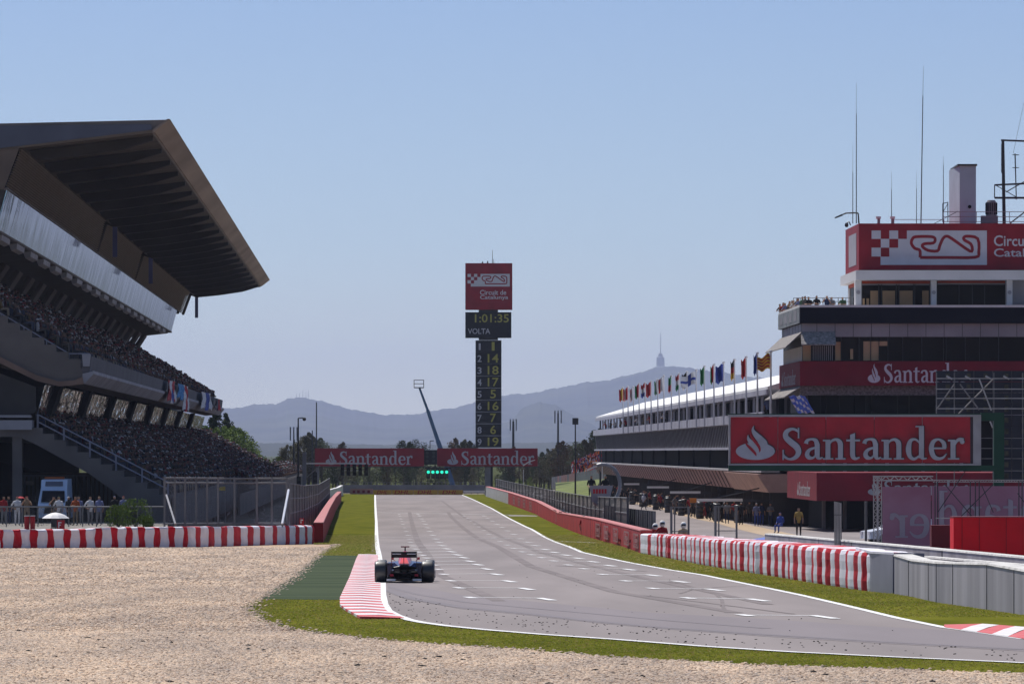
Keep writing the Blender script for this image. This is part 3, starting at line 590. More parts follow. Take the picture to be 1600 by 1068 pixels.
# flags hung over the parapet
def cloth_flag(name, label, Y, px0, px1, cols, h0=556, h1=600, grp='flags hung over the upper tier parapet'):
    mb = MB(); nn = 8; ms = []
    for i, c in enumerate(cols): ms.append(c)
    a = gs(146.5, h0, Y); b = gs(148, h1, Y)
    for i in range(nn):
        for j in range(6):
            def q(i_, j_): y = Y+(px1-px0)*i_/nn; t_ = j_/6; p = a.lerp(b, t_); return Vector((p.x+.25+.12*math.sin(i_*2.1+j_*.8), y, p.z+.15*math.sin(i_*1.3)*t_))
            mb.face([q(i, j), q(i+1, j), q(i+1, j+1), q(i, j+1)], min(len(cols)-1, int(i/nn*len(cols)) if (j % 7) else int(i/nn*len(cols))))
    o = mb.build(name, cols); sm_ = o.modifiers.new('thickness', 'SOLIDIFY'); sm_.thickness = .02; return tag(o, label, 'flag', grp)
mat('f_red', (.45, .03, .035), .8, .1, 2); mat('f_white', (.66, .65, .66), .8, .05, 2); mat('f_blue', (.04, .07, .32), .8, .1, 2); mat('f_lblue', (.06, .25, .52), .8, .1, 2); mat('f_yellow', (.72, .45, .03), .8, .1, 2); mat('f_green', (.03, .22, .07), .8, .1, 2); mat('f_black', (.03, .03, .03), .8, .1, 2); mat('f_orange', (.6, .2, .03), .8, .1, 2)
cloth_flag('flag', 'pink-red and blue striped cross flag hung over the grandstand parapet', 588, 0, 12, ['f_red', 'f_white', 'f_blue', 'f_red', 'f_white'])
cloth_flag('flag', 'light blue and white flag hung over the parapet between two red flags', 616, 0, 14, ['f_lblue', 'f_lblue', 'f_white'], h1=588)
cloth_flag('flag', 'long red and white flag hung low over the grandstand parapet', 634, 0, 9, ['f_white', 'f_red', 'f_red', 'f_white'], h1=612)
cloth_flag('flag', 'white and dark blue diagonal flag on the parapet right of the others', 700, 0, 22, ['f_white', 'f_blue', 'f_white'], h1=598)
cloth_flag('flag', 'small dull red flag on the far end of the grandstand parapet', 762, 0, 10, ['parapet', 'f_red'], h0=562, h1=592)
# ------------------------------------------------------------------ PIT BUILDING (long, white roof), right side
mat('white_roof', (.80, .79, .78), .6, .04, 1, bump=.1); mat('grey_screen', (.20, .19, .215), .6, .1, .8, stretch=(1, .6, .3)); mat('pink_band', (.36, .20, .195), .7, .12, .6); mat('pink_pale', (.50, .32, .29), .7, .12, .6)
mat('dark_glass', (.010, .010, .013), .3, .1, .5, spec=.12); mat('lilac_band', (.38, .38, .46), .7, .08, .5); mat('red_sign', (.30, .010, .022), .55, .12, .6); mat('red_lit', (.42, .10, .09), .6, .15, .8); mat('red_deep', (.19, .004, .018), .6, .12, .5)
mat('letter_white', (.62, .61, .66), .5, .04, 1); mat('letter_grey', (.36, .37, .40), .5, .06, 1); mat('white_col', (.5, .49, .54), .6, .06, .6)
def bx(Y, d, z): return Vector((bX(Y)+d, Y, z))
def bext(mb, sec, Ya, Yb, m=None): return mb.prism([bx(Ya, d, z) for d, z in sec], [bx(Yb, d, z) for d, z in sec], m)
pb = thing('pit_building', 'long pit building with bright white sloping roof and grey screens above garages', 'building', (bX(520), 500, 0))
YA, YB = 507, 945
mb = MB(); bext(mb, [(-.6,10.75),(-.6,10.95),(6,12.95),(14,12.4),(14,10.7)], YA, YB); mb.build('roof', 'white_roof', pb)
mb = MB(); bext(mb, [(-.7,10.35),(-.7,10.74),(-.55,10.74),(-.55,10.35)], YA, YB); mb.build('valance', 'lilac_band', pb)
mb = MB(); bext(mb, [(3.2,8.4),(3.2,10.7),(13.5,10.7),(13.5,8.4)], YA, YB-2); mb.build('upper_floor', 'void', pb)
mb = MB()
for k in range(28):
    Y = YA+5+15.2*k; mb.box(bX(Y)+2.9, bX(Y)+3.15, Y, Y+ (5 if k % 3 else 9), 8.45, 10.6)
mb.build('upper_wall_panels', 'grey_screen', pb)
for k in range(37): Y = YA+3+11.9*k; mb = MB(); mb.box(bX(Y)-.3, bX(Y)-.1, Y, Y+.25, 8.3, 10.7); mb.build('column', 'white_col', pb)
mb = MB(); bext(mb, [(-1.0,8.35),(-1.0,9.05),(-.85,9.05),(-.85,8.45),(13.5,8.45),(13.5,8.3),(-1,8.3)], YA, YB); mb.build('balcony', 'lilac_band', pb)
mb = MB(); bext(mb, [(-.5,6.3),(-.75,8.28),(13.4,8.28),(13.4,6.3)], YA, YB-.5, 0)
mb.cm = 1
for k in range(145): Y = YA+1+3*k; mb.prism([bx(Y, -.52, 6.35), bx(Y, -.76, 8.2), bx(Y+.15, -.76, 8.2), bx(Y+.15, -.52, 6.35)], [bx(Y, -.58, 6.35), bx(Y, -.82, 8.2), bx(Y+.15, -.82, 8.2), bx(Y+.15, -.58, 6.35)])
mb.build('screen_wall', ['grey_screen', 'concrete_dark'], pb)
mb = MB(); bext(mb, [(-.85,6.2),(-.85,6.4),(-.2,6.4),(-.2,6.2)], YA, YB); mb.build('ledge', 'lilac_band', pb)
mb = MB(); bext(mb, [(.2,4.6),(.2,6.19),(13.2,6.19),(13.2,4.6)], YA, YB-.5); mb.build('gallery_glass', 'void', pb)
for k in range(13): Y = YA+4+34*k; mb = MB(); mb.box(bX(Y)-.1, bX(Y)+.1, Y, Y+.4, 4.6, 6.2); mb.build('mullion', 'void', pb)
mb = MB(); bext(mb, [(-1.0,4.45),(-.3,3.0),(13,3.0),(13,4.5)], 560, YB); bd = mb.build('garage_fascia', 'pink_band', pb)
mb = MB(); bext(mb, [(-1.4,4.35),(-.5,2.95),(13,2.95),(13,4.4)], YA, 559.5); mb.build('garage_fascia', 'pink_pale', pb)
mb = MB(); bext(mb, [(-1.1,4.45),(-1.1,4.6),(.3,4.6),(.3,4.45)], YA, YB); mb.build('ledge', 'concrete_pale', pb)
mb = MB()
for k in range(60): Y = 562+6.4*k; mb.prism([bx(Y, -1.02, 4.42), bx(Y, -.34, 3.02), bx(Y+.3, -.34, 3.02), bx(Y+.3, -1.02, 4.42)], [bx(Y, -1.07, 4.42), bx(Y, -.39, 3.02), bx(Y+.3, -.39, 3.02), bx(Y+.3, -1.07, 4.42)])
mb.build('fascia_joint', 'concrete_dark', bd)
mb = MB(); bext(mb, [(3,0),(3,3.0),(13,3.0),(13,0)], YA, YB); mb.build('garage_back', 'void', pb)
for k in range(30): Y = YA+8+14.2*k; mb = MB(); mb.box(bX(Y)+.2, bX(Y)+3, Y, Y+.5, 0, 3.0); mb.build('garage_divider', 'concrete_dark', pb)
# balcony sign letters reading along the lilac band are illegible at this distance; service booms over the pit stops
mat('boom_white', (.8, .8, .8), .4, .03, 1); mat('boom_tip', (.7, .35, .03), .5, .1, 1)
mat('mesh_grey', (.2,.2,.21), .6, .1, 1)
booms = [(1202, 800, 1078, 781, 'f_orange', 'nearest pit boom with orange tip and white arm over the pit lane'), (1120, 768, 1038, 769, 'steel_dark', 'long white pit boom second from the orange-tipped one'), (1065, 760, 1003, 761, 'steel_dark', 'white pit boom third from the orange-tipped one'), (1010, 755, 968, 756, 'steel_dark', 'small far white pit boom beyond the others')]
bd_Y = (517, 600, 677, 768)
for (x1, y1, x0, y0, tip, lab), Y in zip(booms, bd_Y):
    z = EYE+(HY-y0)*Y/F; xa = (x0-HX)/F*Y; xb = bX(Y)+.5
    t = thing('pit_boom', lab, 'boom', (xb, Y, 0), 'pit stop booms')
    mb = MB(); mb.box(xa+.5, xa+(xb-xa)*.62, Y-.15, Y+.15, z-.09, z+.12); mb.build('arm', 'boom_white', t)
    mb = MB(); mb.box(xa+(xb-xa)*.62, xb, Y-.1, Y+.1, z-.12, z+.05); mb.tube((xa+1.2, Y, z), (xb, Y, z+1.2), .05, .05, 5); mb.tube((xb-.3, Y, 0), (xb-.3, Y, z+1.3), .12, .1, 6); mb.build('frame', 'steel_dark', t)
    mb = MB(); mb.box(xa, xa+.5, Y-.22, Y+.22, z-.2, z+.16); mb.build('tip', tip, t)
# flagpoles
fx = [220,252,287,323,362,400,443,482,530,580,630,690,742,803,865,935,1010,1082,1168]; fy = [350,345,345,325,318,310,298,275,275,262,250,238,215,203,190,172,155,130,118]
FL = [('f_yellow f_red', 'small yellow and red flag, leftmost of the row on the pit building', 'h', 1), ('f_red f_white f_red', 'red flag with a pale middle, second from the left', 'h', 1.25), ('f_white f_red f_white', 'white flag with red blotch, third from the left', 'h', 1.0),
 ('f_red f_green', 'dark red and green flag, fourth from the left', 'h', 1), ('f_red f_white f_blue', 'red, white and blue flag, fifth from the left', 'v', 1), ('f_red', 'plain red flag, sixth from the left', 'h', 1.2), ('f_green f_white f_green', 'narrow green and white flag, seventh from the left', 'h', .7),
 ('f_white f_red f_white', 'red and white flag wide open, eighth from the left', 'h', 1.7), ('f_green f_red', 'furled dark green and red flag, ninth from the left', 'v', .6), ('f_red f_white f_green', 'furled red, white and green flag, tenth from the left', 'v', .7), ('f_black f_red f_white', 'furled dark flag with red and white below, eleventh from the left', 'v', 1.0),
 ('CROSS', 'large white flag with a blue cross streaming left', 'h', 3.4), ('f_green', 'furled green flag right of the blue cross flag', 'v', .75), ('f_red f_green', 'furled red flag with dark stripe, second right of the blue cross flag', 'h', .6), ('f_blue', 'blue flag leaning left in the wind', 'h', 1.5), ('f_black f_red f_yellow', 'furled black, red and yellow flag', 'v', .6),
 ('f_red', 'furled bright red flag, third from the right', 'h', .8), ('f_blue', 'furled dark blue flag, second from the right', 'h', .55), ('CAT', 'yellow flag with red stripes streaming left, rightmost of the row', 'v', 2.3)]
mat('pole', (.62, .62, .66), .4, .04, 1)
for i, (zx, zy) in enumerate(zip(fx, fy)):
    px = 920+zx/4.106; py = 520+zy/4.106; k_ = (px-HX)/F; Y = 27.3/(k_+.01705); top = P(px, py, Y)
    t = thing('flagpole', 'white flagpole number %d from the left along the pit building balcony' % (i+1), 'flagpole', (top.x, Y, 8.3), 'flagpoles along the pit building balcony')
    t['label'] = 'white flagpole carrying the '+FL[i][1].split(',')[0]
    mb = MB(); mb.tube((top.x, Y, 8.3), (top.x, Y, top.z), .09, .06, 6); mb.build('pole', 'pole', t); mb = MB(); mb.ball((top.x, Y, top.z), .13); mb.build('finial', 'pole', t)
    spec_, lab, ax, wd = FL[i]; hgt = 1.45 if wd < 2 else 1.15; wd_ = wd*.4; mb = MB(); nu, nv = 10, 9
    cols = {'CROSS': ['f_white', 'f_blue'], 'CAT': ['f_yellow', 'f_red']}.get(spec_) or spec_.split()
    def q(a, b):
        dr = a*wd_; sag = dr*.42+ (.3*a*(b) if wd < 2 else 0)
        w_ = hgt*(1-.25*a) if wd < 2 else hgt*(1-.2*a)
        return Vector((top.x-.08-dr, Y-.25*math.sin(a*7+b*1.5)*min(1, wd), top.z-.15-sag-b*w_+.10*math.sin(a*8)))
    for a in range(nu):
        for b in range(nv):
            if spec_ == 'CROSS': m_ = 1 if (b in (4, 5) or a in (3, 4)) else 0
            elif spec_ == 'CAT': m_ = b % 2
            elif ax == 'h': m_ = min(len(cols)-1, a*len(cols)//nu)
            else: m_ = min(len(cols)-1, b*len(cols)//nv)
            mb.face([q(a/nu, b/nv), q((a+1)/nu, b/nv), q((a+1)/nu, (b+1)/nv), q(a/nu, (b+1)/nv)], m_)
    o = mb.build('flag', cols); sm_ = o.modifiers.new('thickness', 'SOLIDIFY'); sm_.thickness = .02; tag(o, lab, 'flag', 'flags on the pit building')
# ------------------------------------------------------------------ CONTROL BUILDING (front faces at Y = 480)
YC = 480.0; sC = F/YC
def cp(px, py, Y=YC): return P(px, py, Y)
def cbox(mb, px0, px1, py0, py1, dy=0, depth=26, m=None, shear=True):
    """block with its front face drawn at the measured rows, running back along the straight"""
    Y = YC+dy; a, b = P(px0, py0, Y), P(px1, py1, Y)
    f = [Vector((a.x, Y, b.z)), Vector((b.x, Y, b.z)), Vector((b.x, Y, a.z)), Vector((a.x, Y, a.z))]
    return mb.prism(f, [p+Vector((-.01705*depth, depth, 0)) for p in f], m)
mat('cream_wall', (.60, .585, .60), .7, .06, .4); mat('navy_band', (.004, .005, .014), .7, .1, .3, spec=.15); mat('panel_grey', (.30, .285, .31), .6, .1, .4, bump=.1); mat('stipple', (.21, .20, .205), .9, .3, 6, bump=.4); mat('window_dark', (.012, .009, .008), .35, .3, .15, spec=.10, stretch=(1, 1, .2))
mat('blind_lit_room_tan', (.50, .33, .19), .7, .08, .5); mat('orange_blind', (.42, .06, .025), .7, .12, 1); mat('awning', (.27, .25, .24), .85, .25, 5); mat('hatch_grey', (.26, .28, .29), .6, .25, 1.2); mat('white_lit', (.72, .71, .70), .6, .04, 1); mat('light_box', (.38, .36, .40), .6, .05, 1)
cb = thing('control_building', 'stepped race control building with red boards, dark window bands and a roof terrace', 'building', (cp(1250, 700).x, YC, g(YC)))
XR = 1760
mb = MB(); cbox(mb, 1342, XR, 349, 421.3, 5, 14.5); top = mb.build('sign_block', 'red_sign', cb)
# left face of the sign block catches the sun: same red, with a faded white panel
p0 = P(1342, 421, YC+5); mb = MB()
def lface(mb, pxn, py0, py1, dy, y0, y1, out=.02, m=0):
    Y = YC+dy; x = (pxn-HX)/F*Y; za, zb = EYE+(HY-py0)*Y/F, EYE+(HY-py1)*Y/F
    A = [Vector((x-out-.01705*q, Y+q, z)) for q, z in ((y0, zb), (y1, zb), (y1, za), (y0, za))]
    return mb.ext(A, (out*.9, 0, 0), m)
lface(mb, 1342, 362, 412, 5, 2.5, 10.5, .03); mb.build('side_panel', 'light_box', top)
mb = MB(); kz = 960/ (1292-330)  # metres per logo unit
kk = (P(1542, 0, YC+5).x-P(1361.8, 0, YC+5).x)/(1292-330)
circuit_logo(mb, P(1361.8, 413.8, YC+5-.003), (1, 0, 0), (0, 0, 1), (0, -1, 0), kk, 0, 1); mb.build('circuit_emblem', ['letter_white', 'red_sign'], top)
mb = MB(); hL = 17/sC*(YC+5)/YC
put_text(mb, 'Circuit de', P(1553, 384.5, YC+4.97), (1, 0, 0), (0, 0, 1), hL, 4.0); put_text(mb, 'Catalunya', P(1553, 405, YC+4.97), (1, 0, 0), (0, 0, 1), hL, 4.3); mb.build('lettering', 'letter_white', top)
mb = MB(); cbox(mb, 1338, XR, 422, 437, 3.5, 17.5); mb.build('cornice', 'cream_wall', cb)
mb = MB(); cbox(mb, 1347, XR, 437.2, 477, 6.5, 13.5); tw = mb.build('upper_windows', 'window_dark', cb)
mb = MB()
for a, b, c, d in ((1360, 1372, 454, 476.5), (1348, 1351, 466, 476.5), (1354, 1358, 466, 476.5), (1379, 1398.5, 454, 476.5), (1405.5, 1426, 454, 476.5), (1441, 1451, 454, 476.5)):
    mb = MB(); cbox(mb, a, b, c, d, 6.4, .06); mb.build('blind', 'blind_lit_room_tan', tw)
for a, b, c in ((1347, 1453, 443), (1465, 1571, 442)):
    mb = MB(); cbox(mb, a, b, 436.8, c, 6.3, .1); mb.build('sun_blind', 'orange_blind', tw); mb = MB(); cbox(mb, a, b-1, c+.2, c+2.5, 6.3, .08); mb.build('blind_rail', 'panel_grey', tw)
mb = MB()
for x in (1372.5, 1377, 1400, 1404, 1427, 1429, 1498, 1519, 1538): cbox(mb, x, x+1.3, 444, 477, 6.2, .08)
mb.build('mullion', 'steel_dark', tw)
for a, b in ((1336.5, 1346), (1455, 1463.5), (1573, 1582)):
    mb = MB(); cbox(mb, a, b, 437, 478, 4.5, 1.2); c_ = mb.build('column', 'cream_wall', cb)
    q = P((a+b)/2, 456.5, YC+4.4); mb = MB(); mb.tube((q.x, q.y, q.z), (q.x, q.y+.08, q.z), .14, .14, 14); mb.build('roundel', 'panel_grey', c_)
mb = MB(); cbox(mb, 1582, XR, 437, 477, 5.5, 4); mb.build('wall_panel', 'panel_grey', cb)
mb = MB(); lface(mb, 1347, 437.5, 476, 6.5, .5, 12.5, .05, 0); mb.build('side_window', 'window_dark', cb)
mb = MB(); lface(mb, 1346.5, 437.5, 444, 6.5, .3, 12.7, .12, 0); mb.build('sun_blind', 'orange_blind', cb)
mb = MB(); lface(mb, 1346.5, 437.5, 477, 6.5, 12.2, 13.2, .12, 0); mb.build('corner_post', 'cream_wall', cb)
# main body, bands from the terrace downwards
mb = MB(); cbox(mb, 1250, XR, 480, 505, 0, 26); tb = mb.build('terrace_band', 'navy_band', cb)
mb = MB(); cbox(mb, 1249.2, XR, 476.3, 479.9, -.05, 26.5); mb.build('coping', 'white_lit', tb)
mb = MB(); lface(mb, 1250, 480.2, 504.5, 0, 0.02, 26.5, .06); mb.build('side_screen', 'hatch_grey', tb)
mb = MB()
for k in range(4): lface(mb, 1249.0, 483.5+k*1.2, 500-k*.5, 0, 3+6*k, 6.2+6*k, .03)
mb.build('faded_mark', 'panel_grey', tb)
mb = MB(); cbox(mb, 1253, XR, 505.2, 526, .3, 25); pn = mb.build('panel_band', 'panel_grey', cb)
mb = MB()
for k in range(19): x = 1276+28.4*k; cbox(mb, x, x+.8, 505.3, 525.8, .28, .05)
mb.build('joint', 'steel_dark', pn)
mb = MB()
for k in range(6): lface(mb, 1252.7, 505.4, 525, .3, 3.5*k+.5, 3.5*k+3.4, .03)
mb.build('side_panel', 'light_box', pn)
mb = MB(); cbox(mb, 1254, XR, 526, 564, .6, 24); wb = mb.build('window_band', 'window_dark', cb)
mb = MB()
for a, b, c, d in ((1254.3, 1267, 534, 563.5), (1305, 1313.5, 534, 563), (1328.5, 1333, 545, 561), (1349, 1373, 533, 563), (1373.6, 1386.5, 533, 540)): mb = MB(); cbox(mb, a, b, c, d, .55, .06); mb.build('painted_lit_interior', 'blind_lit_room_tan', wb)  # opaque tan slabs on the glass, lit rooms put in as colour
mb = MB()
for x in (1267.3, 1304, 1314, 1342, 1360, 1373, 1387, 1410, 1440, 1474, 1478, 1508, 1530, 1560): cbox(mb, x, x+.9, 526.2, 563.8, .45, .08)
mb.build('mullion', 'steel_dark', wb)
mb = MB()
for k in range(11): cbox(mb, 1270+3*k, 1271.2+3*k, 540, 563, .5, .04)
mb.build('vertical_blind', 'panel_grey', wb)
mb = MB(); lface(mb, 1254, 541, 563.8, .6, .4, 23, .06); mb.build('side_wall', 'white_lit', cb)
# front awning of mesh over the corner and the side awning
Ya = YC; mb = MB()
def aw(px_a, px_b, pyt, pyb, out, m=0):
    a, b = P(px_a, pyt, YC+.2), P(px_b, pyb, YC+.2); mb.prism([(a.x, a.y, a.z), (b.x, a.y, a.z), (b.x, a.y-out, b.z), (a.x, a.y-out, b.z)], [(a.x, a.y, a.z-.08), (b.x, a.y, a.z-.08), (b.x, a.y-out, b.z-.08), (a.x, a.y-out, b.z-.08)], m)
aw(1251, 1305, 518, 538, 1.2)
a = P(1253, 518, YC+.2); q0 = Vector((a.x, YC, a.z)); q1 = Vector((a.x-.44, YC+26, a.z))
mb.prism([q0, q1, q1+Vector((-1.2, 0, -1.1)), q0+Vector((-1.2, 0, -1.1))], [q0-Vector((0, 0, .08)), q1-Vector((0, 0, .08)), q1+Vector((-1.2, 0, -1.18)), q0+Vector((-1.2, 0, -1.18))]); mb.build('awning', 'awning', cb)
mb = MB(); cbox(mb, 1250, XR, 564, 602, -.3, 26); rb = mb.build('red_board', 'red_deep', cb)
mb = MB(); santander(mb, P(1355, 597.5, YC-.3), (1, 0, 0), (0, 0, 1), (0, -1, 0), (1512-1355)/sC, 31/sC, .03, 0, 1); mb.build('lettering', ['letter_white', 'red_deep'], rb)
mb = MB(); x_ = P(1250, 0, YC-.3).x; santander(mb, Vector((x_-.01705*23, YC+23, P(0, 599, YC).z)), (.01705, -1, 0), (0, 0, 1), (-1, -.017, 0), 18, 1.1, .004, 0, 1, inc=.0002); mb.build('lettering', ['letter_grey', 'red_deep'], rb)
mb = MB(); cbox(mb, 1250, XR, 602.2, 617, .5, 25); sf = mb.build('soffit_band', 'stipple', cb)
mb = MB(); a = P(1250, 604, YC); q0 = Vector((a.x, YC, a.z)); q1 = Vector((a.x-.44, YC+26, a.z))
mb.prism([q0, q1, q1+Vector((-1.1, 0, -.7)), q0+Vector((-1.1, 0, -.7))], [q0-Vector((0, 0, .08)), q1-Vector((0, 0, .08)), q1+Vector((-1.1, 0, -.78)), q0+Vector((-1.1, 0, -.78))]); mb.build('awning', 'awning', cb)
mb = MB(); cbox(mb, 1262, XR, 617.2, 700, 3, 21); lw_ = mb.build('lower_storey', 'window_dark', cb)
mb = MB()
for x in (1282, 1290, 1311, 1336, 1352, 1361, 1402, 1420): cbox(mb, x, x+1, 618, 690, 2.9, .1)
mb.build('mullion', 'concrete_dark', lw_)
mb = MB(); cbox(mb, 1249, XR, 646, 655, -.5, 26); mb.build('floor_slab', 'panel_grey', cb)
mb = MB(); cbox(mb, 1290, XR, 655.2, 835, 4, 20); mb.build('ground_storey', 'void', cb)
for x in (1285, 1318, 1351, 1384, 1440, 1500): mb = MB(); cbox(mb, x, x+5, 655, 834, 1, .5); mb.build('ground_column', 'panel_grey', cb)
# projecting red box at the foot
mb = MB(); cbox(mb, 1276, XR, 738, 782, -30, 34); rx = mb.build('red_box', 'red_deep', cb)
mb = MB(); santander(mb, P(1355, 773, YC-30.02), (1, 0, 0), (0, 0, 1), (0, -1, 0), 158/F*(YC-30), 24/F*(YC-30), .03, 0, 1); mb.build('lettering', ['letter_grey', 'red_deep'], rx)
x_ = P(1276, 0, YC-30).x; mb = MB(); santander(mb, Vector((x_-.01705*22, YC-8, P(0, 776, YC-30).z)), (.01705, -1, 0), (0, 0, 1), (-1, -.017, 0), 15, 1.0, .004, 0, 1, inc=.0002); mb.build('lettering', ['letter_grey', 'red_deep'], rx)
railing('railing', [cp(1240, 478, YC+24), cp(1334, 478, YC+2)], 2.5, .6, .025, parent=cb, rails=2, m='steel_dark')
# torn blue and white banner on the terrace corner
mb = MB(); nu = 9
for i in range(nu):
    for j in range(6):
        def q(a, b): x = 1232+a*26/nu+b*2.5; y = 618+b*27/6+math.sin(a*1.7)*1.2; return P(x, y, YC-2-.15*math.sin(a+b))
        mb.face([q(i, j), q(i+1, j), q(i+1, j+1), q(i, j+1)], 0 if math.sin(i*2.3+j*3.9)+math.sin(i*1.1-j*2.2) > -.55 else 1)
o = mb.build('banner', ['f_blue2', 'white_lit'] if 'f_blue2' in MATS else [mat('f_blue2', (.12, .2, .62), .7, .05, 1), 'white_lit']); sm_ = o.modifiers.new('t', 'SOLIDIFY'); sm_.thickness = .03; tag(o, 'blue and white patterned banner hung on the corner of the control building', 'banner')
# ---------------- roof equipment
def antenna(name, px, ytop, ybase, r0, Y, label, whip=None):
    t = thing(name, label, 'antenna', P(px, ybase, Y), 'antennas on the control building roof'); mb = MB(); r0 *= .62
    ym = whip or (ytop+ybase)/2; mb.tube(P(px, ybase, Y), P(px+ (3 if px > 1430 and ybase-ytop > 200 else 0), ym, Y), r0, r0*.7, 6); mb.build('mast', 'steel_dark', t)
    mb = MB(); mb.tube(P(px+(3 if px > 1430 and ybase-ytop > 200 else 0), ym, Y), P(px+(4 if px > 1430 and ybase-ytop > 200 else 0), ytop, Y), r0*.35, r0*.2, 5); mb.build('whip', 'steel_dark', t)
antenna('antenna', 1338, 130, 349, .06, 487, 'tall thin antenna at the left corner of the roof', 178)
antenna('antenna', 1332.5, 225, 349, .05, 488, 'shorter antenna just left of the tall corner antenna', 268)
antenna('antenna', 1393, 268, 349, .05, 488, 'short thin antenna above the track emblem', 296)
antenna('antenna', 1432, 268, 349, .045, 488, 'short thin antenna beside the tallest antenna', 294)
antenna('antenna', 1439, 103, 349, .07, 488, 'tallest thin antenna in the middle of the roof', 150)
antenna('antenna', 1474, 243, 349, .05, 489, 'slim mast with a small white cross piece beside the white chimney', 258)
t = thing('chimney', 'tall white box-shaped chimney on the control building roof', 'chimney', P(1508, 349, 490)); mb = MB(); a, b = P(1499.5, 349, 489), P(1525, 259, 489); mb.prism([(a.x, 489, a.z), (b.x, 489, a.z), (b.x, 489, b.z), (a.x, 489, b.z)], [(a.x-.25, 497, a.z), (b.x-.1, 497, a.z), (b.x-.1, 497, b.z), (a.x-.25, 497, b.z)]); mb.build('shaft', mat('chimney_grey', (.40, .47, .54), .7, .06, .6), t)
mb = MB(); q = P(1515, 323, 488.98); mb.tube((q.x, q.y-.05, q.z), (q.x, q.y+.01, q.z), .13, .13, 14); mb.build('vent', 'void', t)
mb = MB(); a, b = P(1498.6, 259, 488.9), P(1525.8, 258, 488.9); mb.box(a.x-.1, b.x+.05, 488.85, 497.1, a.z, b.z+.08); mb.build('cap', 'steel_dark', t)
t = thing('air_unit', 'grey round ventilation unit with vertical slats on the roof', 'ventilator', P(1549, 349, 490)); c = P(1549, 349, 491); mb = MB(); ztop = P(0, 316, 491).z
mb.tube((c.x, c.y, c.z), (c.x, c.y, ztop), .40, .40, 18); mb.tube((c.x, c.y, ztop), (c.x, c.y, ztop+.15), .36, .28, 18); mb.build('drum', 'panel_grey', t)
mb = MB()
for i in range(18): aa = i*math.pi/9; mb.box(c.x+.41*math.cos(aa)-.03, c.x+.41*math.cos(aa)+.03, c.y+.41*math.sin(aa)-.03, c.y+.41*math.sin(aa)+.03, ztop-.9, ztop-.05)
mb.build('slat', 'void', t); mb = MB(); mb.box(c.x-.75, c.x+.45, c.y-.5, c.y+.5, c.z, c.z+.55); mb.build('base', 'panel_grey', t)
t = thing('lattice_mast', 'steel lattice mast with platform cut by the right edge of the photo', 'mast', P(1567, 349, 490)); mb = MB()
def q(x, y, Y=490): return P(x, y, Y)
mb.tube(q(1569, 349), q(1567, 219), .13, .11, 6); mb.tube(q(1564, 219), q(1640, 222), .07, .07, 5); mb.tube(q(1565, 226), q(1565, 270), .04, .04, 4)
for y_ in (226, 233, 241, 249, 257, 266): mb.tube(q(1564, y_), q(1568, y_), .035, .035, 4)
mb.build('frame', 'steel_dark', t); mb = MB()
mb.tube(q(1554, 289), q(1640, 285), .07, .07, 5); mb.tube(q(1554, 309), q(1640, 309), .08, .08, 5); mb.tube(q(1554, 289), q(1554, 309), .05, .05, 4); mb.tube(q(1557, 290), q(1590, 309), .04, .04, 4); mb.tube(q(1572, 300), q(1600, 284), .05, .05, 4)
mb.tube(q(1630, 309), q(1578, 349), .06, .06, 4); mb.tube(q(1586, 240), q(1588, 312), .05, .04, 5); mb.tube(q(1582, 242), q(1592, 242), .04, .04, 4); mb.tube(q(1582, 262), q(1592, 262), .04, .04, 4); mb.build('platform', 'steel_dark', t)
mb = MB(); mb.tube(q(1600, 160), q(1583, 240), .012, .012, 3); mb.build('stay_wire', 'steel_dark', t)
t = thing('roof_railing', 'thin grey railing along the control building roof', 'railing', P(1430, 349, 487)); railing('rail', [P(1396, 349, 487), P(1475, 349, 487)], 3.5, .28, .022, parent=t, rails=1, m='panel_grey')
railing('rail', [P(1474, 348, 487), P(1655, 348, 487)], 1.1, .8, .025, parent=t, rails=3, m='panel_grey'); mb = MB(); mb.tube(q(1473, 347), q(1473, 318), .04, .04, 4); mb.tube(q(1473, 318), q(1481, 316), .04, .04, 4); mb.tube(q(1481, 316), q(1481, 347), .04, .04, 4); mb.tube(q(1473, 332), q(1481, 318), .03, .03, 4); mb.tube(q(1460, 349), q(1497, 330), .03, .03, 4); mb.build('gate_frame', 'steel_dark', t)
t = thing('floodlight', 'floodlight on a curved arm at the left roof corner', 'floodlight', P(1341, 349, 486)); mb = MB()
pts = [P(1342, 349, 486), P(1341, 333, 486), P(1334, 332.5, 486), P(1322, 333, 486), P(1317, 335, 486)]
for a, b in zip(pts, pts[1:]): mb.tube(a, b, .06, .05, 6)
mb.build('arm', 'steel_dark', t); mb = MB(); mb.ext([P(1304, 339.5, 485.8), P(1316, 334, 485.8), P(1317.5, 336.5, 485.8), P(1306, 341, 485.8)], (0, .5, 0)); mb.build('lamp_head', 'steel_dark', t)
t = thing('roof_lamp', 'small round lamp on a bent arm below the floodlight', 'lamp', P(1326, 352, 487)); mb = MB(); mb.tube(P(1329, 352, 487), P(1327, 346.5, 487), .04, .04, 5); mb.tube(P(1327, 346.5, 487), P(1323, 348, 487), .04, .04, 5); mb.build('arm', 'steel_dark', t); mb = MB(); mb.ball(P(1322.8, 351.5, 487), .14, sq=(1, 1, 1.3)); mb.build('shade', 'steel_dark', t)
for px, lab in ((1373, 'white security camera on the red board left of the emblem'), (1395, 'white security camera at the foot of a short antenna')):
    t = thing('security_camera', lab, 'camera', P(px, 349, 486.5)); mb = MB(); a = P(px, 349, 486.5); mb.box(a.x-.1, a.x+.1, 486.4, 486.6, a.z, a.z+.32); mb.build('bracket', 'panel_grey', t); mb = MB(); mb.box(a.x-.2, a.x+.14, 486.2, 486.7, a.z+.33, a.z+.5); mb.build('housing', 'white_lit', t)
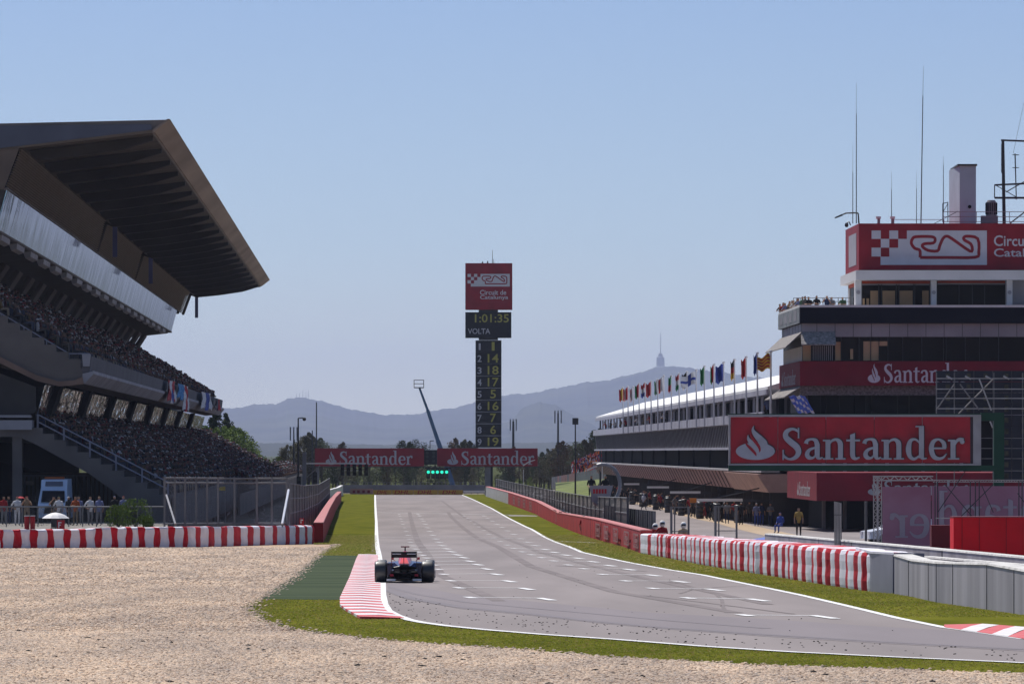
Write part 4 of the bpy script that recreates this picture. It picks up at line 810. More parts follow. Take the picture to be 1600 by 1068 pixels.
# ------------------------------------------------------------------ BILLBOARD over the pit exit
mat('dark_green', (.008, .055, .03), .5, .12, .8); mat('bill_red', (.44, .012, .026), .30, .10, .8, bump=.5, bscale=2.2); mat('frame_light', (.38, .36, .36), .5, .1, 1); mat('silver_letter', (.42, .42, .44), .4, .06, 2); mat('letter_dark', (.05, .03, .035), .5, 0)
YB_ = 330.0; b_ = lambda x, y, d=0: P(x, y, YB_+d)
t = thing('billboard', 'large red billboard with raised silver serif lettering on a dark green frame', 'billboard', (b_(1560, 800).x, YB_, g(YB_)))
def rect(mb, x0, y0, x1, y1, d, th, m=None):
    a, c = b_(x0, y1, d), b_(x1, y0, d); return mb.box(a.x, c.x, YB_+d, YB_+d+th, a.z, c.z, m)
for i, (x0, x1) in enumerate(((1141.5, 1215), (1216, 1290), (1291, 1365.5), (1366.5, 1440.5), (1441.5, 1516))):
    mb = MB(); rect(mb, x0, 651, x1, 723, 0, .15); mb.build('panel', 'bill_red', t)
mb = MB(); rect(mb, 1138, 647.5, 1533, 650.5, -.12, .5); rect(mb, 1138, 724, 1533, 726.5, -.12, .5); mb.build('light_frame', 'frame_light', t)
mb = MB(); rect(mb, 1138.5, 650.6, 1141.2, 723.8, -.1, .4); rect(mb, 1520.5, 650.8, 1533, 723.8, -.05, .4); mb.build('side_strip', 'frame_light', t)
mb = MB(); rect(mb, 1516.2, 650.8, 1520.2, 723.8, -.02, .3); mb.build('cable_strip', 'letter_dark', t)
mb = MB(); rect(mb, 1138.5, 726.8, 1568, 735, 0, .7); rect(mb, 1533.3, 644.5, 1568, 657, .1, .6); rect(mb, 1137, 646, 1533, 647.3, 0, .5); mb.build('beam', 'dark_green', t)
mb = MB(); a = b_(1553, 645, .15); c = b_(1569, 645, .15); mb.box(a.x, c.x, YB_+.12, YB_+.75, g(YB_), b_(0, 644.2).z); mb.build('post', 'dark_green', t)
mb = MB(); santander(mb, b_(1220, 717.5, -.02), (1, 0, 0), (0, 0, 1), (0, -1, 0), (1507-1220)/F*YB_, 52.5/F*YB_, .26, 0, None, logo=False); let = mb.build('lettering', ['silver_letter'], t)
mb = MB()  # dark, shallower copy of the letters behind and to the right
santander(mb, b_(1221.6, 716.7, -.01), (1, 0, 0), (0, 0, 1), (0, -1, 0), (1508-1221)/F*YB_, 52.5/F*YB_, .10, 0, None, logo=False); mb.build('lettering_back', ['letter_dark'], let)
# flame mark
def flame(mb, o, k, dep, m):
    e = [0]
    def put(poly):
        e[0] += 1; q_ = [o+Vector((x*k, 0, y*k)) for x, y in poly]; mb.prism([p+Vector((0, -.01, 0)) for p in q_], [p+Vector((0, -dep-.003*e[0], 0)) for p in q_], m)
    put(ell(100, 46, 96, 43, 44)); put(ribbon([(92,172,1),(88,150,14),(103,126,26),(124,104,34),(140,80,40),(130,56,30)])); put(ribbon([(64,128,1),(66,106,14),(84,84,24),(104,60,28),(112,36,20)]))
def flame_cut(mb, o, k, dep, m):
    for pl_ in (ribbon([(74,140,1),(77,122,9),(94,98,13),(114,74,14),(122,52,9),(118,40,1)]), ribbon([(50,92,1),(58,78,10),(78,58,14),(98,36,12),(104,22,2)])):
        q_ = [o+Vector((x*k, -dep-.012, y*k)) for x, y in pl_]; mb.prism(q_, [p+Vector((0, -.01, 0)) for p in q_], m)
kf = 60/190/F*YB_; mb = MB(); flame(mb, b_(1148.5, 719, -.02), kf, .2, 0); fm = mb.build('flame_emblem', 'silver_letter', t); mb = MB(); flame_cut(mb, b_(1148.5, 719, -.02), kf, .2, 0); mb.build('emblem_groove', 'bill_red', fm)
mb = MB(); flame(mb, b_(1150.2, 718, -.01), kf, .08, 0); mb.build('emblem_back', 'letter_dark', fm)
# ------------------------------------------------------------------ pit exit wall, red hoardings, pink banner, scaffolding
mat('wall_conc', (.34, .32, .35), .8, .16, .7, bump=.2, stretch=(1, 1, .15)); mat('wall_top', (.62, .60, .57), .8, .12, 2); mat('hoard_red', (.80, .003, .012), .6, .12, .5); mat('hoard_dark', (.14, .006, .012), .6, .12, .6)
mat('pink_mesh', (.36, .20, .27), .8, .12, .5, c2=(.30, .13, .19)); mat('pink_letter', (.33, .29, .34), .8, .06, 1); mat('truss', (.42, .40, .39), .45, .1, 2, metal=.3); mat('scaf', (.20, .19, .19), .5, .15, 2, metal=.4); mat('led_back', (.018, .02, .032), .5, .2, .6)
def wall(name, base, top, th, m, mt, label, cat='wall', joints=None, jm='steel_dark', lip=.05):
    """wall on measured ground points; top = rows of its upper edge at the same columns; height from them"""
    mb = MB(); mt_ = MB(); pts = []
    for (x, y), (tx_, ty) in zip(base, top):
        p = G(x, y); z = EYE+(HY-ty)*p.y/F; pts.append((p, z))
    for (a, za), (b, zb) in zip(pts, pts[1:]):
        d = (b-a); n_ = Vector((d.y, -d.x, 0)).normalized()*th
        if n_.x < 0: n_ = -n_
        n_.z = 0
        lo = lambda p: Vector((p.x, p.y, g(p.y)-.05))
        A = [lo(a), lo(a)+n_, Vector((a.x+n_.x, a.y+n_.y, za)), Vector((a.x, a.y, za))]; B = [lo(b), lo(b)+n_, Vector((b.x+n_.x, b.y+n_.y, zb)), Vector((b.x, b.y, zb))]
        mb.prism(A, B)
        q = n_.normalized()*.02; A = [Vector((a.x, a.y, za+.002))-q, Vector((a.x, a.y, za+.002))+n_+q, Vector((a.x, a.y, za+lip))+n_, Vector((a.x, a.y, za+lip))]; B = [Vector((b.x, b.y, zb+.002))-q, Vector((b.x, b.y, zb+.002))+n_+q, Vector((b.x, b.y, zb+lip))+n_, Vector((b.x, b.y, zb+lip))]
        mt_.prism(A, B)
    t_ = thing(name, label, cat, pts[0][0]); mb.build('body', m, t_); mt_.build('coping', mt, t_)
    if joints:
        tot = []; 
        for i, x in enumerate(joints):
            k = next((j for j in range(len(base)-1) if min(base[j][0], base[j+1][0]) <= x <= max(base[j][0], base[j+1][0])), None)
            if k is None: continue
            f = (x-base[k][0])/(base[k+1][0]-base[k][0]); a = pts[k][0].lerp(pts[k+1][0], f); z = pts[k][1]*(1-f)+pts[k+1][1]*f; d = (pts[k+1][0]-pts[k][0]).normalized()*.03; n_ = Vector((d.y, -d.x, 0)).normalized()
            if n_.x > 0: n_ = -n_
            mb = MB(); c = a+n_*.012; mb.prism([Vector((c.x-d.x, c.y-d.y, g(a.y))), Vector((c.x+d.x, c.y+d.y, g(a.y))), Vector((c.x+d.x, c.y+d.y, z)), Vector((c.x-d.x, c.y-d.y, z))], [Vector((a.x-d.x, a.y-d.y, g(a.y))), Vector((a.x+d.x, a.y+d.y, g(a.y))), Vector((a.x+d.x, a.y+d.y, z)), Vector((a.x-d.x, a.y-d.y, z))]); mb.build('joint', jm, t_)
    return t_, pts
wall('concrete_wall', [(1397,927.5),(1425,932.5),(1462.5,941),(1542,952.5),(1600,961),(1760,985)], [(1397,868),(1425,876),(1462,880),(1500,882),(1600,892.5),(1760,909)], .5, 'wall_conc', 'wall_top', 'grey concrete track wall in front of the right-hand corner, with vertical joints', joints=[1420,1451,1463,1490,1542,1585])
wall('concrete_wall', [(1195,866),(1400,892),(1600,918),(1760,940)], [(1195,834.5),(1400,853),(1600,872),(1760,886)], .4, 'wall_conc', 'wall_top', 'low grey concrete wall behind the striped tyres, below the pink banner', joints=[1240,1290,1340,1480,1481.5])
wall('concrete_wall', [(1440,915),(1600,935),(1760,955)], [(1440,870.5),(1600,884.5),(1760,899)], .3, 'wall_conc', 'wall_top', 'middle low concrete wall just behind the front track wall')
t = thing('steel_railing', 'small dark steel railing between the concrete walls', 'railing', G(1430, 915)); railing('rail', [P(1409, 888, 215)-Vector((0, 0, .25)), P(1457, 890, 206)-Vector((0, 0, .25))], .55, .55, .02, parent=t, rails=1, m='steel_dark')
YP = 262.0
def pr(x0, y0, x1, y1, Y, th): a, c = P(x0, y1, Y), P(x1, y0, Y); return (a.x, c.x, Y, Y+th, a.z, c.z)
t = thing('red_hoarding', 'bright red hoarding box at the right edge beneath the green post', 'hoarding', P(1545, 866, 245)); mb = MB(); mb.box(*pr(1490, 808, 1770, 875, 245, 2)); mb.build('panel', 'hoard_red', t); mb = MB()
for x in (1503, 1530, 1572, 1604): mb.box(*pr(x, 808.3, x+.5, 875, 244.98, .015))
mb.box(*pr(1489.5, 806.8, 1770, 807.9, 244.97, 2.05)); mb.build('seam', 'hoard_dark', t)
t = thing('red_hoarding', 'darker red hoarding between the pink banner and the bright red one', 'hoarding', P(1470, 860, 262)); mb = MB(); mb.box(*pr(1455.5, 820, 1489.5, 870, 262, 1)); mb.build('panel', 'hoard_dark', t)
t = thing('pink_banner', 'pale pink fabric banner with large mirror-written letters, back side shown', 'banner', P(1417, 850, 270)); mb = MB(); mb.box(*pr(1379, 760, 1454.5, 852, 270, .06)); mb.build('cloth', 'pink_mesh', t)
mb = MB(); o_ = P(1389, 839.5, 269.99); santander(mb, o_, (1, 0, 0), (0, 0, 1), (0, -1, 0), 65/F*270, 59.5/F*270, .006, 0, None, mirror=True, logo=False, word='er'); mb.build('lettering', ['pink_letter'], t)
t = thing('pink_banner', 'long pink banner with mirror-written letters behind the scaffolding', 'banner', P(1530, 820, 285)); mb = MB(); mb.box(*pr(1456, 759, 1790, 835, 285, .06)); mb.build('cloth', 'pink_mesh', t)
mb = MB(); santander(mb, P(1461, 826, 284.99), (1, 0, 0), (0, 0, 1), (0, -1, 0), 230/F*285, 60/F*285, .006, 0, None, mirror=True, logo=False, word='Santand'); mb.build('lettering', ['pink_letter'], t)
def truss(mb, a, b, h, nseg, r=.035, up=Vector((0, 0, 1))):
    a = Vector(a); b = Vector(b); u_ = up*h; mb.tube(a, b, r, r, 4); mb.tube(a+u_, b+u_, r, r, 4)
    for i in range(nseg):
        p, q_, c = a.lerp(b, i/nseg), a.lerp(b, (i+1)/nseg), a.lerp(b, (i+.5)/nseg)+u_; mb.tube(p, c, r*.6, r*.6, 4); mb.tube(c, q_, r*.6, r*.6, 4)
t = thing('truss_frame', 'pale aluminium truss frame carrying the pink banner', 'truss', P(1370, 850, 269)); mb = MB(); truss(mb, P(1364, 750, 269), P(1458, 750, 269), .16, 7); mb.build('cross_truss', 'truss', t)
for x in (1365, 1372): mb = MB(); truss(mb, P(x, 853, 269), P(x, 744, 269), .14, 12, .025, Vector((1, 0, 0))); mb.build('upright', 'truss', t)
# scaffold with the backs of the screen wall
t = thing('screen_wall', 'back of a large dark video screen wall held by scaffolding, right of the red board', 'screen', P(1560, 830, 400)); YS = 400.0; mat('junction', (.06, .055, .035), .6, .3, 3)
for r_ in range(4):
    for c in range(6):
        x0 = 1463+29.6*c; y0 = 579+ (17.3 if True else 0)*r_; mb = MB(); mb.box(*pr(x0, y0, x0+28.6, y0+16.6, YS, .5)); md_ = mb.build('screen_module', 'led_back', t); mb = MB(); mb.box(*pr(x0+15+(c % 2)*3, y0+4, x0+21+(c % 2)*3, y0+12, YS-.12, .11)); mb.build('junction_box', 'junction', md_)
for r_ in range(4, 10):
    for c in range(3, 6): x0 = 1463+29.6*c; y0 = 579+17.3*r_; mb = MB(); mb.box(*pr(x0, y0, x0+28.6, y0+16.6, YS, .5)); md_ = mb.build('screen_module', 'led_back', t); mb = MB(); mb.box(*pr(x0+15+(c % 2)*3, y0+4, x0+21+(c % 2)*3, y0+12, YS-.12, .11)); mb.build('junction_box', 'junction', md_)
t = thing('scaffolding', 'steel scaffolding in front of the screen wall, behind the red billboard', 'scaffolding', P(1480, 830, 396)); YS = 397.0
for y in (591, 607.5, 622, 638): mb = MB(); mb.tube(P(1463, y, YS), P(1700, y, YS), .04, .04, 4); mb.build('ledger', 'truss', t)
for x in (1463.5, 1491, 1553, 1598): mb = MB(); mb.tube(P(x, 582, YS), P(x, 830, YS), .035, .035, 4); mb.build('standard', 'scaf', t)
for a, b in (((1530, 592), (1549, 641)), ((1547, 658), (1551, 668)), ((1498, 646), (1552, 592)), ((1500, 600), (1530, 640)), ((1463, 640), (1491, 600))):
    mb = MB(); mb.tube(P(*a, YS-.3), P(*b, YS-.3), .045, .045, 5); mb.build('brace', 'truss' if a[0] in (1530, 1547) else 'scaf', t)
for x in (1479, 1508, 1540, 1568): mb = MB(); mb.tube(P(x, 587, YS-.5), P(x+9, 592, YS-.5), .06, .05, 5); mb.build('bracket', 'truss', t)
for y in (684, 700, 716, 735): mb = MB(); mb.tube(P(1533, y, YS), P(1700, y, YS), .03, .03, 4); mb.build('ledger', 'scaf', t)
t = thing('scaffolding', 'thin steel scaffolding with crossed braces in front of the long pink banner', 'scaffolding', P(1470, 830, 280)); YS = 280.0
mb = MB(); truss(mb, P(1458, 752.5, YS), P(1700, 752.5, YS), .08, 30, .02); mb.build('ledger', 'truss', t)
for x in (1461, 1465, 1516, 1524, 1530, 1592, 1597): mb = MB(); mb.tube(P(x, 752, YS), P(x, 835, YS), .03, .03, 4); mb.build('standard', 'steel_dark', t)
for a, b in (((1476, 756), (1524, 812)), ((1465, 800), (1508, 736)), ((1500, 808), (1552, 756)), ((1534, 758), (1552, 800)), ((1590, 770), (1620, 810))): mb = MB(); mb.tube(P(*a, YS-.2), P(*b, YS-.2), .025, .025, 4); mb.build('brace', 'steel_dark', t)
mb = MB(); mb.tube(P(1462, 809, YS-.3), P(1491, 809, YS-.3), .03, .03, 4); mb.build('ledger', 'truss', t)
# ------------------------------------------------------------------ striped tyre walls
mat('belt_white', (.76, .73, .78), .55, .06, 1.5, bump=.15); mat('belt_red', (.50, .004, .016), .7, .1, 1.5, bump=.15); mat('belt_end', (.21, .205, .25), .5, .06, 1)
def tyre_wall(label, base, tops, xs, depth, redfirst, side, wob=.06, endcap=False):
    """xs = column positions of the stripe edges in order; stripes alternate"""
    bx_, by_ = [p[0] for p in base], [p[1] for p in base]; tx_, ty = [p[0] for p in tops], [p[1] for p in tops]
    mb = MB(); K = 8; prev = None; cols = []
    fine = []
    for i in range(len(xs)-1):
        n_ = 3
        for j in range(n_): fine.append((xs[i]+(xs[i+1]-xs[i])*j/n_, (i+redfirst) % 2, j/n_, i))
    fine.append((xs[-1], (len(xs)+redfirst) % 2, 0, len(xs)))
    pts = [G(x, float(np.interp(x, bx_, by_))) for x, *_ in fine]
    rings = []
    for k, (x, c, f, i) in enumerate(fine):
        p = pts[k]; z1 = EYE+(HY-float(np.interp(x, tx_, ty)))*p.y/F; h = z1-g(p.y)
        d = (pts[min(k+1, len(pts)-1)]-pts[max(k-1, 0)]); d.z = 0; d.normalize(); n_ = Vector((d.y, -d.x, 0))*side
        r_ = random.Random(i*7+len(xs)); bul = .05*math.sin(f*math.pi)+r_.uniform(-.03, .05)
        ring = []
        for q, (zz, oo) in enumerate(((0, 0), (.10, .02), (.28, .03), (.5, .015), (.72, .03), (.9, .025), (.985, -.02), (1.0, -.14), (.99, -depth*.6), (.97, -depth), (0, -depth))):
            sh = d*(math.sin(zz*6+i*1.7)*wob*(1 if 0 < zz < 1 else .4))
            ring.append(Vector((p.x, p.y, g(p.y)-.02+h*zz+(r_.uniform(-.02, .03) if zz > .8 else 0)))+n_*(oo+bul*(1 if oo > -.1 else 0))+sh)
        rings.append((ring, c))
    for (a, c), (b, _) in zip(rings, rings[1:]):
        for q in range(len(a)-1): mb.face([a[q], b[q], b[q+1], a[q+1]], c)
    mb.face(rings[0][0], rings[0][1]); mb.face(rings[-1][0][::-1], 2)
    o = mb.build('tyre_barrier', ['belt_white', 'belt_red', 'belt_end'], smooth=False); return tag(o, label, 'tyre barrier')
xs = []; x = -30.0
redw, whw = 10.3, 14.6; i = 0
zx = [(-60, 1), (-33, 0), (-20, 1), (-5, 0)]
seq = [-45, -33, -22, -8]                    # off frame
edges = [(0, 22), (95, 152), (217, 268), (340, 388), (460, 507), (573, 622), (690, 735), (803, 850), (912, 958), (1005, 1052), (1113, 1160), (1222, 1265), (1325, 1362)]
xs = [-50, -34, -22, -8 if False else -7]
for a, b in edges: xs += [a/4.643, b/4.643]
e2 = [(232, 262), (303, 333), (372, 406), (445, 479), (518, 552), (590, 619), (659, 687), (727, 754), (787, 808), (836, 850), (876, 886)]
xs = [v for v in xs if v < 297]
for a, b in e2: xs += [240+a/3.56, 240+b/3.56]
xs = sorted(set(round(v, 2) for v in xs)); 
tyre_wall('long red and white striped tyre barrier across the gravel on the left', [(-60, 857), (300, 855), (488, 849)], [(-60, 827), (100, 826), (180, 823), (300, 822), (488, 820)], xs, 1.1, (0 if (xs.index(0.0) % 2 == 1) else 1), 1, .035)
rx = [455,505,535,565,595,625,660,695,735,765,810,845,885,925,965,1010,1045,1095,1140,1185,1230,1285,1335,1385,1455,1510]
rx = [930+v/5.333 for v in rx]+[1200+v/4 for v in (102, 145, 182, 235, 285, 330, 383, 433, 497, 558, 610)]
rx = sorted(rx); ex = [1001.5]
for i, v in enumerate(rx):
    wv = .21*((rx[i+1]-v) if i+1 < len(rx) else 13); ex += [v-wv*1.0, v+wv*1.0]
ex += [1361]
wbx = [(a, b) for a, b in WB]
tyre_wall('red and white striped tyre barrier along the right of the track by the marshals', wbx, [(1001, 832), (1060, 836), (1117, 841), (1230, 849), (1300, 856), (1361, 862.5)], ex, 1.5, 0, 1, .05)
t = thing('barrier_end', 'plain grey wrapped end block closing the striped tyre barrier', 'barrier', G(1377, 926)); mb = MB(); p, q_ = G(1361.5, 924.5), G(1395, 927.5); zt = lambda r, yy: EYE+(HY-yy)*r.y/F
A = [Vector((p.x, p.y, g(p.y))), Vector((q_.x, q_.y, g(q_.y))), Vector((q_.x, q_.y, zt(q_, 866))), Vector((p.x, p.y, zt(p, 864)))]; mb.prism(A, [v+Vector((-.1, 6, .02 if k > 1 else 0)) for k, v in enumerate(A)]); mb.build('block', 'belt_end', t)
mb = MB(); mb.prism([A[3]+Vector((-.03, -.03, .003)), A[2]+Vector((.03, -.03, .003)), A[2]+Vector((.03, -.03, .06)), A[3]+Vector((-.03, -.03, .06))], [A[3]+Vector((-.13, 6, .003)), A[2]+Vector((-.07, 6, .003)), A[2]+Vector((-.07, 6, .08)), A[3]+Vector((-.13, 6, .08))]); mb.build('cover', 'belt_white', t)
# ------------------------------------------------------------------ red pit wall and left wall
mat('wall_red', (.40, .016, .022), .7, .16, .8, stretch=(1, .5, 1)); mat('wall_red_top', (.50, .17, .16), .6, .12, 2); mat('ad_pale', (.34, .13, .13), .6, .3, 6); mat('grey_pale', (.42, .41, .43), .7, .1, 1)
wt_, wp = wall('pit_wall', [(794,787),(837.5,803),(871,820),(927.5,841.6),(1001,864)], [(794,769),(839,783),(899,801),(927.5,810.6),(1001,829)], .5, 'wall_red', 'wall_red_top', 'long faded red pit wall with pale advert panels beside the grass verge', joints=[822, 836, 840, 924, 930, 943])
for x in (803, 811, 819, 829, 850, 858, 867, 876, 886, 896, 907, 918, 934, 947, 962, 979, 994):
    bs = [(794,787),(837.5,803),(871,820),(927.5,841.6),(1001,864)]; tp = [(794,769),(839,783),(899,801),(927.5,810.6),(1001,829)]
    yb = float(np.interp(x, [p[0] for p in bs], [p[1] for p in bs])); wpx = 3.2+ (x-800)*.025
    p, q_ = G(x-wpx/2, float(np.interp(x-wpx/2, [p[0] for p in bs], [p[1] for p in bs]))), G(x+wpx/2, float(np.interp(x+wpx/2, [p[0] for p in bs], [p[1] for p in bs])))
    d = (q_-p); n_ = Vector((d.y, -d.x, 0)).normalized(); n_ = n_ if n_.x < 0 else -n_; n_.z = 0
    H_ = EYE+(HY-float(np.interp(x, [p[0] for p in tp], [p[1] for p in tp])))*p.y/F-g(p.y)
    mb = MB()
    for (u0, u1, v0, v1) in ((0, .12, .18, .85), (.88, 1, .18, .85), (.12, .88, .76, .85), (.12, .88, .18, .27), (.2, .8, .42, .62), (.2, .45, .3, .38), (.55, .8, .3, .38), (.2, .5, .66, .72)):
        a, b = p.lerp(q_, u0), p.lerp(q_, u1); F_ = [Vector((a.x, a.y, g(a.y)+H_*v0)), Vector((b.x, b.y, g(b.y)+H_*v0)), Vector((b.x, b.y, g(b.y)+H_*v1)), Vector((a.x, a.y, g(a.y)+H_*v1))]
        mb.prism([v+n_*.004 for v in F_], [v+n_*.014 for v in F_])
    mb.build('advert_panel', 'ad_pale', wt_)
wall('pit_wall', [(759,775),(775,780.5),(794,786.8)], [(759,760),(776,764),(793,769)], .5, 'grey_pale', 'wall_red_top', 'far grey end of the pit wall before it turns red')
wall('track_wall', [(490,848),(505,822),(517,798),(527,783)], [(489,817),(505,794),(518,777),(527,768)], -.5, 'wall_red', 'wall_red_top', 'red barrier wall along the left grass verge running away from the striped tyres', joints=[495, 501, 506, 511, 516])
mb = MB(); 
# ------------------------------------------------------------------ catch fences
net_mat('net_light', (.20, .20, .21), .11); net_mat('net_dark', (.055, .06, .062), .75); mat('post_grey', (.20, .195, .195), .6, .12, 1); mat('post_dark', (.09, .095, .10), .6, .12, 1)
def fence(name, label, pts, h, nposts, netm, pm, r=.06, rails=(1.0,), lean=0, parent_cat='fence', group=None):
    """pts: ground points in metres"""
    t_ = thing(name, label, parent_cat, pts[0], group); seg = [(b-a).length for a, b in zip(pts, pts[1:])]; tot = sum(seg)
    def at(s_):
        for a, b, l_ in zip(pts, pts[1:], seg):
            if s_ <= l_+1e-6: return a.lerp(b, s_/l_)
            s_ -= l_
        return pts[-1]
    mb = MB()
    for i in range(nposts-1):
        a, b = at(tot*i/(nposts-1)), at(tot*(i+1)/(nposts-1)); mb.face([zg(a, .05), zg(b, .05), zg(b, h), zg(a, h)])
    mb.build('netting', netm, t_, fix=False)
    for i in range(nposts): p = at(tot*i/(nposts-1)); mb = MB(); mb.box(p.x-r, p.x+r, p.y-r, p.y+r, g(p.y), g(p.y)+h+.05); mb.build('post', pm, t_)
    for rr in rails:
        mb = MB()
        for a, b in zip(pts, pts[1:]): mb.tube(zg(a, h*rr), zg(b, h*rr), .045, .045, 5)
        mb.build('rail', pm, t_)
    return t_
# left: tall mesh cage behind the striped tyres (standing just behind them)
def gpt(px, Y): return Vector(((px-HX)/F*Y, Y, g(Y)))
fence('mesh_fence', 'tall grey wire mesh fence of square frames behind the striped tyres', [gpt(257, 334), gpt(286, 336), gpt(350, 340), gpt(398, 340), gpt(448, 342)], 3.35, 10, 'net_light', 'post_grey', .05, (1.0, .93, .32))
t = thing('fence_brace', 'slanted pale pole bracing the left end of the mesh fence', 'pole', gpt(262, 332)); mb = MB(); mb.tube(P(260, 773, 332), P(274, 818, 328), .05, .05, 6); mb.build('pole', 'truss', t); mb = MB(); mb.box(*pr(273, 818, 275.5, 823, 328, .1)); mb.build('foot', 'post_grey', t)
t = thing('fence_brace', 'slanted white pole bracing the right end of the mesh fence', 'pole', gpt(441, 338)); mb = MB(); mb.tube(P(451, 765, 338), P(441, 818, 334), .06, .06, 6); mb.build('pole', 'white_paint', t); mb = MB(); mb.box(*pr(440, 818, 442.5, 823, 334, .1)); mb.build('foot', 'post_grey', t)
net_mat('net_thin', (.16, .16, .17), .10)
_g0 = g
def g(Y): return ZS(Y)
fence('chain_fence', 'low chain-link fence in front of the people on the left', [Vector((p.x, p.y, ZS(p.y))) for p in (gpt(-40, 372), gpt(100, 376), gpt(257, 382))], 1.12, 14, 'net_thin', 'post_grey', .03, (1.0,))
g = _g0
L1 = [G(470, 848)+Vector((0, 0, 0)), G(486, 826), G(505, 796), G(518, 778)]
fence('catch_fence', 'grey catch fence running along behind the left red barrier wall', [gpt(452, 345), gpt(475, 430), gpt(498, 560), gpt(515, 745)], 3.1, 24, 'net_dark', 'post_grey', .05, (1.0, .75, .5))
R1 = [Vector((p.x+1.1, p.y, 0)) for p in [G(762, 775), G(794, 787), G(839, 803), G(895, 829), G(948, 848)]]
fence('catch_fence', 'dark grey catch fence behind the red pit wall', R1, 2.35, 40, 'net_dark', 'post_dark', .06, (1.0, .66, .33))
# dense slatted screen end of the fence
t = thing('slatted_screen', 'grey vertical slat screen behind the red wall left of the marshals', 'fence', gpt(985, 345)); a, b = gpt(946, 395), gpt(1023, 330)
for i in range(26):
    p = a.lerp(b, i/25); ztop = EYE+(HY-float(np.interp(i, [0, 25], [789, 798])))*p.y/F; mb = MB(); mb.box(p.x-.055, p.x+.055, p.y-.05, p.y+.05, g(p.y), ztop); mb.build('slat', 'post_grey' if i % 2 else 'post_dark', t)
mb = MB(); mb.face([a+Vector((0, .1, 0)), b+Vector((0, .1, 0)), Vector((b.x, b.y+.1, EYE+(HY-799)*b.y/F)), Vector((a.x, a.y+.1, EYE+(HY-790)*a.y/F))]); mb.build('backing', 'net_dark', t, fix=False)
# gate frames beyond the striped barrier
for x0, x1, yt, yb, lab in ((1049, 1076, 791, 832, 'left grey steel gate frame above the striped barrier, beside the helmeted marshals'), (1118, 1151, 790, 842, 'right grey steel gate frame above the striped barrier')):
    Y = 300; t = thing('gate_frame', lab, 'gate', gpt(x0, Y), 'steel gate frames')
    for x, w_ in ((x0, 3.6), (x0+5.2, 2), (x1, 3)): mb = MB(); mb.box(*pr(x-w_/2, yt, x+w_/2, yb+16, Y+(x-x0)*.1, .25)); mb.build('post', 'post_grey', t)
    mb = MB(); mb.box(*pr(x0, yt, x1, yt+1.6, Y+.3, .1)); mb.box(*pr(x0, yt+38, x1, yt+39.3, Y+.3, .1)); mb.build('rail', 'post_grey', t)
for x, w_, yt, lab in ((1310, 12, 783, 'tall stack of grey mesh fence panels seen edge on before the red box'), (1354, 4.6, 784, 'dark square fence post right of the stacked mesh panels')):
    Y = 250; t = thing('fence_post', lab, 'post', gpt(x, Y)); mb = MB(); n_ = 5 if w_ > 6 else 1
    for i in range(n_): mb.box(*pr(x-w_/2+i*w_/n_, yt+i*.6, x-w_/2+(i+.7)*w_/n_, 862, Y+i*1.2, .3))
    mb.build('panel', 'post_grey' if w_ > 6 else 'post_dark', t); mb = MB(); mb.box(*pr(x-w_/2-.5, yt+20, x+w_/2+.5, yt+21.5, Y-.1, .05)); mb.build('clamp', 'post_dark', t)
# ------------------------------------------------------------------ START GANTRY, lights, scoreboard tower
mat('gantry_red', (.28, .008, .02), .55, .1, .5); mat('black_paint', (.012, .012, .013), .5, 0, spec=.2); mat('green_lit', (.02, .5, .35), .3, 0, emit=(.03, 1, .62), es=1.0); mat('lamp_off', (.03, .035, .035), .3, 0)
mat('steel_grey', (.22, .225, .25), .5, .1, 1, metal=.2); mat('board_black', (.018, .019, .022), .6, .1, .5, spec=.2); mat('led_yellow', (.28, .27, .06), .6, 0, emit=(.55, .50, .10), es=.03); mat('board_white', (.45, .45, .5), .6, .03, 1)
YG = 935.0; kG = YG/F
t = thing('start_gantry', 'start gantry with two red boards bearing white serif lettering across the track', 'gantry', gpt(664, YG))
for x0, x1, tx0, tx1 in ((492, 662.5, 508, 645), (683, 840, 698, 835)):
    mb = MB(); mb.box(*pr(x0, 700, x1, 728, YG, .5)); bd_ = mb.build('board', 'gantry_red', t)
    mb = MB(); santander(mb, P(tx0, 725.5, YG), (1, 0, 0), (0, 0, 1), (0, -1, 0), (tx1-tx0)*kG, 22*kG, .03, 0, 1); mb.build('lettering', ['board_white', 'gantry_red'], bd_)
mb = MB(); mb.box(*pr(662.6, 702.5, 682.9, 725.5, YG+.1, .4)); sg = mb.build('signal_panel', 'board_black', t)
for x in (667.5, 677.5):
    for y in (707, 713, 720): q_ = P(x, y, YG+.1); mb = MB(); mb.tube((q_.x, q_.y-.06, q_.z), (q_.x, q_.y-.002, q_.z), .22, .22, 10); mb.build('lamp', 'lamp_off', sg)
for x, w_ in ((762, 9), (496, 5)): mb = MB(); mb.box(*pr(x-w_/2, 728.2, x+w_/2, 790, YG+.6, .6)); mb.build('support', 'steel_grey', t)
mb = MB(); mb.box(*pr(490, 728.3, 842, 729.4, YG+.1, .5)); mb.build('beam', 'steel_dark', t)
mb = MB(); mb.tube(P(672, 700, YG), P(672, 688.5, YG), .06, .06, 5); mb.tube(P(672, 688.5, YG), P(678, 688, YG), .06, .06, 5); mb.build('lamp_arm', 'steel_dark', t)
t = thing('start_lights', 'row of five black light boxes with green lamps lit under the start gantry', 'traffic light', P(684, 728, YG-2))
mb = MB(); mb.box(*pr(664, 730, 705, 732, YG-2, .15)); mb.tube(P(672, 727, YG-1), P(672, 731, YG-1), .05, .05, 5); mb.build('hanger', 'black_paint', t)
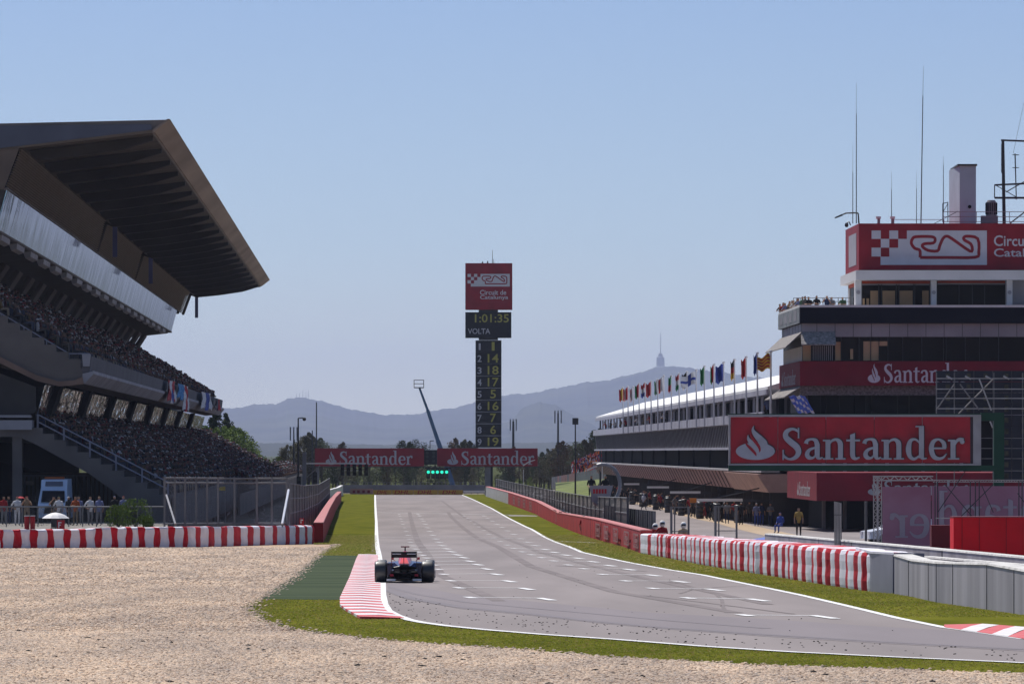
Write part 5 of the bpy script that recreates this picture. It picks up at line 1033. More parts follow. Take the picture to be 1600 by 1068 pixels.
for x in (669.3, 676.4, 683.4, 690.5, 697.8):
    mb = MB(); mb.box(*pr(x-2.6, 732, x+2.6, 747, YG-2.2, .3)); bxx = mb.build('light_box', 'black_paint', t)
    q_ = P(x, 737, YG-2.2); mb = MB(); mb.tube((q_.x, q_.y-.05, q_.z), (q_.x, q_.y-.003, q_.z), .22, .22, 12); mb.build('green_lamp', 'green_lit', bxx)
    q_ = P(x, 743, YG-2.2); mb = MB(); mb.tube((q_.x, q_.y-.05, q_.z), (q_.x, q_.y-.003, q_.z), .19, .19, 12); mb.build('lamp', 'lamp_off', bxx)
YL_ = 520.0
t = thing('signal_arm', 'white signal arm on a grey post left of the track carrying five black light pairs', 'signal', gpt(476, YL_))
mb = MB(); mb.box(*pr(478, 722.5, 571.5, 724.7, YL_, .15)); mb.build('arm', 'white_lit', t); mb = MB(); mb.box(*pr(472.5, 706, 478.5, 800, YL_, .3)); mb.build('post', 'steel_grey', t)
mb = MB(); mb.tube(P(479, 745, YL_), P(500, 727, YL_), .05, .05, 5); mb.build('brace', 'steel_grey', t)
for x in (535, 544.2, 553.6, 562.8, 572.2):
    mb = MB(); mb.box(*pr(x-2.8, 724.9, x+2.8, 742.5, YL_-.1, .3)); b__ = mb.build('light_box', 'black_paint', t)
    for y in (729, 735.5): q_ = P(x, y, YL_-.1); mb = MB(); mb.tube((q_.x, q_.y-.04, q_.z), (q_.x, q_.y-.003, q_.z), .09, .09, 8); mb.build('lamp', 'lamp_off', b__)
mb = MB(); mb.box(*pr(536, 734, 572, 735.2, YL_+.25, .05)); mb.build('cross_bar', 'white_lit', t)
for x, y0, y1, Y, lab in ((467, 744, 772, 480, 'black light box on the post left of the catch fence'), (492.5, 737, 758, 560, 'smaller black light box beyond the signal post')):
    t = thing('light_box', lab, 'traffic light', P(x, y1, Y)); mb = MB(); mb.box(*pr(x-3.6, y0, x+3.0, y1, Y, .35)); mb.build('housing', 'black_paint', t)
    mb = MB()
    for j in range(3): yy = y0+(y1-y0)*(j+.5)/3; mb.box(*pr(x-2.4, yy-2.5, x+1.8, yy+2.2, Y-.06, .05))
    mb.build('visor', 'lamp_off', t); mb = MB(); mb.tube(P(x, y1, Y), gpt(x, Y), .06, .06, 5); mb.build('post', 'steel_grey', t)
# scoreboard tower
YT = 1000.0; kT = YT/F
t = thing('scoreboard_tower', 'tall scoreboard tower with a red top board and yellow numbers listing race positions', 'tower', gpt(763.5, YT))
mb = MB(); mb.box(*pr(757.5, 700, 770, 785, YT+.6, 1.4)); mb.build('shaft', 'board_black', t)
mb = MB(); mb.box(*pr(727, 411, 800.5, 483.5, YT, 3)); rbx = mb.build('top_board', 'red_sign', t)
mb = MB(); kk = (796.5-730.5)*kT/(1292-330); circuit_logo(mb, P(730.5, 447.5, YT-.003), (1, 0, 0), (0, 0, 1), (0, -1, 0), kk, 0, 1); mb.build('circuit_emblem', ['letter_white', 'red_sign'], rbx)
mb = MB(); put_text(mb, 'Circuit de', P(750, 460.5, YT-.03), (1, 0, 0), (0, 0, 1), 7.6*kT, 41*kT); put_text(mb, 'Catalunya', P(750, 469, YT-.03), (1, 0, 0), (0, 0, 1), 9.2*kT*.86, 44*kT); mb.build('lettering', 'letter_white', rbx)
mb = MB(); mb.box(*pr(748, 483.5, 778, 531, YT+.8, 1.6)); mb.build('neck', 'steel_dark', t)
mb = MB(); mb.box(*pr(727, 487.5, 799, 527.5, YT, 2.4)); cl = mb.build('clock_board', 'board_black', t)
mb = MB(); put_text(mb, '1:01:35', P(742, 503.5, YT-.03), (1, 0, 0), (0, 0, 1), 13*kT, 53*kT); mb.build('digits', 'led_yellow', cl)
mb = MB(); put_text(mb, 'VOLTA', P(731, 521.5, YT-.03), (1, 0, 0), (0, 0, 1), 8.6*kT, 35*kT); mb.build('lettering', 'board_white', cl)
for k, (a, b) in enumerate(zip(range(1, 10), (1, 14, 18, 17, 5, 16, 7, 6, 19))):
    y0 = 531.5+18.6*k; mb = MB(); mb.box(*pr(743, y0, 783.5, y0+18.3, YT+.2, 2)); rw = mb.build('row_panel', 'board_black', t)
    mb = MB(); put_text(mb, str(a), P(746 if a > 1 else 748, y0+15, YT+.17), (1, 0, 0), (0, 0, 1), 10.3*kT, (6.5 if a > 1 else 3)*kT); mb.build('position', 'board_white', rw)
    s_ = str(b); w_ = {1: 6, 2: 17}[len(s_)] if b != 1 else 4.5; w_ = 9 if (len(s_) == 1 and b != 1) else w_
    mb = MB(); put_text(mb, s_, P(770.5-w_/2, y0+16, YT+.17), (1, 0, 0), (0, 0, 1), 13.4*kT, w_*kT); mb.build('car_number', 'led_yellow', rw)
for x, y, r_ in ((769.5, 391, .05), (771.5, 405, .05), (754, 408.5, .12), (762, 407.5, .12)): mb = MB(); mb.tube(P(x, 411, YT+1), P(x, y, YT+1), r_, r_*.6, 5); mb.build('antenna', 'steel_dark', t)
# boom lift
mat('lift_blue', (.07, .14, .25), .5, .1, 1)
t = thing('boom_lift', 'long blue boom lift with a basket rising behind the start gantry', 'crane', gpt(708, 960)); Y = 1000.0
mb = MB(); mb.tube(P(709, 762, Y), P(684, 688, Y), .42, .36, 6); mb.tube(P(684, 688, Y), P(668, 640, Y), .30, .26, 6); mb.tube(P(668, 640, Y), P(655.5, 606, Y), .2, .16, 6); mb.build('boom', 'lift_blue', t)
mb = MB(); a, b = P(647, 605, Y), P(662, 603, Y)
for z in (0, .55, 1.1): 
    for q0, q1 in (((a.x, Y-.5), (b.x, Y-.5)), ((b.x, Y-.5), (b.x, Y+.5)), ((b.x, Y+.5), (a.x, Y+.5)), ((a.x, Y+.5), (a.x, Y-.5))): mb.tube((*q0, a.z+z), (*q1, a.z+z), .06, .06, 4)
for q0 in ((a.x, Y-.5), (b.x, Y-.5), (b.x, Y+.5), (a.x, Y+.5)): mb.tube((*q0, a.z), (*q0, a.z+1.1), .06, .06, 4)
mb.box(a.x, b.x, Y-.5, Y+.5, a.z-.1, a.z); mb.build('basket', 'steel_dark', t); mb = MB(); c = gpt(710, Y); mb.box(c.x-1.2, c.x+1.2, Y-1.2, Y+1.2, .4, 1.1); mb.build('chassis', 'lift_blue', t)
for sx in (-1.1, 1.1):
    for sy in (-1, 1): mb = MB(); mb.tube((c.x+sx, Y+sy*1.1, .5), (c.x+sx, Y+sy*1.4, .5), .5, .5, 12); mb.build('wheel', 'black_paint', t)
# sponsor boards and far walls at the end of the straight
mat('dhl_yellow', (.52, .33, .03), .6, .08, 1); mat('dhl_red', (.36, .01, .01), .6, .05, 1); mat('fence_far', (.20, .205, .22), .8, .12, .5)
YD = 950.0
for i, (x0, x1) in enumerate(((583, 612), (612.6, 645.5), (646, 684), (684.6, 723))):
    t = thing('sponsor_board', 'yellow trackside board with red lettering at the end of the straight, %s from the left' % ('first', 'second', 'third', 'last')[i], 'board', gpt(x0, YD), 'yellow boards at the end of the straight'); mb = MB(); mb.box(*pr(x0, 765, x1, 773.5, YD, .3)); mb.build('board', 'dhl_yellow', t)
    mb = MB(); w_ = (26 if i > 0 else 18)*YD/F; h = 6*YD/F; o_ = P((x0+x1)/2, 771.6, YD-.02)-Vector((w_/2, 0, 0)); vs, fs = text_mesh('DHL', h); k = w_*.9/vs[:, 0].max(); mb.mesh([o_+Vector((x*k+y*.35, -.0, y)) for x, y, z in vs], fs); mb.build('lettering', 'dhl_red', t)
t = thing('far_wall', 'grey wall and fence closing the far end of the straight', 'wall', gpt(650, 985)); mb = MB(); mb.box(*pr(526, 757, 757, 772, 985, .6)); mb.build('body', 'fence_far', t); mb = MB()
for i in range(48): x = 527+4.8*i; mb.box(*pr(x, 753, x+.6, 757, 985.2, .1))
mb.box(*pr(526, 753, 757, 753.5, 985.2, .05)); mb.build('fence_top', 'steel_grey', t)
t = thing('far_wall', 'dull pink far wall with faint adverts left of the yellow boards', 'wall', gpt(560, 960)); mb = MB(); mb.box(*pr(547, 763, 582.5, 773, 958, .4)); mb.build('body', 'pink_band', t); mb = MB(); [mb.box(*pr(x, 765.5, x+4, 769.5, 957.98, .01)) for x in (551, 558, 566, 574)]; mb.build('advert', 'red_deep', t)
t = thing('far_barrier', 'low white barrier right of the yellow boards', 'barrier', gpt(740, 962)); mb = MB(); mb.box(*pr(724, 766, 758, 769, 962, .3)); mb.build('rail', 'white_lit', t); mb = MB(); [mb.box(*pr(x, 769, x+1, 774, 962, .2)) for x in (726, 736, 746, 756)]; mb.build('post', 'steel_grey', t)
t = thing('wall_end', 'white-topped curving wall end at the left edge of the far straight', 'wall', gpt(520, 880)); mb = MB(); pts = [(515, 765, 860), (522, 763, 880), (530, 761, 900), (536, 757.5, 930)]
for (x0, y0, Ya_), (x1, y1, Yb_) in zip(pts, pts[1:]):
    a, b = P(x0, y0, Ya_), P(x1, y1, Yb_); mb.prism([(a.x, Ya_, 0), (a.x-.4, Ya_, 0), (a.x-.4, Ya_, a.z), (a.x, Ya_, a.z)], [(b.x, Yb_, 0), (b.x-.4, Yb_, 0), (b.x-.4, Yb_, b.z), (b.x, Yb_, b.z)])
mb.build('body', 'white_lit', t)
# far right bank, stand, screens
mat('bank_green', (.14, .17, .04), .95, .25, .5)
mb = MB(); pts = [gpt(872, 930), gpt(945, 900), gpt(1000, 1000), gpt(880, 1060)]
for i in range(8): pass
a, b, c, d = gpt(868, 900), gpt(950, 870), gpt(960, 960), gpt(868, 1000); mb.face([a, b, c+Vector((0, 0, 2.2)), d+Vector((0, 0, 1.4))]); mb.face([d+Vector((0, 0, 1.4)), c+Vector((0, 0, 2.2)), c+Vector((0, 60, 2.2)), d+Vector((0, 60, 1.4))]); o = mb.build('grass_bank', 'bank_green', fix=False); o['kind'] = 'structure'
t = thing('far_fence', 'long grey and red hoarding behind the green bank, below the far stand', 'fence', gpt(900, 1005)); mb = MB(); a0, a1 = P(862, 745, 1010), P(955, 728, 980)
for i in range(30):
    f0, f1 = i/30, (i+.9)/30; p, q_ = a0.lerp(a1, f0), a0.lerp(a1, f1); zt0 = a0.z+(a1.z-a0.z)*f0; mb.prism([(p.x, p.y, .5), (q_.x, q_.y, .5), (q_.x, q_.y, zt0), (p.x, p.y, zt0)], [(p.x, p.y+.3, .5), (q_.x, q_.y+.3, .5), (q_.x, q_.y+.3, zt0), (p.x, p.y+.3, zt0)], 1 if 2 < i < 12 and i % 4 != 0 else 0)
mb.build('boards', ['fence_far', 'pink_band'], t)
t = thing('far_stand', 'small far open stand packed with spectators in orange and red', 'grandstand', gpt(930, 1040)); mb = MB(); a, b = P(895, 745, 1025), P(962, 727, 1000); 
mb.prism([(a.x, 1025, 1), (b.x, 1000, 1), (b.x, 1000, 3.2), (a.x, 1025, 2.2)], [(a.x, 1045, 1), (b.x, 1020, 1), (b.x, 1020, 6.2), (a.x, 1045, 3.6)]); mb.build('terrace', 'concrete', t)
vv = []; ff = []; mi = []; off = 0; fm_ = MB(); r_ = random.Random(4)
for i in range(520):
    f = r_.random(); h = r_.random(); p = Vector((a.x+(b.x-a.x)*f, 1025-25*f+20*h, (2.2+f)+h*(1.4+1.6*f))); c = r_.choice([0, 1, 1, 2, 3, 4, 4, 0]); fm_.loft([[(p.x+.19*math.cos(q)*s_, p.y+.17*math.sin(q)*s_, p.z+z) for q in (0, 1.57, 3.14, 4.71)] for z, s_ in ((0, .8), (.55, 1.1), (.75, .4), (.85, .45), (1.05, .4))], c)
o = fm_.build('far_crowd', ['f_orange', 'f_red', 'cream_wall', 'banner_blue', 'void'], fix=False); tag(o, 'distant crowd mostly in orange and red on the far stand', 'crowd', kind='stuff')
# ------------------------------------------------------------------ lamp posts, masts
def pole(label, px, ytop, Y, r0, name='lamp_post', head=None, base=None, grp=None, cat='lamp post'):
    t_ = thing(name, label, cat, gpt(px, Y), grp); mb = MB(); mb.tube(gpt(px, Y), P(px, ytop, Y), r0*1.3, r0*.8, 8); mb.build('post', 'steel_dark', t_)
    if head == 'lamp': mb = MB(); p = P(px, ytop, Y); mb.tube(p, p+Vector((r0*6, 0, .05)), r0*.7, r0*.7, 5); mb.ball(p+Vector((r0*7, 0, -.1)), r0*2.2, seg=8); mb.build('lamp_head', 'steel_dark', t_)
    if head == 'dish':
        mb = MB(); p = P(px, ytop, Y); mb.box(p.x-r0*4, p.x+r0*4, Y-.2, Y+.2, p.z-.2, p.z+.5); mb.build('camera_head', 'steel_dark', t_)
    if head == 'cell':
        for dx in (-.5, 0, .5): mb = MB(); p = P(px, ytop, Y); mb.box(p.x+dx-.1, p.x+dx+.1, Y-.1, Y+.1, p.z-1.6, p.z+.4); mb.build('antenna_panel', 'steel_grey', t_)
    return t_
pole('slim dark camera mast left of the signal arm', 466, 653, 700, .09, head='lamp'); pole('tallest thin mast beside the left tree group', 494.5, 628, 1010, .1, name='mast', cat='mast')
pole('short thin mast left of the camera mast', 459, 671, 1000, .12, name='mast', cat='mast', head='cell'); pole('slim mast just left of the tallest one', 488, 672, 1005, .1, name='mast', cat='mast')
pole('dark lamp post with camera head beside the pit building', 899, 660, 720, .08, head='dish'); pole('pale floodlight mast with side antennas behind the trees', 872, 645, 1060, .16, name='mast', cat='mast', head='cell')
pole('phone mast with three panels right of the scoreboard tower', 802, 658, 1150, .22, name='mast', cat='mast', head='cell'); pole('thin dark post at the far end of the pit building', 938, 650, 930, .12, name='post', cat='post')
for px, py, x2, y2, Y, lab in ((817, 727, 836, 718, 800, 'curved white street lamp against the right gantry board'), (917, 734, 942, 726, 560, 'curved white street lamp above the marshal hoop')):
    t = thing('street_lamp', lab, 'street lamp', gpt(818 if px < 900 else 941, Y)); mb = MB(); mb.tube(gpt(px+1 if px < 900 else 941, Y), P(px+1 if px < 900 else 941, py+6 if px < 900 else 727, Y), .05, .04, 6); mb.tube(P(px, py, Y), P((px+x2)/2, (py+y2)/2-1.5, Y), .07, .07, 5); mb.tube(P((px+x2)/2, (py+y2)/2-1.5, Y), P(x2, y2, Y), .07, .05, 5); mb.build('arm', 'white_lit', t)
t = thing('marshal_hoop', 'grey ring-shaped frame with a red-lettered panel above the pit wall fence', 'frame', gpt(945, 430)); Y = 430.0; mb = MB(); cx_, cy_ = 942, 757; pr_ = []
for i in range(17):
    an = R(-125+ i*250/16+0); pr_.append(P(cx_+27*math.cos(R(110)-R(i*232/16)), cy_-32*math.sin(R(110)-R(i*232/16)), Y))
for a, b in zip(pr_, pr_[1:]): mb.tube(a, b, .13, .13, 7)
mb.build('ring', 'steel_grey', t); mb = MB(); mb.ext([P(921, 758, Y), P(958, 758, Y), P(952, 781, Y), P(925, 784, Y)], (0, .1, 0)); pn = mb.build('panel', 'panel_grey', t)
mb = MB()
for x in (926.5, 931, 935.5, 940, 944.5): mb.box(*pr(x, 763.5, x+3.3, 770.5, Y-.02, .015))
mb.build('lettering', 'f_red', pn); mb = MB(); mb.box(*pr(936, 780, 941, 832, Y+.2, .2)); mb.build('post', 'steel_grey', t)
# ------------------------------------------------------------------ TREES
LV = {}
def leaf_mat(name, c, c2):
    m = rnd_mat(name, [c, c2]); n = m.node_tree.nodes; l = m.node_tree.links; b = n['Principled BSDF']; g_ = n.new('ShaderNodeNewGeometry'); rp = n.new('ShaderNodeValToRGB'); l.new(g_.outputs['Random Per Island'], rp.inputs[0])
    rp.color_ramp.elements[0].color = (*c, 1); rp.color_ramp.elements[1].color = (*c2, 1); l.new(rp.outputs[0], b.inputs['Base Color']); b.inputs['Specular IOR Level'].default_value = .15
leaf_mat('leaf_dark', (.022, .035, .012), (.055, .07, .022)); leaf_mat('leaf_olive', (.05, .05, .022), (.12, .10, .05)); leaf_mat('leaf_brown', (.07, .045, .028), (.15, .10, .06)); leaf_mat('leaf_light', (.07, .11, .02), (.20, .26, .05))
mat('bark', (.09, .07, .055), .9, .2, 2)
def tree_proto(seed, shape, leafm, nleaf=2300, ls=.30):
    r = random.Random(seed); H = 8.0
    t_ = thing('tree', 'tree', 'tree', (0, 0, 0)); mb = MB(); mb.tube((0, 0, -.3), (r.uniform(-.2, .2), 0, H*.5), .24, .13, 7); mb.tube((0, 0, H*.5), (r.uniform(-.3, .3), .1, H*.9), .13, .03, 6); cl = []
    nc = 26
    for i in range(nc):
        z = H*(.18+.80*((i+.5)/nc)) if shape != 'round' else H*(.28+.68*((i+.5)/nc)); f = (z/H-.18)/.8
        wR = {'round': 2.6*math.sqrt(max(.05, 1-(2*f-.95)**2)), 'oval': 1.7*math.sqrt(max(.06, 1-(2*f-.9)**2)), 'poplar': .95*math.sqrt(max(.05, 1-(2*f-.85)**2)), 'cone': 1.7*(1-f)+.15}[shape]
        an = r.uniform(0, 6.28); rr = wR*r.uniform(.35, .95); c = Vector((rr*math.cos(an), rr*math.sin(an), z)); cl.append((c, wR*r.uniform(.32, .55)+.15))
        if i % 2 == 0: mb.tube((0, 0, max(.8, z-1.2)), c, .08, .03, 4)
    mb.build('trunk', 'bark', t_); mb = MB()
    for i in range(nleaf):
        c, cr = r.choice(cl); d = Vector((r.gauss(0, 1), r.gauss(0, 1), r.gauss(0, 1))).normalized()*cr*(r.random()**.4); p = c+d; u = Vector((r.gauss(0, 1), r.gauss(0, 1), r.gauss(0, 1))).normalized(); v = u.orthogonal().normalized(); s_ = ls*r.uniform(.5, 1.1)
        mb.face([p-u*s_*.5, p+v*s_*.35, p+u*s_*.5, p-v*s_*.35])
    mb.build('crown', leafm, t_, fix=False); CH[t_.name] = [k for k in t_.children]; return t_
protos = {k: tree_proto(i*7+1, sh, lm) for i, (k, sh, lm) in enumerate((('rd', 'round', 'leaf_dark'), ('ro', 'oval', 'leaf_olive'), ('rb', 'oval', 'leaf_brown'), ('rl', 'round', 'leaf_light'), ('pd', 'poplar', 'leaf_dark'), ('od', 'oval', 'leaf_dark'), ('rr', 'round', 'leaf_olive')))}
used = set(); TL = {}
def tree(kind, px, ytop, Y, label, group):
    base = gpt(px, Y); H = EYE+(HY-ytop)*Y/F-base.z; sc = H/8.0; p0 = protos[kind]
    if kind in used: o = copy_tree(p0)
    else: o = p0; used.add(kind)
    o.location = base; o.scale = (sc*random.uniform(.9, 1.15), sc, sc); o.rotation_euler = (0, 0, random.uniform(0, 6)); tag(o, label, 'tree', group); return o
# first-use order matters: copies of prototypes carry their own labels
N4 = {'rd': 'dark green bushy tree', 'ro': 'olive green oval tree', 'rb': 'brownish autumn-toned tree', 'rl': 'bright green leafy tree', 'pd': 'dark narrow poplar', 'od': 'dark green oval tree', 'rr': 'broad olive tree'}
far_l = [('ro', 447, 694), ('rr', 452, 700), ('ro', 459, 692), ('ro', 468, 688), ('rr', 476, 682), ('ro', 482, 675), ('ro', 489, 681), ('rd', 497, 684), ('rd', 503, 688), ('pd', 444, 704), ('rl', 436, 712), ('ro', 430, 716), ('rb', 473, 705), ('rr', 512, 712), ('rd', 440, 720), ('rd', 520, 722)]
for k, x, y in far_l: tree(k, x, y, 1080+random.uniform(-30, 30), N4[k]+' in the far group left of the start gantry', N4[k]+'s left of the gantry')
for i in range(24):
    x = 528+10*i+random.uniform(-3, 3); k = random.choice(['rd', 'od', 'rr', 'rd', 'ro']); tree(k, x, 728+random.uniform(-8, 6), 1040+random.uniform(-20, 60), N4[k]+' in the dark row seen beneath the start gantry', N4[k]+'s beneath the gantry')
for k, x, y in (('rb', 535, 690), ('rd', 633, 688), ('od', 641, 690), ('rd', 650, 686), ('rb', 709, 684), ('ro', 727, 686), ('ro', 720, 690), ('ro', 735, 688), ('rb', 801, 697), ('ro', 790, 700), ('rr', 812, 700), ('rb', 822, 703)):
    tree(k, x, y, 1130+random.uniform(-20, 20), N4[k]+' whose top shows just above the gantry boards', N4[k]+'s topping the gantry boards')
for k, x, y in (('rr', 843, 712), ('rd', 850, 706), ('ro', 857, 700), ('rr', 862, 704), ('rb', 868, 695), ('ro', 874, 690), ('rb', 880, 688), ('rb', 887, 700), ('ro', 894, 696), ('rd', 902, 690), ('rb', 909, 688), ('ro', 915, 686), ('ro', 922, 687), ('rd', 929, 684), ('rd', 934, 672), ('pd', 937, 668), ('rd', 846, 725), ('rr', 858, 728), ('rd', 868, 726), ('rr', 878, 722), ('ro', 888, 724), ('rd', 898, 720), ('rd', 908, 716), ('rr', 918, 714), ('ro', 926, 708), ('rd', 838, 722), ('rr', 833, 728), ('rl', 828, 745), ('rl', 812, 748), ('rd', 800, 742), ('rd', 788, 738), ('rd', 778, 740)):
    tree(k, x, y, 1075+random.uniform(-25, 45), N4[k]+' in the grove left of the pit building', N4[k]+'s left of the pit building')
for k, x, y, Y in (('rl', 322, 664, 1000), ('rl', 333, 668, 990), ('rl', 345, 666, 1000), ('rl', 357, 664, 1005), ('rl', 368, 667, 990), ('rl', 378, 672, 995), ('rl', 388, 688, 1000), ('rl', 397, 700, 1010), ('pd', 336, 640, 1010), ('od', 343, 642, 1020), ('pd', 352, 644, 1010), ('rl', 407, 710, 1020), ('rl', 418, 716, 1030), ('rd', 415, 722, 1010), ('rl', 310, 672, 1000), ('rr', 427, 722, 1040)):
    tree(k, x, y, Y, N4[k]+' behind the far end of the grandstand', N4[k]+'s behind the grandstand')
# oleander bushes near the fence
def bush(px, py_top, Y, lab, w):
    base = gpt(px, Y); base.z = ZS(Y)-.05; H = EYE+(HY-py_top)*Y/F-base.z; t_ = thing('bush', lab, 'bush', base, 'leafy bushes behind the striped tyres'); r = random.Random(px); mb = MB()
    for i in range(7): mb.tube(base, base+Vector((r.uniform(-w, w)*.6, r.uniform(-.3, .3), H*r.uniform(.5, .8))), .03, .015, 4)
    mb.build('stems', 'bark', t_); mb = MB()
    for i in range(520):
        an = r.uniform(0, 6.28); q_ = r.random()**.5; z = r.uniform(.1, 1); p = base+Vector((w*q_*math.cos(an)*math.sin(math.pi*(.2+z*.62)), .5*q_*math.sin(an), H*z)); u = Vector((r.gauss(0, .6), r.gauss(0, .6), 1)).normalized(); v = u.orthogonal().normalized(); s_ = .22*r.uniform(.6, 1.2); mb.face([p-u*s_*.5, p+v*s_*.16, p+u*s_*.5, p-v*s_*.16])
    mb.build('leaves', 'leaf_light', t_, fix=False)
bush(212, 779, 372, 'taller leafy green bush, the right one behind the striped tyres', 1.0); bush(185, 789, 371, 'smaller leafy green bush, the left one behind the striped tyres', .8); bush(231, 806, 370, 'small low green plant at the right of the two bushes', .35)
# ------------------------------------------------------------------ RACING CAR (seen from behind)
mat('tyre', (.022, .021, .021), .42, .15, 6, spec=.8); mat('car_blue', (.012, .022, .10), .3, .08, 2, coat=.5); mat('car_red', (.85, .012, .02), .3, .05, 2, coat=.5); mat('carbon', (.012, .012, .014), .35, .2, 10); mat('car_white', (.7, .7, .72), .35, .03, 1, coat=.4); mat('rim', (.12, .12, .13), .35, .1, 3, metal=.8); mat('rain_light', (.10, .01, .01), .3, 0); mat('diff_red', (.30, .01, .03), .4, .05, 1)
cg = G(631.5, 911); CX, CY, CZ = cg.x, cg.y, g(cg.y)+.022
car = thing('racing_car', 'open-wheel racing car with red engine cover and dark blue bodywork running beside the kerb', 'racing car', (CX, CY, CZ), rz=0)
def C(x, y, z): return Vector((CX+x, CY+y, CZ+z))
class CB(MB):
    def b(s, x0, x1, y0, y1, z0, z1, m=None): return s.box(CX+x0, CX+x1, CY+y0, CY+y1, CZ+z0, CZ+z1, m)
    def e(s, pts, d, m=None): return s.ext([C(*p) for p in pts], d, m)
def wheel(x, y, r, w_):
    m = MB(); n = 32; prof = [(-w_/2, r*.66), (-w_/2, r*.90), (-w_/2+.03, r*.975), (-w_/2+.07, r), (w_/2-.07, r), (w_/2-.03, r*.975), (w_/2, r*.90), (w_/2, r*.66)]
    m.loft([[C(x+px, y+pr_*math.cos(2*math.pi*i/n), r+pr_*math.sin(2*math.pi*i/n)) for i in range(n)] for px, pr_ in prof], cap=False)
    o = m.build('wheel', 'tyre', car, smooth=True); m = MB()
    m.loft([[C(x+px, y+pr_*math.cos(2*math.pi*i/n), r+pr_*math.sin(2*math.pi*i/n)) for i in range(n)] for px, pr_ in ((-w_/2+.01, r*.66), (-w_/2+.06, r*.55), (w_/2-.06, r*.55), (w_/2-.01, r*.66))]); m.build('rim', 'rim', o)
for s_ in (-1, 1): wheel(s_*.7125, .33, .33, .375); wheel(s_*.735, 3.43, .325, .30)
m = CB(); m.e([(-.375, .0, .952), (-.375, .02, .93), (-.375, -.12, .86), (-.375, -.16, .87)], (.75, 0, 0)) if False else None
def wing(y0, z0, y1, z1, th, x=.372, mt='carbon', name='wing_element', parent=None):
    m = CB(); n = 7; top = []; bot = []
    for i in range(n+1): t_ = i/n; y = y0+(y1-y0)*t_; z = z0+(z1-z0)*t_-math.sin(math.pi*t_)*.03; top.append((y, z+th*(1-t_)*.6+.004)); bot.append((y, z-th*(1-t_)*.4))
    pts = top+bot[::-1]; m.prism([C(-x, y, z) for y, z in pts], [C(x, y, z) for y, z in pts]); return m.build(name, mt, parent or rw)
m = CB()
for s_ in (-1, 1): m.e([(s_*.378, -.28, .955), (s_*.378, .22, .955), (s_*.378, .24, .66), (s_*.378, .18, .42), (s_*.378, .02, .30), (s_*.378, -.20, .30), (s_*.378, -.27, .50), (s_*.378, -.30, .72)], (s_*.012, 0, 0))
rw = m.build('rear_wing', 'carbon', car)
wing(.20, .825, -.06, .80, .03); wing(-.05, .845, -.27, .935, .022); wing(.12, .43, -.16, .47, .03, mt='carbon')
m = CB(); m.b(-.355, -.09, -.297, -.285, .868, .893); m.b(.09, .355, -.297, -.285, .868, .893); m.build('wing_stripe', 'car_white', rw)
m = CB(); m.b(-.371, .371, -.284, -.255, .862, .950); m.build('flap', 'carbon', rw); m = CB(); m.b(-.371, .371, -.20, -.17, .765, .845); m.build('main_plane', 'carbon', rw)
m = CB(); m.e([(-.02, -.02, .50), (-.02, .10, .50), (-.02, .08, .82), (-.02, -.02, .82)], (.02, 0, 0)); m.build('pylon', 'carbon', rw)
# engine cover / airbox
m = CB(); sec = []
for y, wx, z0, z1 in ((.35, .10, .36, .56), (.7, .15, .30, .66), (1.2, .20, .28, .82), (1.7, .20, .30, .93), (1.95, .15, .34, .955)):
    sec.append([C(wx*math.sin(a_)*(1 if abs(a_) < 1.6 else 1), y, z0+(z1-z0)*(.5+.5*math.cos(a_))) for a_ in [i*2*math.pi/14 for i in range(14)]])
m.loft(sec); m.build('engine_cover', 'car_red', car, smooth=True)
m = CB(); m.prism([C(-.155, -.02, .545), C(.155, -.02, .545), C(.155, .9, .545), C(-.155, .9, .545)], [C(-.075, .42, .745), C(.075, .42, .745), C(.09, .9, .80), C(-.09, .9, .80)]); m.build('tail_cowl', 'car_red', car)
m = CB(); m.e([(-.14, .20, .34), (.14, .20, .34), (.15, .20, .50), (.10, .20, .54), (-.10, .20, .54), (-.15, .20, .50)], (0, .5, 0)); m.e([(-.07, -.02, .22), (.07, -.02, .22), (.085, -.02, .40), (-.085, -.02, .40)], (0, .3, .05)); m.build('gearbox', 'carbon', car)
m = CB(); m.b(-.04, .04, -.05, -.02, .24, .32); m.build('rain_light', 'rain_light', car)
m = CB(); sec = [[C(x*wx, y, z) for x, z in ((-1, .12), (1, .12), (1.0, z1*.75), (.75, z1), (.3, z1+.04), (-.3, z1+.04), (-.75, z1), (-1.0, z1*.75))] for y, wx, z1 in ((.62, .34, .48), (1.2, .56, .55), (1.9, .68, .60), (2.4, .66, .58), (2.6, .35, .55), (3.4, .2, .52), (4.2, .12, .42))]; m.loft(sec); m.build('body', 'car_blue', car)
m = CB()
for s_ in (-1, 1): m.e([(s_*.14, .45, .46), (s_*.30, .60, .60), (s_*.40, .60, .58), (s_*.37, .50, .44)], (0, .5, 0))
m.build('rear_pod', 'car_blue', car)
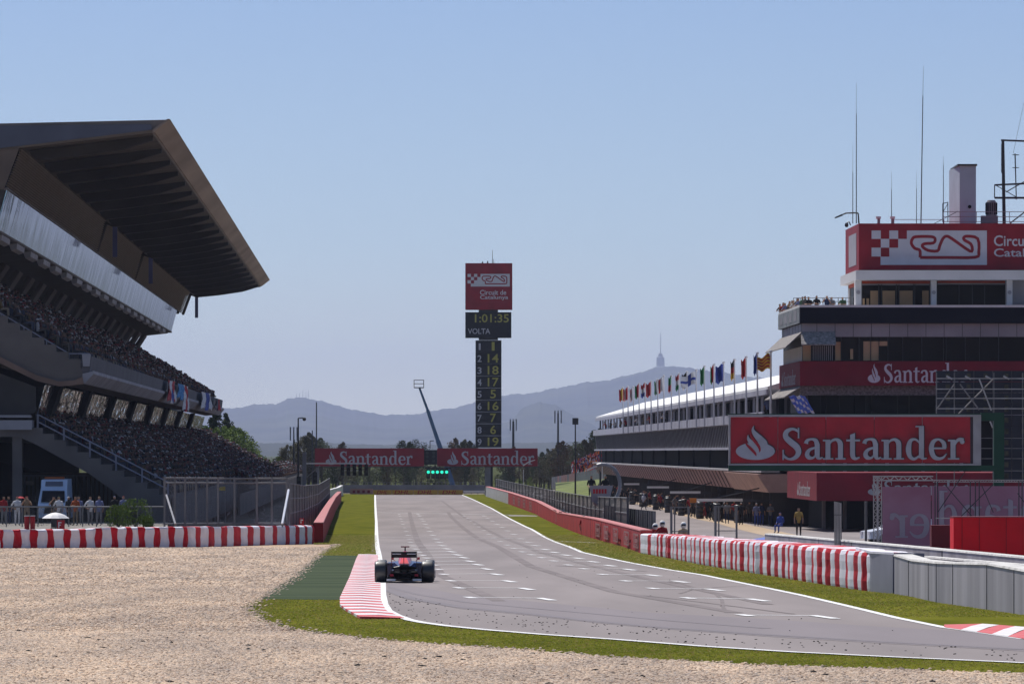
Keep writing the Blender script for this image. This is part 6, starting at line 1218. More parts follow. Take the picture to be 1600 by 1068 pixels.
for s_ in (-1, 1):
    m = CB(); m.b(*sorted((s_*.36, s_*.52)), .25, .45, .48, .60); m.b(*sorted((s_*.40, s_*.515)), .12, .55, .20, .50); m.build('brake_duct', 'car_blue', car)
    m = CB(); m.tube(C(s_*.10, .35, .50), C(s_*.53, .33, .42), .016, .016, 5); m.tube(C(s_*.10, .6, .25), C(s_*.53, .33, .22), .018, .018, 5); m.tube(C(s_*.10, .2, .28), C(s_*.53, .3, .22), .016, .016, 5); m.tube(C(s_*.08, .3, .30), C(s_*.53, .33, .34), .035, .035, 6); m.build('suspension', 'carbon', car)
    m = CB(); m.b(*sorted((s_*.36, s_*.44)), 2.55, 2.62, .66, .74); m.tube(C(s_*.2, 2.5, .55), C(s_*.4, 2.58, .68), .01, .01, 4); m.build('mirror', 'car_red', car)
    m = CB(); m.b(*sorted((s_*.32, s_*.43)), -.20, .1, .20, .27); m.build('diffuser_accent', 'diff_red', car); m = CB(); m.b(*sorted((s_*.26, s_*.53)), -.19, .0, .065, .125); m.build('lit_floor_edge', 'car_white', car)  # floor edges coloured white to stand for sunlit strakes
m = CB(); m.e([(-.53, .0, .12), (.53, .0, .12), (.53, .0, .14), (.42, -.15, .31), (.12, -.15, .33), (.08, -.15, .28), (-.08, -.15, .28), (-.12, -.15, .33), (-.42, -.15, .31), (-.53, .0, .14)], (0, .5, 0))
for x in (-.42, -.30, -.18, .18, .30, .42): m.e([(x-.004, -.18, .06), (x-.004, .3, .06), (x-.004, .3, .12), (x-.004, -.18, .30)], (.008, 0, 0))
m.b(-.54, .54, .0, .9, .05, .075); m.b(-.70, .70, .9, 2.7, .045, .075); m.build('diffuser', 'carbon', car)
m = CB(); m.b(-.02, .02, 1.85, 1.95, .94, 1.05); m.b(-.13, .13, 1.83, 1.93, 1.05, 1.085); m.build('camera_pod', 'carbon', car); m = CB(); m.b(-.128, .128, 1.82, 1.829, 1.062, 1.08); m.build('camera_stripe', 'diff_red', car)
m = CB(); m.b(-.9, .9, 4.35, 4.7, .09, .12); m.b(-.90, -.885, 4.25, 4.75, .08, .30); m.b(.885, .90, 4.25, 4.75, .08, .30); m.build('front_wing', 'car_blue', car)
m = MB(); m.ball(C(0, 2.1, .80), .14, sq=(.9, 1.1, 1)); m.build('driver_helmet', 'car_white', car, smooth=True)
# ------------------------------------------------------------------ PEOPLE
SKN = mat('skin', (.36, .2, .13), .6, .1, 5)
def cl(c): k = 'cloth_%d_%d_%d' % tuple(int(x*100) for x in c); return k, mat(k, c, .85, .12, 6)
PM = {}
def person_mesh(pose, shirt, trou, hair, sleeves=False, hatc=None, female=False):
    key = (pose, shirt, trou, hair, sleeves, hatc, female)
    if key in PM: return PM[key]
    J = {'pel': (0, 0, .95), 'wst': (0, .01, 1.10), 'cst': (0, .02, 1.32), 'nk': (0, .01, 1.49), 'hd0': (0, -.005, 1.56), 'hd1': (0, -.01, 1.66), 'hd2': (0, 0, 1.74),
         'hl': (-.10, 0, .92), 'kl': (-.11, -.02, .50), 'al': (-.11, .02, .09), 'tl': (-.12, -.14, .03), 'hr': (.10, 0, .92), 'kr': (.11, -.02, .50), 'ar': (.11, .02, .09), 'tr': (.12, -.14, .03),
         'sl': (-.19, .02, 1.41), 'el': (-.25, .04, 1.13), 'wl': (-.25, -.06, .88), 'fl': (-.24, -.09, .78), 'sr': (.19, .02, 1.41), 'er': (.25, .04, 1.13), 'wr': (.25, -.06, .88), 'fr': (.24, -.09, .78)}
    if pose == 'hips': J.update(el=(-.36, .08, 1.16), wl=(-.20, -.06, 1.0), fl=(-.14, -.1, .98))
    if pose == 'cross': J.update(el=(-.27, -.04, 1.15), wl=(-.05, -.22, 1.18), fl=(.05, -.24, 1.2), er=(.27, -.04, 1.15), wr=(.05, -.24, 1.14), fr=(-.05, -.26, 1.12))
    if pose == 'photo': J.update(el=(-.30, -.16, 1.22), wl=(-.13, -.30, 1.50), fl=(-.06, -.30, 1.58), er=(.30, -.16, 1.22), wr=(.13, -.30, 1.50), fr=(.06, -.30, 1.58))
    if pose == 'walk': J.update(kl=(-.10, -.22, .52), al=(-.10, -.18, .12), tl=(-.11, -.33, .06), kr=(.10, .06, .52), ar=(.10, .32, .16), tr=(.10, .22, .04), wl=(-.26, .16, .92), wr=(.25, -.22, .95), fl=(-.25, .2, .83), fr=(.24, -.3, .9))
    if pose == 'lean': J.update(nk=(0, -.14, 1.42), hd0=(0, -.2, 1.49), hd1=(0, -.23, 1.58), hd2=(0, -.23, 1.66), cst=(0, -.06, 1.28), sl=(-.19, -.1, 1.35), sr=(.19, -.1, 1.35), el=(-.27, -.28, 1.12), er=(.27, -.28, 1.12), wl=(-.1, -.5, 1.12), wr=(.1, -.5, 1.12), fl=(-.03, -.54, 1.13), fr=(.03, -.54, 1.13))
    if pose == 'sit': J.update(kl=(-.13, -.45, .92), al=(-.13, -.45, .50), tl=(-.13, -.6, .45), kr=(.13, -.45, .92), ar=(.13, -.45, .50), tr=(.13, -.6, .45), wl=(-.12, -.3, 1.02), fl=(-.1, -.4, 1.0), wr=(.12, -.3, 1.02), fr=(.1, -.4, 1.0))
    RD = {'pel': .14, 'wst': .125, 'cst': .15, 'nk': .055, 'hd0': .065, 'hd1': .095, 'hd2': .075, 'h': .095, 'k': .062, 'a': .045, 't': .038, 's': .07, 'e': .045, 'w': .032, 'f': .035}
    E = [('pel', 'wst'), ('wst', 'cst'), ('cst', 'nk'), ('nk', 'hd0'), ('hd0', 'hd1'), ('hd1', 'hd2'), ('pel', 'hl'), ('hl', 'kl'), ('kl', 'al'), ('al', 'tl'), ('pel', 'hr'), ('hr', 'kr'), ('kr', 'ar'), ('ar', 'tr'), ('cst', 'sl'), ('sl', 'el'), ('el', 'wl'), ('wl', 'fl'), ('cst', 'sr'), ('sr', 'er'), ('er', 'wr'), ('wr', 'fr')]
    ks = list(J); me = bpy.data.meshes.new('p'); me.from_pydata([J[k] for k in ks], [(ks.index(a), ks.index(b)) for a, b in E], []); o = bpy.data.objects.new('p', me); COL.objects.link(o)
    sk = o.modifiers.new('s', 'SKIN'); sk.use_smooth_shade = True
    for i, k in enumerate(ks):
        r_ = RD.get(k) or RD[k[0]]; v = me.skin_vertices[0].data[i]; v.radius = (r_*(1.2 if k in ('cst', 'pel', 'wst') else 1), r_); v.use_root = (k == 'pel')
    sb = o.modifiers.new('u', 'SUBSURF'); sb.levels = 1; dg = bpy.context.evaluated_depsgraph_get(); ev = bpy.data.meshes.new_from_object(o.evaluated_get(dg)); bpy.data.objects.remove(o)
    part = {}
    for a, b in E:
        if b in ('hd0', 'hd1', 'hd2'): part[(a, b)] = 1
        elif b[0] in 'hkat' and len(b) == 2: part[(a, b)] = 2 if b[0] != 't' else 3
        elif b[0] == 'e': part[(a, b)] = 0
        elif b[0] in 'wf' and len(b) == 2: part[(a, b)] = 0 if (sleeves and b[0] == 'w') else 1
        else: part[(a, b)] = 0
    for p in ev.polygons:
        c = p.center; best = None; bd2 = 9
        for (a, b), pt in part.items():
            A, B = Vector(J[a]), Vector(J[b]); d = B-A; t_ = max(0, min(1, (c-A).dot(d)/d.length_squared)); q = (c-(A+d*t_)).length-(.05 if pt == 0 and b in ('cst', 'wst', 'nk') else 0)
            if q < bd2: bd2 = q; best = pt
        if best == 1 and c.z > J['hd0'][2]:
            hc = Vector(J['hd1'])
            if c.z > hc.z+.03 or (c.y > hc.y+.02 and c.z > hc.z-.07): best = 4
        p.material_index = best; p.use_smooth = True
    for k_ in (cl(shirt)[1], SKN, cl(trou)[1], MATS['carbon'], cl(hatc or hair)[1]): ev.materials.append(k_)
    PM[key] = ev; return ev
BK = (.012, .011, .012); WH = (.62, .61, .62); RDc = (.30, .012, .014); NV = (.02, .03, .08); GY = (.18, .18, .19); TN = (.22, .16, .10); LB = (.16, .18, .32); DB = (.07, .06, .05); OR = (.36, .08, .02); BL = (.04, .07, .3); GN = (.05, .1, .05)
def person(px, Y, label, pose='stand', shirt=GY, trou=NV, hair=BK, face=0, z=None, group=None, sleeves=False, hat=None, sc=1.0, pos=None):
    me = person_mesh(pose, shirt, trou, hair, sleeves, hat); o = bpy.data.objects.new('person', me); COL.objects.link(o)
    b = Vector(pos) if pos is not None else gpt(px, Y)
    if z is not None: b.z = z
    o.location = b; o.rotation_euler = (0, 0, R(face)); o.scale = (sc, sc, sc); return tag(o, label, 'person', group)
# left group behind the low fence
_g1 = gpt
def gpt(px, Y): p = _g1(px, Y); p.z = ZS(Y); return p
for a in ((6, 415, 'man in a red shirt at the left edge of the photo under the grandstand', 'stand', RDc, GY, 30, None), (14, 418, 'person in dark clothes beside the man at the left photo edge', 'stand', BK, NV, -40, None), (27, 400, 'man in a white top and white shorts near the red drums', 'hips', WH, WH, 15, RDc), (42, 398, 'shirtless-looking man with a red cap just right of the man in white', 'photo', TN, TN, 0, RDc),
          (84, 408, 'person photographing in front of the ambulance', 'photo', DB, TN, 10, None), (92, 405, 'man in a white shirt right in front of the ambulance windscreen', 'hips', WH, GY, -10, GN), (107, 410, 'person in black beside the ambulance, right of the white shirt', 'stand', BK, BK, 60, WH), (118, 398, 'man in an orange-red shirt and pale trousers right of the ambulance', 'cross', OR, TN, -20, BK), (123, 412, 'person in light blue behind the man in the orange-red shirt', 'stand', LB, GY, 0, BK),
          (141, 402, 'woman in a pale top and skirt right of the orange-red shirt', 'hips', WH, GY, 30, BK), (155, 400, 'man in a lilac shirt and pale cap, right of the woman', 'stand', LB, GY, -15, TN), (179, 425, 'person in black with a light cap in the shade by the bushes', 'stand', BK, BK, 10, LB), (193, 424, 'person in a pale blue shirt and red cap right beside the bushes', 'stand', LB, GY, 0, RDc)):
    person(a[0], a[1], a[2], a[3], a[4], a[5], face=a[6], hat=a[7])
gpt = _g1
# marshals beside the striped barrier
for px, Y, lab, sh, dz, f, ps in ((1019, 318, 'marshal in red with a white helmet, leftmost of the three above the striped barrier', RDc, -.55, 40, 'lean'), (1035, 316, 'marshal in red with a white helmet in the middle of the three', RDc, -.5, 10, 'hips'), (1068, 312, 'marshal in a pale and yellow vest with a white helmet, right of the others', (.42, .32, .2), -.55, 0, 'stand')):
    p_ = gpt(px, Y); person(px, Y, lab, ps, sh, BK, face=f, z=p_.z+dz, hat=WH, sleeves=True)
    r_ = MB(); hp = Vector((p_.x, p_.y-.01, p_.z+dz+1.66)) if ps != 'lean' else Vector((p_.x+.14, p_.y-.17, p_.z+dz+1.57)); r_.ball(hp, .155, sq=(.9, 1.05, 1.05), seg=12, rings=8); h_ = r_.build('helmet', 'white_lit', smooth=True); tag(h_, {1019: 'white helmet on the leftmost marshal', 1035: 'white helmet on the middle marshal', 1068: 'white helmet on the right-hand marshal'}[px], 'helmet', 'marshal helmets')
    v_ = MB(); v_.box(hp.x-.1, hp.x+.1, hp.y-.175, hp.y-.12, hp.z-.03, hp.z+.05); o = v_.build('visor', 'carbon', h_)
person(912, 425, 'marshal with a white helmet low behind the red pit wall', 'stand', RDc, BK, face=20, hat=WH, z=g(425)-.5)
# pit lane people
for px, py, lab, ps, sh, tr, f, ht in ((1006, 797, 'person in a white shirt walking in the pit lane, leftmost', 'walk', (.5, .5, .55), BK, 140, WH), (1043, 797, 'person in pale shorts with a white cap in the pit lane', 'stand', TN, TN, 20, WH), (1067, 803, 'person in dark top and pale shorts in the pit lane between the frames', 'hips', DB, TN, 0, BK), (1101, 810, 'pit crew member in red overalls with a white helmet', 'stand', RDc, RDc, 30, WH), (1088, 799, 'person with a white helmet in front of the dark garages', 'stand', BK, BK, 0, WH),
         (1136, 818, 'person in a grey shirt seen through the right gate frame', 'stand', GY, NV, 0, BK), (1128, 816, 'crouching dark-clothed person at the right gate frame', 'lean', BK, BK, 60, WH), (1182, 822, 'person in blue overalls, leftmost of the garage group', 'stand', LB, BL, 0, WH), (1190, 821, 'person in dark blue beside the garage pillar', 'hips', NV, BL, 15, BK), (1204, 822, 'person in a pale grey shirt standing at the garage front', 'cross', GY, NV, -10, BK), (1196, 819, 'person in black between two blue-clad crew at the garages', 'stand', BK, BK, 20, BK),
         (1219, 834, 'person in blue crouched on the tan strip near the blue mat', 'sit', BL, BL, -30, BL), (1248, 838, 'person in a yellow-brown shirt in the dark garage opening', 'stand', (.35, .22, .05), BK, 0, BK), (1158, 820, 'person in black beside the right gate frame', 'stand', BK, BK, -20, WH), (1171, 818, 'person in dark grey near the garages', 'stand', DB, BK, 0, BK), (1113, 806, 'person in black behind the red pit crew member', 'cross', BK, BK, 0, BK)):
    p_ = G(px, py); person(px, 0, lab, ps, sh, tr, face=f, hat=ht, sleeves=(sh in (RDc, BL)), pos=p_+Vector((0, 0, .02 if ps != 'sit' else -.35)))
r_ = random.Random(3)
for i in range(46):                             # crowd of crew in front of the garages, in shade
    Y = 560+i*8+r_.uniform(-3, 3); c = r_.choice([BK, BK, NV, DB, RDc, GY, BK]); nm = {BK: 'black', NV: 'navy', DB: 'dark brown', RDc: 'red', GY: 'grey'}[c]
    p_ = Vector((bX(Y)-r_.uniform(.3, 2.2), Y, g(Y)+.01)); person(0, 0, 'crew member in %s in the shade before the garages' % nm, r_.choice(['stand', 'hips', 'cross', 'walk']), c, BK, face=r_.uniform(-60, 60), pos=p_, group='crew in %s before the garages' % nm)
# people on the roof terrace of the control building
tz = P(0, 478, YC).z-.95
for i, (px, dy, c, tr, ps, ht) in enumerate(((1221, 24.5, DB, BK, 'lean', BK), (1224, 23, RDc, BK, 'photo', BK), (1229, 21, LB, BK, 'lean', BK), (1234, 18, DB, BK, 'stand', BK), (1238, 15, TN, BK, 'photo', BK), (1242, 12, WH, BK, 'lean', WH), (1246, 9, DB, BK, 'photo', BK), (1250, 6, LB, BK, 'lean', BK), (1254, 4, GN, BK, 'stand', DB), (1258, 2.5, DB, BK, 'stand', BK), (1264, 1.2, BK, NV, 'lean', BK), (1276, 1, BK, BK, 'cross', BK), (1292, 1, NV, BK, 'photo', WH), (1300, 1.4, GY, GN, 'lean', WH), (1317, 1.6, GN, GN, 'lean', WH))):
    Y = YC+dy+.7; nm = ('leftmost of the people', 'second from the left', 'third from the left', 'fourth from the left', 'fifth from the left', 'sixth from the left, in white,', 'seventh from the left', 'eighth from the left', 'ninth from the left, in dull green,', 'tenth from the left', 'dark figure at the bend of the rail', 'lone figure with crossed arms', 'figure in navy with both arms raised', 'figure in grey leaning beside the navy one', 'rightmost figure, in green with a white hat,')[i]
    person(px, Y, '%s looking down from the roof terrace' % nm, ps, c, tr, face=-10 if i > 9 else -35, z=tz, hat=ht)
for px, Y, lab in ((924, 431, 'dark figure sitting left inside the grey hoop frame'), (946, 431, 'dark figure sitting right inside the grey hoop frame')): person(px, Y, lab, 'sit', BK, BK, z=P(0, 762, Y).z-.95)
for i in range(12):
    Y = 690+i*20; c = (TN, WH, DB, RDc)[i % 4]; nm = {TN: 'tan', WH: 'white', DB: 'brown', RDc: 'red'}[c]; person(0, 0, 'guest in %s on the pit building balcony' % nm, 'lean' if i % 2 else 'stand', c, BK, face=-60, pos=(bX(Y)-.3, Y, 8.47), group='guests in %s on the balcony' % nm)
for px, Y, c, lab in ((1208, 520, LB, 'man in a light blue shirt at the end of the pit building balcony'), (1214, 522, BK, 'dark figure next to the light blue shirt on the balcony')): person(px, Y, lab, 'stand', c, BK, pos=(bX(Y)+.1, Y, 8.47))
# ------------------------------------------------------------------ AMBULANCE, parked cars, umbrellas, drums, small things
mat('amb_white', (.48, .58, .72), .3, .04, 1, coat=.3); mat('amb_orange', (.30, .08, .02), .4, .1, 2)
AY = 429.0; ag = ZS(AY); ax0, ax1 = P(59, 0, AY).x, P(105.5, 0, AY).x; zt = P(0, 748, AY).z; W = ax1-ax0; cx0 = (ax0+ax1)/2; Hh = zt-ag
amb = thing('ambulance', 'white ambulance van with a high roof parked in the shade under the grandstand', 'ambulance', (cx0, AY, ag))
def A_(x, y, z): return Vector((cx0+x*W, AY+y, ag+z*Hh))
m = MB(); prof = [(0, .12), (0, .40), (.25, .46), (.95, .74), (1.3, .80), (1.7, .98), (5.6, 1.0), (5.7, .12)]
ring = lambda x, k: [A_(x*k(z), y, z) for y, z in prof]
m.loft([ring(-.5, lambda z: .88 if z > .6 else 1), ring(-.42, lambda z: 1), ring(.42, lambda z: 1), ring(.5, lambda z: .88 if z > .6 else 1)]); m.build('body', 'amb_white', amb)
m = MB(); m.prism([A_(-.40, .26, .475), A_(.40, .26, .475), A_(.37, .90, .72), A_(-.37, .90, .72)], [A_(-.40, .20, .485), A_(.40, .20, .485), A_(.37, .84, .735), A_(-.37, .84, .735)]); m.build('windscreen', 'dark_glass', amb)
m = MB(); m.prism([A_(-.30, -.01, .22), A_(.30, -.01, .22), A_(.26, -.01, .36), A_(-.26, -.01, .36)], [A_(-.30, -.05, .22), A_(.30, -.05, .22), A_(.26, -.05, .36), A_(-.26, -.05, .36)]); m.build('grille', 'carbon', amb)
for s_ in (-1, 1):
    m = MB(); m.box(*sorted((cx0+s_*.33*W, cx0+s_*.47*W)), AY-.04, AY+.1, ag+.24*Hh, ag+.36*Hh); m.build('headlight', 'letter_white', amb); m = MB(); m.box(*sorted((cx0+s_*.53*W, cx0+s_*.62*W)), AY+.6, AY+.7, ag+.46*Hh, ag+.58*Hh); m.build('mirror', 'carbon', amb)
    for yy in (.9, 4.6): m = MB(); m.tube((cx0+s_*.36*W, AY+yy, ag+.36), (cx0+s_*.49*W, AY+yy, ag+.36), .36, .36, 18); m.build('wheel', 'tyre', amb)
m = MB(); m.box(cx0-.33*W, cx0+.33*W, AY+1.75, AY+2.0, zt-.01, zt+.14); m.build('light_bar', 'amb_orange', amb); m = MB(); m.prism([A_(-.3, 1.36, .84), A_(.3, 1.36, .84), A_(.29, 1.60, .94), A_(-.29, 1.60, .94)], [A_(-.3, 1.33, .845), A_(.3, 1.33, .845), A_(.29, 1.57, .945), A_(-.29, 1.57, .945)]); m.build('roof_marking', 'blue_panel', amb)
def car_proto():
    t_ = thing('parked_car', 'x', 'car', (0, 0, 0)); m = MB(); pf = [(0, .35), (.05, .72), (.9, .86), (1.6, 1.32), (3.1, 1.36), (3.9, .95), (4.3, .82), (4.35, .35)]
    m.loft([[(x*(.80 if z > 1 else 1), y, z) for y, z in pf] for x in (-.86, -.7, .7, .86)]); m.build('body', 'car_white', t_)
    m = MB(); m.prism([(-.60, .98, .90), (.60, .98, .90), (.52, 1.55, 1.29), (-.52, 1.55, 1.29)], [(-.60, .94, .93), (.60, .94, .93), (.52, 1.5, 1.31), (-.52, 1.5, 1.31)]); m.build('windscreen', 'dark_glass', t_)
    m = MB(); [m.box(s_*.72-.02, s_*.72+.02, 1.4, 3.5, .93, 1.25) for s_ in (-1, 1)]; m.build('side_windows', 'dark_glass', t_)
    for s_ in (-1, 1):
        m = MB(); m.box(*sorted((s_*.5, s_*.8)), -.02, .1, .55, .7); m.build('headlight', 'letter_white', t_)
        for y in (.75, 3.5): m = MB(); m.tube((s_*.68, y, .32), (s_*.88, y, .32), .32, .32, 16); m.build('wheel', 'tyre', t_)
    CH[t_.name] = list(t_.children); return t_
cp_ = car_proto()
cars = [(893, 772, 20, 'nearest white car with a dark windscreen parked behind the pit wall fence'), (878, 768, 25, 'white and red car second behind the pit wall fence'), (862, 765, 20, 'white car third in the row behind the pit wall fence'), (846, 758, 15, 'pale car fourth in the row behind the pit wall fence'), (833, 755, 15, 'small pale car fifth in the row behind the fence'), (952, 777, 70, 'low white car side-on left of the marshal hoop')]
for i, (px, py, rz, lab) in enumerate(cars):
    Y = 640+ (893-px)*3.0 if px < 900 else 560; loc = gpt(px, Y); o = cp_ if i == 0 else copy_tree(cp_); o.location = loc; o.rotation_euler = (0, 0, R(rz)); tag(o, lab, 'car', 'cars parked behind the pit wall')
o = copy_tree(cp_); o.location = gpt(1352, 330); o.rotation_euler = (0, 0, R(-75)); tag(o, 'white car half hidden behind the truss frame of the pink banner', 'car', 'x'); del o['group']
def umbrella(px, py_top, Y, rpx, m_, label, ph=1.1):
    c = P(px, py_top, Y); r_ = rpx*Y/F; t_ = thing('umbrella', label, 'umbrella', (c.x, Y, c.z-ph)); m = MB(); n = 10
    m.loft([[(c.x+r_*q*math.cos(2*math.pi*i/n), Y+r_*q*math.sin(2*math.pi*i/n), c.z-h*r_) for i in range(n)] for q, h in ((.02, 0), (.35, .06), (.7, .2), (1, .42), (.98, .44), (.68, .24), (.33, .10), (.02, .03))], cap=False); m.build('canopy', m_, t_); m = MB(); m.tube((c.x, Y, c.z-ph), (c.x, Y, c.z+.06), .02, .015, 6); m.build('shaft', 'steel_dark', t_)
umbrella(87, 800, 345, 21.5, 'white_lit', 'white umbrella open behind the striped tyre barrier', 1.1)
umbrella(74, 529, 446, 13, 'f_red', 'red umbrella open in the upper tier of the grandstand', 1.2); umbrella(425, 723, 1000, 5, 'f_red', 'small red umbrella above the far sunlit crowd', 1.5); umbrella(32, 775, 404, 7, 'f_red', 'red umbrella held by the people at the far left', 1.1)
for px, lab in ((42, 'left one of two red drums with white rims'), (51, 'right one of two red drums with white rims')):
    Y = 352; c = gpt(px, Y); c.z = ZS(Y); t = thing('drum', lab, 'drum', c, 'red drums behind the barrier'); z1 = P(0, 806, Y).z; m = MB(); m.tube((c.x, Y, ZS(Y)), (c.x, Y, z1), .13, .13, 16); m.build('body', 'f_red', t); m = MB(); m.tube((c.x, Y, z1+.002), (c.x, Y, z1+.04), .14, .14, 16); m.build('rim', 'white_lit', t)
t = thing('chair', 'folding chair with dark seat under the white umbrella', 'chair', gpt(86, 347)); m = MB(); c = gpt(86, 347); c.z = ZS(347)-.3; m.box(c.x-.22, c.x+.22, 346.8, 347.2, c.z+.42, c.z+.48); m.build('seat', 'steel_dark', t); m = MB(); m.box(c.x-.22, c.x+.22, 347.2, 347.24, c.z+.5, c.z+.95); m.build('backrest', 'steel_dark', t)
for sx in (-.2, .2):
    for sy in (-.18, .2): m = MB(); m.tube((c.x+sx, 347+sy, c.z), (c.x+sx, 347+sy, c.z+.45), .02, .02, 5); m.build('leg', 'truss', t)
t = thing('marshal_board', 'small red board with a white letter F on the striped barrier', 'board', P(95, 826, 332)); m = MB(); m.box(*pr(89, 812, 101, 827, 332, .05)); m.build('panel', 'f_red', t); m = MB(); m.box(*pr(91, 815, 92.6, 824, 331.95, .04)); m.box(*pr(92.6, 815, 96, 816.6, 331.95, .04)); m.box(*pr(92.6, 819, 95, 820.4, 331.95, .04)); m.build('letter', 'white_lit', t)
t = thing('marshal_board', 'small pale red board standing at the right end of the striped barrier', 'board', P(471, 820, 335)); m = MB(); m.box(*pr(468, 809, 475, 819, 335, .05)); m.build('panel', 'wall_red', t); m = MB(); m.box(*pr(469.5, 811, 473.5, 812.5, 334.96, .03)); m.box(*pr(469.5, 813.5, 471, 817, 334.96, .03)); m.build('letter', 'white_lit', t)
mat('mat_blue', (.10, .16, .48), .7, .06, 1); sheet('blue_run_off', [Vector((p.x, p.y, 0)) for p in (G(1150, 846), G(1200, 838), G(1262, 838.5), G(1262, 858), G(1180, 856))], 'mat_blue', .02)
t = thing('tent', 'large yellow and white event canopy behind the mesh fence', 'tent', gpt(355, 620)); m = MB(); a = P(335, 766, 560); m.loft([[P(x, y, Y) for x, y, Y in ((336, 766, 560), (352, 766, 560), (352, 764, 566), (336, 764, 566))], [P(x, y, Y) for x, y, Y in ((346, 760, 561), (352, 760, 561), (352, 759.5, 565), (346, 759.5, 565))]]); m.build('canopy', 'f_yellow', t); m = MB(); [m.tube(P(x, 766, 560), gpt(x, 560), .03, .03, 4) for x in (336, 352)]; m.build('pole', 'truss', t)
# stacks of tyres waiting in front of the garages
def tyre_stack():
    t_ = thing('tyre_stack', 'x', 'tyre stack', (0, 0, 0))
    for k in range(4):
        m = MB(); n = 18; m.loft([[(r_*math.cos(2*math.pi*i/n), r_*math.sin(2*math.pi*i/n), z) for i in range(n)] for r_, z in ((.18, k*.37+.02), (.29, k*.37+.0), (.33, k*.37+.06), (.33, k*.37+.30), (.29, k*.37+.36), (.18, k*.37+.34))]); m.build('tyre', 'tyre', t_, smooth=True)
    CH[t_.name] = list(t_.children); return t_
ts0 = tyre_stack()
for i in range(14):
    o = ts0 if i == 0 else copy_tree(ts0); Y = 545+i*17+(i % 3)*2.5; o.location = (bX(Y)-.9-(i % 2)*.8, Y, g(Y)+.01); tag(o, 'stack of four black tyres standing before the shaded pit garages', 'tyre stack', 'tyre stacks before the garages')
# ------------------------------------------------------------------ LOOSE GROUND STUFF: stones, grass blades, rubber crumbs
def scatter(name, label, pts, shape, m, s0, s1, rot_full):
    me = bpy.data.meshes.new(name); me.vertices.add(len(pts)); me.vertices.foreach_set('co', np.array(pts, dtype=np.float32).ravel()); o = bpy.data.objects.new(name, me); COL.objects.link(o)
    ng = bpy.data.node_groups.new(name, 'GeometryNodeTree'); ng.interface.new_socket('Geometry', in_out='INPUT', socket_type='NodeSocketGeometry'); ng.interface.new_socket('Geometry', in_out='OUTPUT', socket_type='NodeSocketGeometry')
    n, l = ng.nodes, ng.links; gi, go = n.new('NodeGroupInput'), n.new('NodeGroupOutput'); ip = n.new('GeometryNodeInstanceOnPoints'); sm = n.new('GeometryNodeSetMaterial'); sm.inputs['Material'].default_value = MATS[m]
    if shape == 'stone': pm = n.new('GeometryNodeMeshIcoSphere'); pm.inputs['Radius'].default_value = 1; pm.inputs['Subdivisions'].default_value = 1; src = pm.outputs[0]
    elif shape == 'crumb': pm = n.new('GeometryNodeMeshCube'); src = pm.outputs[0]
    else:
        jn = n.new('GeometryNodeJoinGeometry')
        for k in range(5):
            pm = n.new('GeometryNodeMeshCone'); pm.inputs['Vertices'].default_value = 3; pm.inputs['Radius Bottom'].default_value = .16; pm.inputs['Depth'].default_value = 1.0
            tr = n.new('GeometryNodeTransform'); tr.inputs['Translation'].default_value = (.5*math.cos(k*2.4)*(k > 0), .5*math.sin(k*2.4)*(k > 0), 0); tr.inputs['Rotation'].default_value = (.35*math.sin(k*1.9), .35*math.cos(k*2.7), 0); tr.inputs['Scale'].default_value = (1, 1, .75+.12*k); l.new(pm.outputs[0], tr.inputs['Geometry']); l.new(tr.outputs[0], jn.inputs[0])
        src = jn.outputs[0]
    l.new(src, sm.inputs['Geometry']); l.new(sm.outputs[0], ip.inputs['Instance']); l.new(gi.outputs[0], ip.inputs['Points'])
    rr = n.new('FunctionNodeRandomValue'); rr.data_type = 'FLOAT_VECTOR'; rr.inputs[0].default_value = (0, 0, 0); rr.inputs[1].default_value = (6.28, 6.28, 6.28) if rot_full else (.2, .2, 6.28); l.new(rr.outputs[0], ip.inputs['Rotation'])
    rs = n.new('FunctionNodeRandomValue'); rs.data_type = 'FLOAT_VECTOR'; rs.inputs[0].default_value = s0; rs.inputs[1].default_value = s1; l.new(rs.outputs[0], ip.inputs['Scale']); l.new(ip.outputs[0], go.inputs[0])
    md = o.modifiers.new('scatter', 'NODES'); md.node_group = ng; return tag(o, label, kind='stuff')
def inside(poly, X, Y):
    r = np.zeros(len(X), bool); n_ = len(poly); j = n_-1
    for i in range(n_):
        xi, yi = poly[i][0], poly[i][1]; xj, yj = poly[j][0], poly[j][1]; c = ((yi > Y) != (yj > Y)) & (X < (xj-xi)*(Y-yi)/(yj-yi+1e-12)+xi); r ^= c; j = i
    return r
def pts_in(poly, y0, y1, dens, off):
    poly = [(p[0], p[1]) for p in poly]; Ym = (y0+y1)/2; x0, x1 = -.080*y1, .080*y1; n_ = int((x1-x0)*(y1-y0)*dens); X = rng.uniform(x0, x1, n_); Y = rng.uniform(y0, y1, n_)
    k = inside(poly, X, Y) & (np.abs(X) < .0785*Y+.3); X, Y = X[k], Y[k]; return np.column_stack([X, Y, np.interp(Y, _gy, _gz)+off])
GP = gp([(-200, 858), (488, 850.5)])+GBW[::-1]+[Vector((20, 62, 0)), Vector((-16, 62, 0))]
mat('rubber', (.03, .03, .03), .9, 0, spec=.05)
rnd_mat('stone_mix', [(.40, .30, .22), (.72, .55, .40), (.80, .62, .46), (.42, .36, .31), (.88, .70, .54), (.66, .47, .34), (.58, .50, .43), (.84, .64, .47), (.26, .20, .16), (.75, .58, .43)])
rnd_mat('blade_mix', [(.42, .48, .09), (.62, .58, .18), (.48, .52, .10), (.72, .58, .32), (.30, .36, .07), (.58, .52, .18)])
MATS['stone_mix'].node_tree.nodes['Principled BSDF'].inputs['Specular IOR Level'].default_value = .1; MATS['blade_mix'].node_tree.nodes['Principled BSDF'].inputs['Specular IOR Level'].default_value = .1
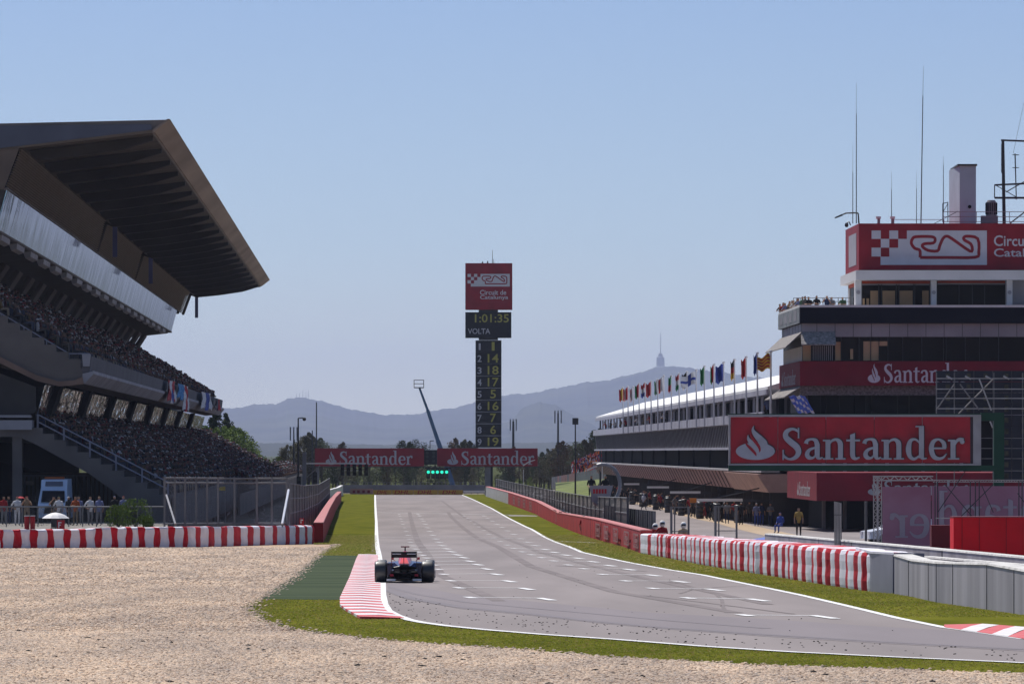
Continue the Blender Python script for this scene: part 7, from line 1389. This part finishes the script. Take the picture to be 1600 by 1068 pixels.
_m = MATS['blade_mix'].node_tree; _b = _m.nodes['Principled BSDF']; _t = _m.nodes.new('ShaderNodeBsdfTranslucent'); _x = _m.nodes.new('ShaderNodeMixShader'); _x.inputs[0].default_value = .5
_m.links.new(_b.inputs['Base Color'].links[0].from_socket, _t.inputs[0]); _m.links.new(_b.outputs[0], _x.inputs[1]); _m.links.new(_t.outputs[0], _x.inputs[2]); _m.links.new(_x.outputs[0], _m.nodes['Material Output'].inputs[0])
_m = MATS['stone_mix'].node_tree; _b = _m.nodes['Principled BSDF']; _g = _m.nodes.new('ShaderNodeNewGeometry'); _p = _m.nodes.new('ShaderNodeMapping'); _p.inputs['Scale'].default_value = (.5, .10, 1); _p.inputs['Rotation'].default_value = (0, 0, .35); _n = _m.nodes.new('ShaderNodeTexNoise'); _n.inputs['Scale'].default_value = 1; _n.inputs['Detail'].default_value = 5
_r = _m.nodes.new('ShaderNodeValToRGB'); _r.color_ramp.elements[0].position = .35; _r.color_ramp.elements[1].position = .65; _r.color_ramp.elements[0].color = (.70, .70, .71, 1); _r.color_ramp.elements[1].color = (1.0, .97, .92, 1); _k = _m.nodes.new('ShaderNodeMix'); _k.data_type = 'RGBA'; _k.blend_type = 'MULTIPLY'; _k.inputs[0].default_value = 1
_m.links.new(_g.outputs['Position'], _p.inputs[0]); _m.links.new(_p.outputs[0], _n.inputs['Vector']); _m.links.new(_n.outputs[0], _r.inputs[0]); _m.links.new(_b.inputs['Base Color'].links[0].from_socket, _k.inputs[6]); _m.links.new(_r.outputs[0], _k.inputs[7]); _m.links.new(_k.outputs[2], _b.inputs['Base Color'])
P1 = pts_in(GP, 90, 135, 170, .008); P2 = pts_in(GP, 135, 200, 75, .008); P3 = pts_in(GP, 200, 322, 30, .008)
scatter('gravel', 'pale mixed gravel filling the run-off area in the foreground', np.concatenate([P1, P2]), 'stone', 'stone_mix', (.02, .02, .008), (.055, .055, .026), False)
scatter('gravel', 'finer looking far gravel before the striped barrier', P3, 'stone', 'stone_mix', (.03, .03, .010), (.08, .08, .03), False)
ed_ = []
for a_, b_2 in zip(GBW, GBW[1:]):
    if not (90 < a_.y < 330): continue
    for _ in range(int((b_2-a_).length*9)+1): q = a_.lerp(b_2, random.random()); X_, Y_ = q.x+random.gauss(0, .16), q.y+random.gauss(0, .35); ed_.append((X_, Y_, g(Y_)+.018))
scatter('gravel', 'stones spilled along the ragged edge of the grass', ed_, 'stone', 'stone_mix', (.02, .02, .012), (.05, .05, .03), False)
dk = P1[rng.choice(len(P1), 60)]; scatter('dark_clods', 'scattered dark clods and rubber lumps on the gravel', dk, 'stone', 'rubber', (.03, .03, .02), (.11, .09, .05), False)
LG = gp([(520, 771)]+[(586, 771)]+LE)+GBW+gp([(490, 850), (490, 846), (527, 783)]); RG = gp(RE[:]+[(722, 772), (757, 772)]+WB)
cpoly = gp([(560,868),(496,867.5),(403,936),(531,937.5),(531,948),(540,955),(562,967.5),(632,967),(603,955),(595,938),(594.5,910),(592,885),(590,867)])
def minus(Q, poly): return Q[~inside([(p[0], p[1]) for p in poly], Q[:, 0], Q[:, 1])]
B1 = minus(pts_in(LG, 95, 215, 42, .012), cpoly); B2 = pts_in(RG, 150, 230, 36, .012)
scatter('grass', 'short mown grass on the near verges', np.concatenate([B1, B2]), 'blade', 'blade_mix', (.02, .02, .008), (.05, .05, .028), False)
B3 = minus(pts_in(LG, 215, 420, 22, .012), cpoly); B4 = pts_in(RG, 230, 420, 26, .012)
scatter('grass', 'mown grass on the farther verges', np.concatenate([B3, B4]), 'blade', 'blade_mix', (.05, .05, .015), (.10, .10, .035), False)
rp_ = gp([(606,926),(721,952),(931,974),(1200,995.5),(1600,1018.5),(1600,1036),(1100,1010),(850,991),(700,977.5),(622,960),(602,945)]); D1 = pts_in(rp_, 100, 215, 1.3, .03)
scatter('rubber_crumbs', 'black rubber crumbs lying along the inside edge of the corner', D1, 'crumb', 'rubber', (.012, .012, .006), (.05, .035, .014), False)
D2 = pts_in(gp(LE+RE), 130, 260, .05, .03); scatter('rubber_crumbs', 'a few stray black crumbs on the track', D2, 'crumb', 'rubber', (.01, .01, .005), (.04, .03, .012), False)
# ------------------------------------------------------------------ haze: one even box of air
hz = bpy.data.materials.new('haze_air'); hz.use_nodes = True; n_ = hz.node_tree.nodes; n_.remove(n_['Principled BSDF'])
pv = n_.new('ShaderNodeVolumePrincipled'); pv.inputs['Color'].default_value = (.62, .70, .97, 1); pv.inputs['Density'].default_value = 4.0e-5
pv.inputs['Anisotropy'].default_value = .3
hz.node_tree.links.new(pv.outputs[0], n_['Material Output'].inputs['Volume']); MATS['haze_air'] = hz
mb = MB(); mb.box(-11200, 11200, -250, 33900, -2, 500); hb = mb.build('haze', 'haze_air', base=(0, 0, 0)); hb['kind'] = 'stuff'; hb.display_type = 'WIRE'
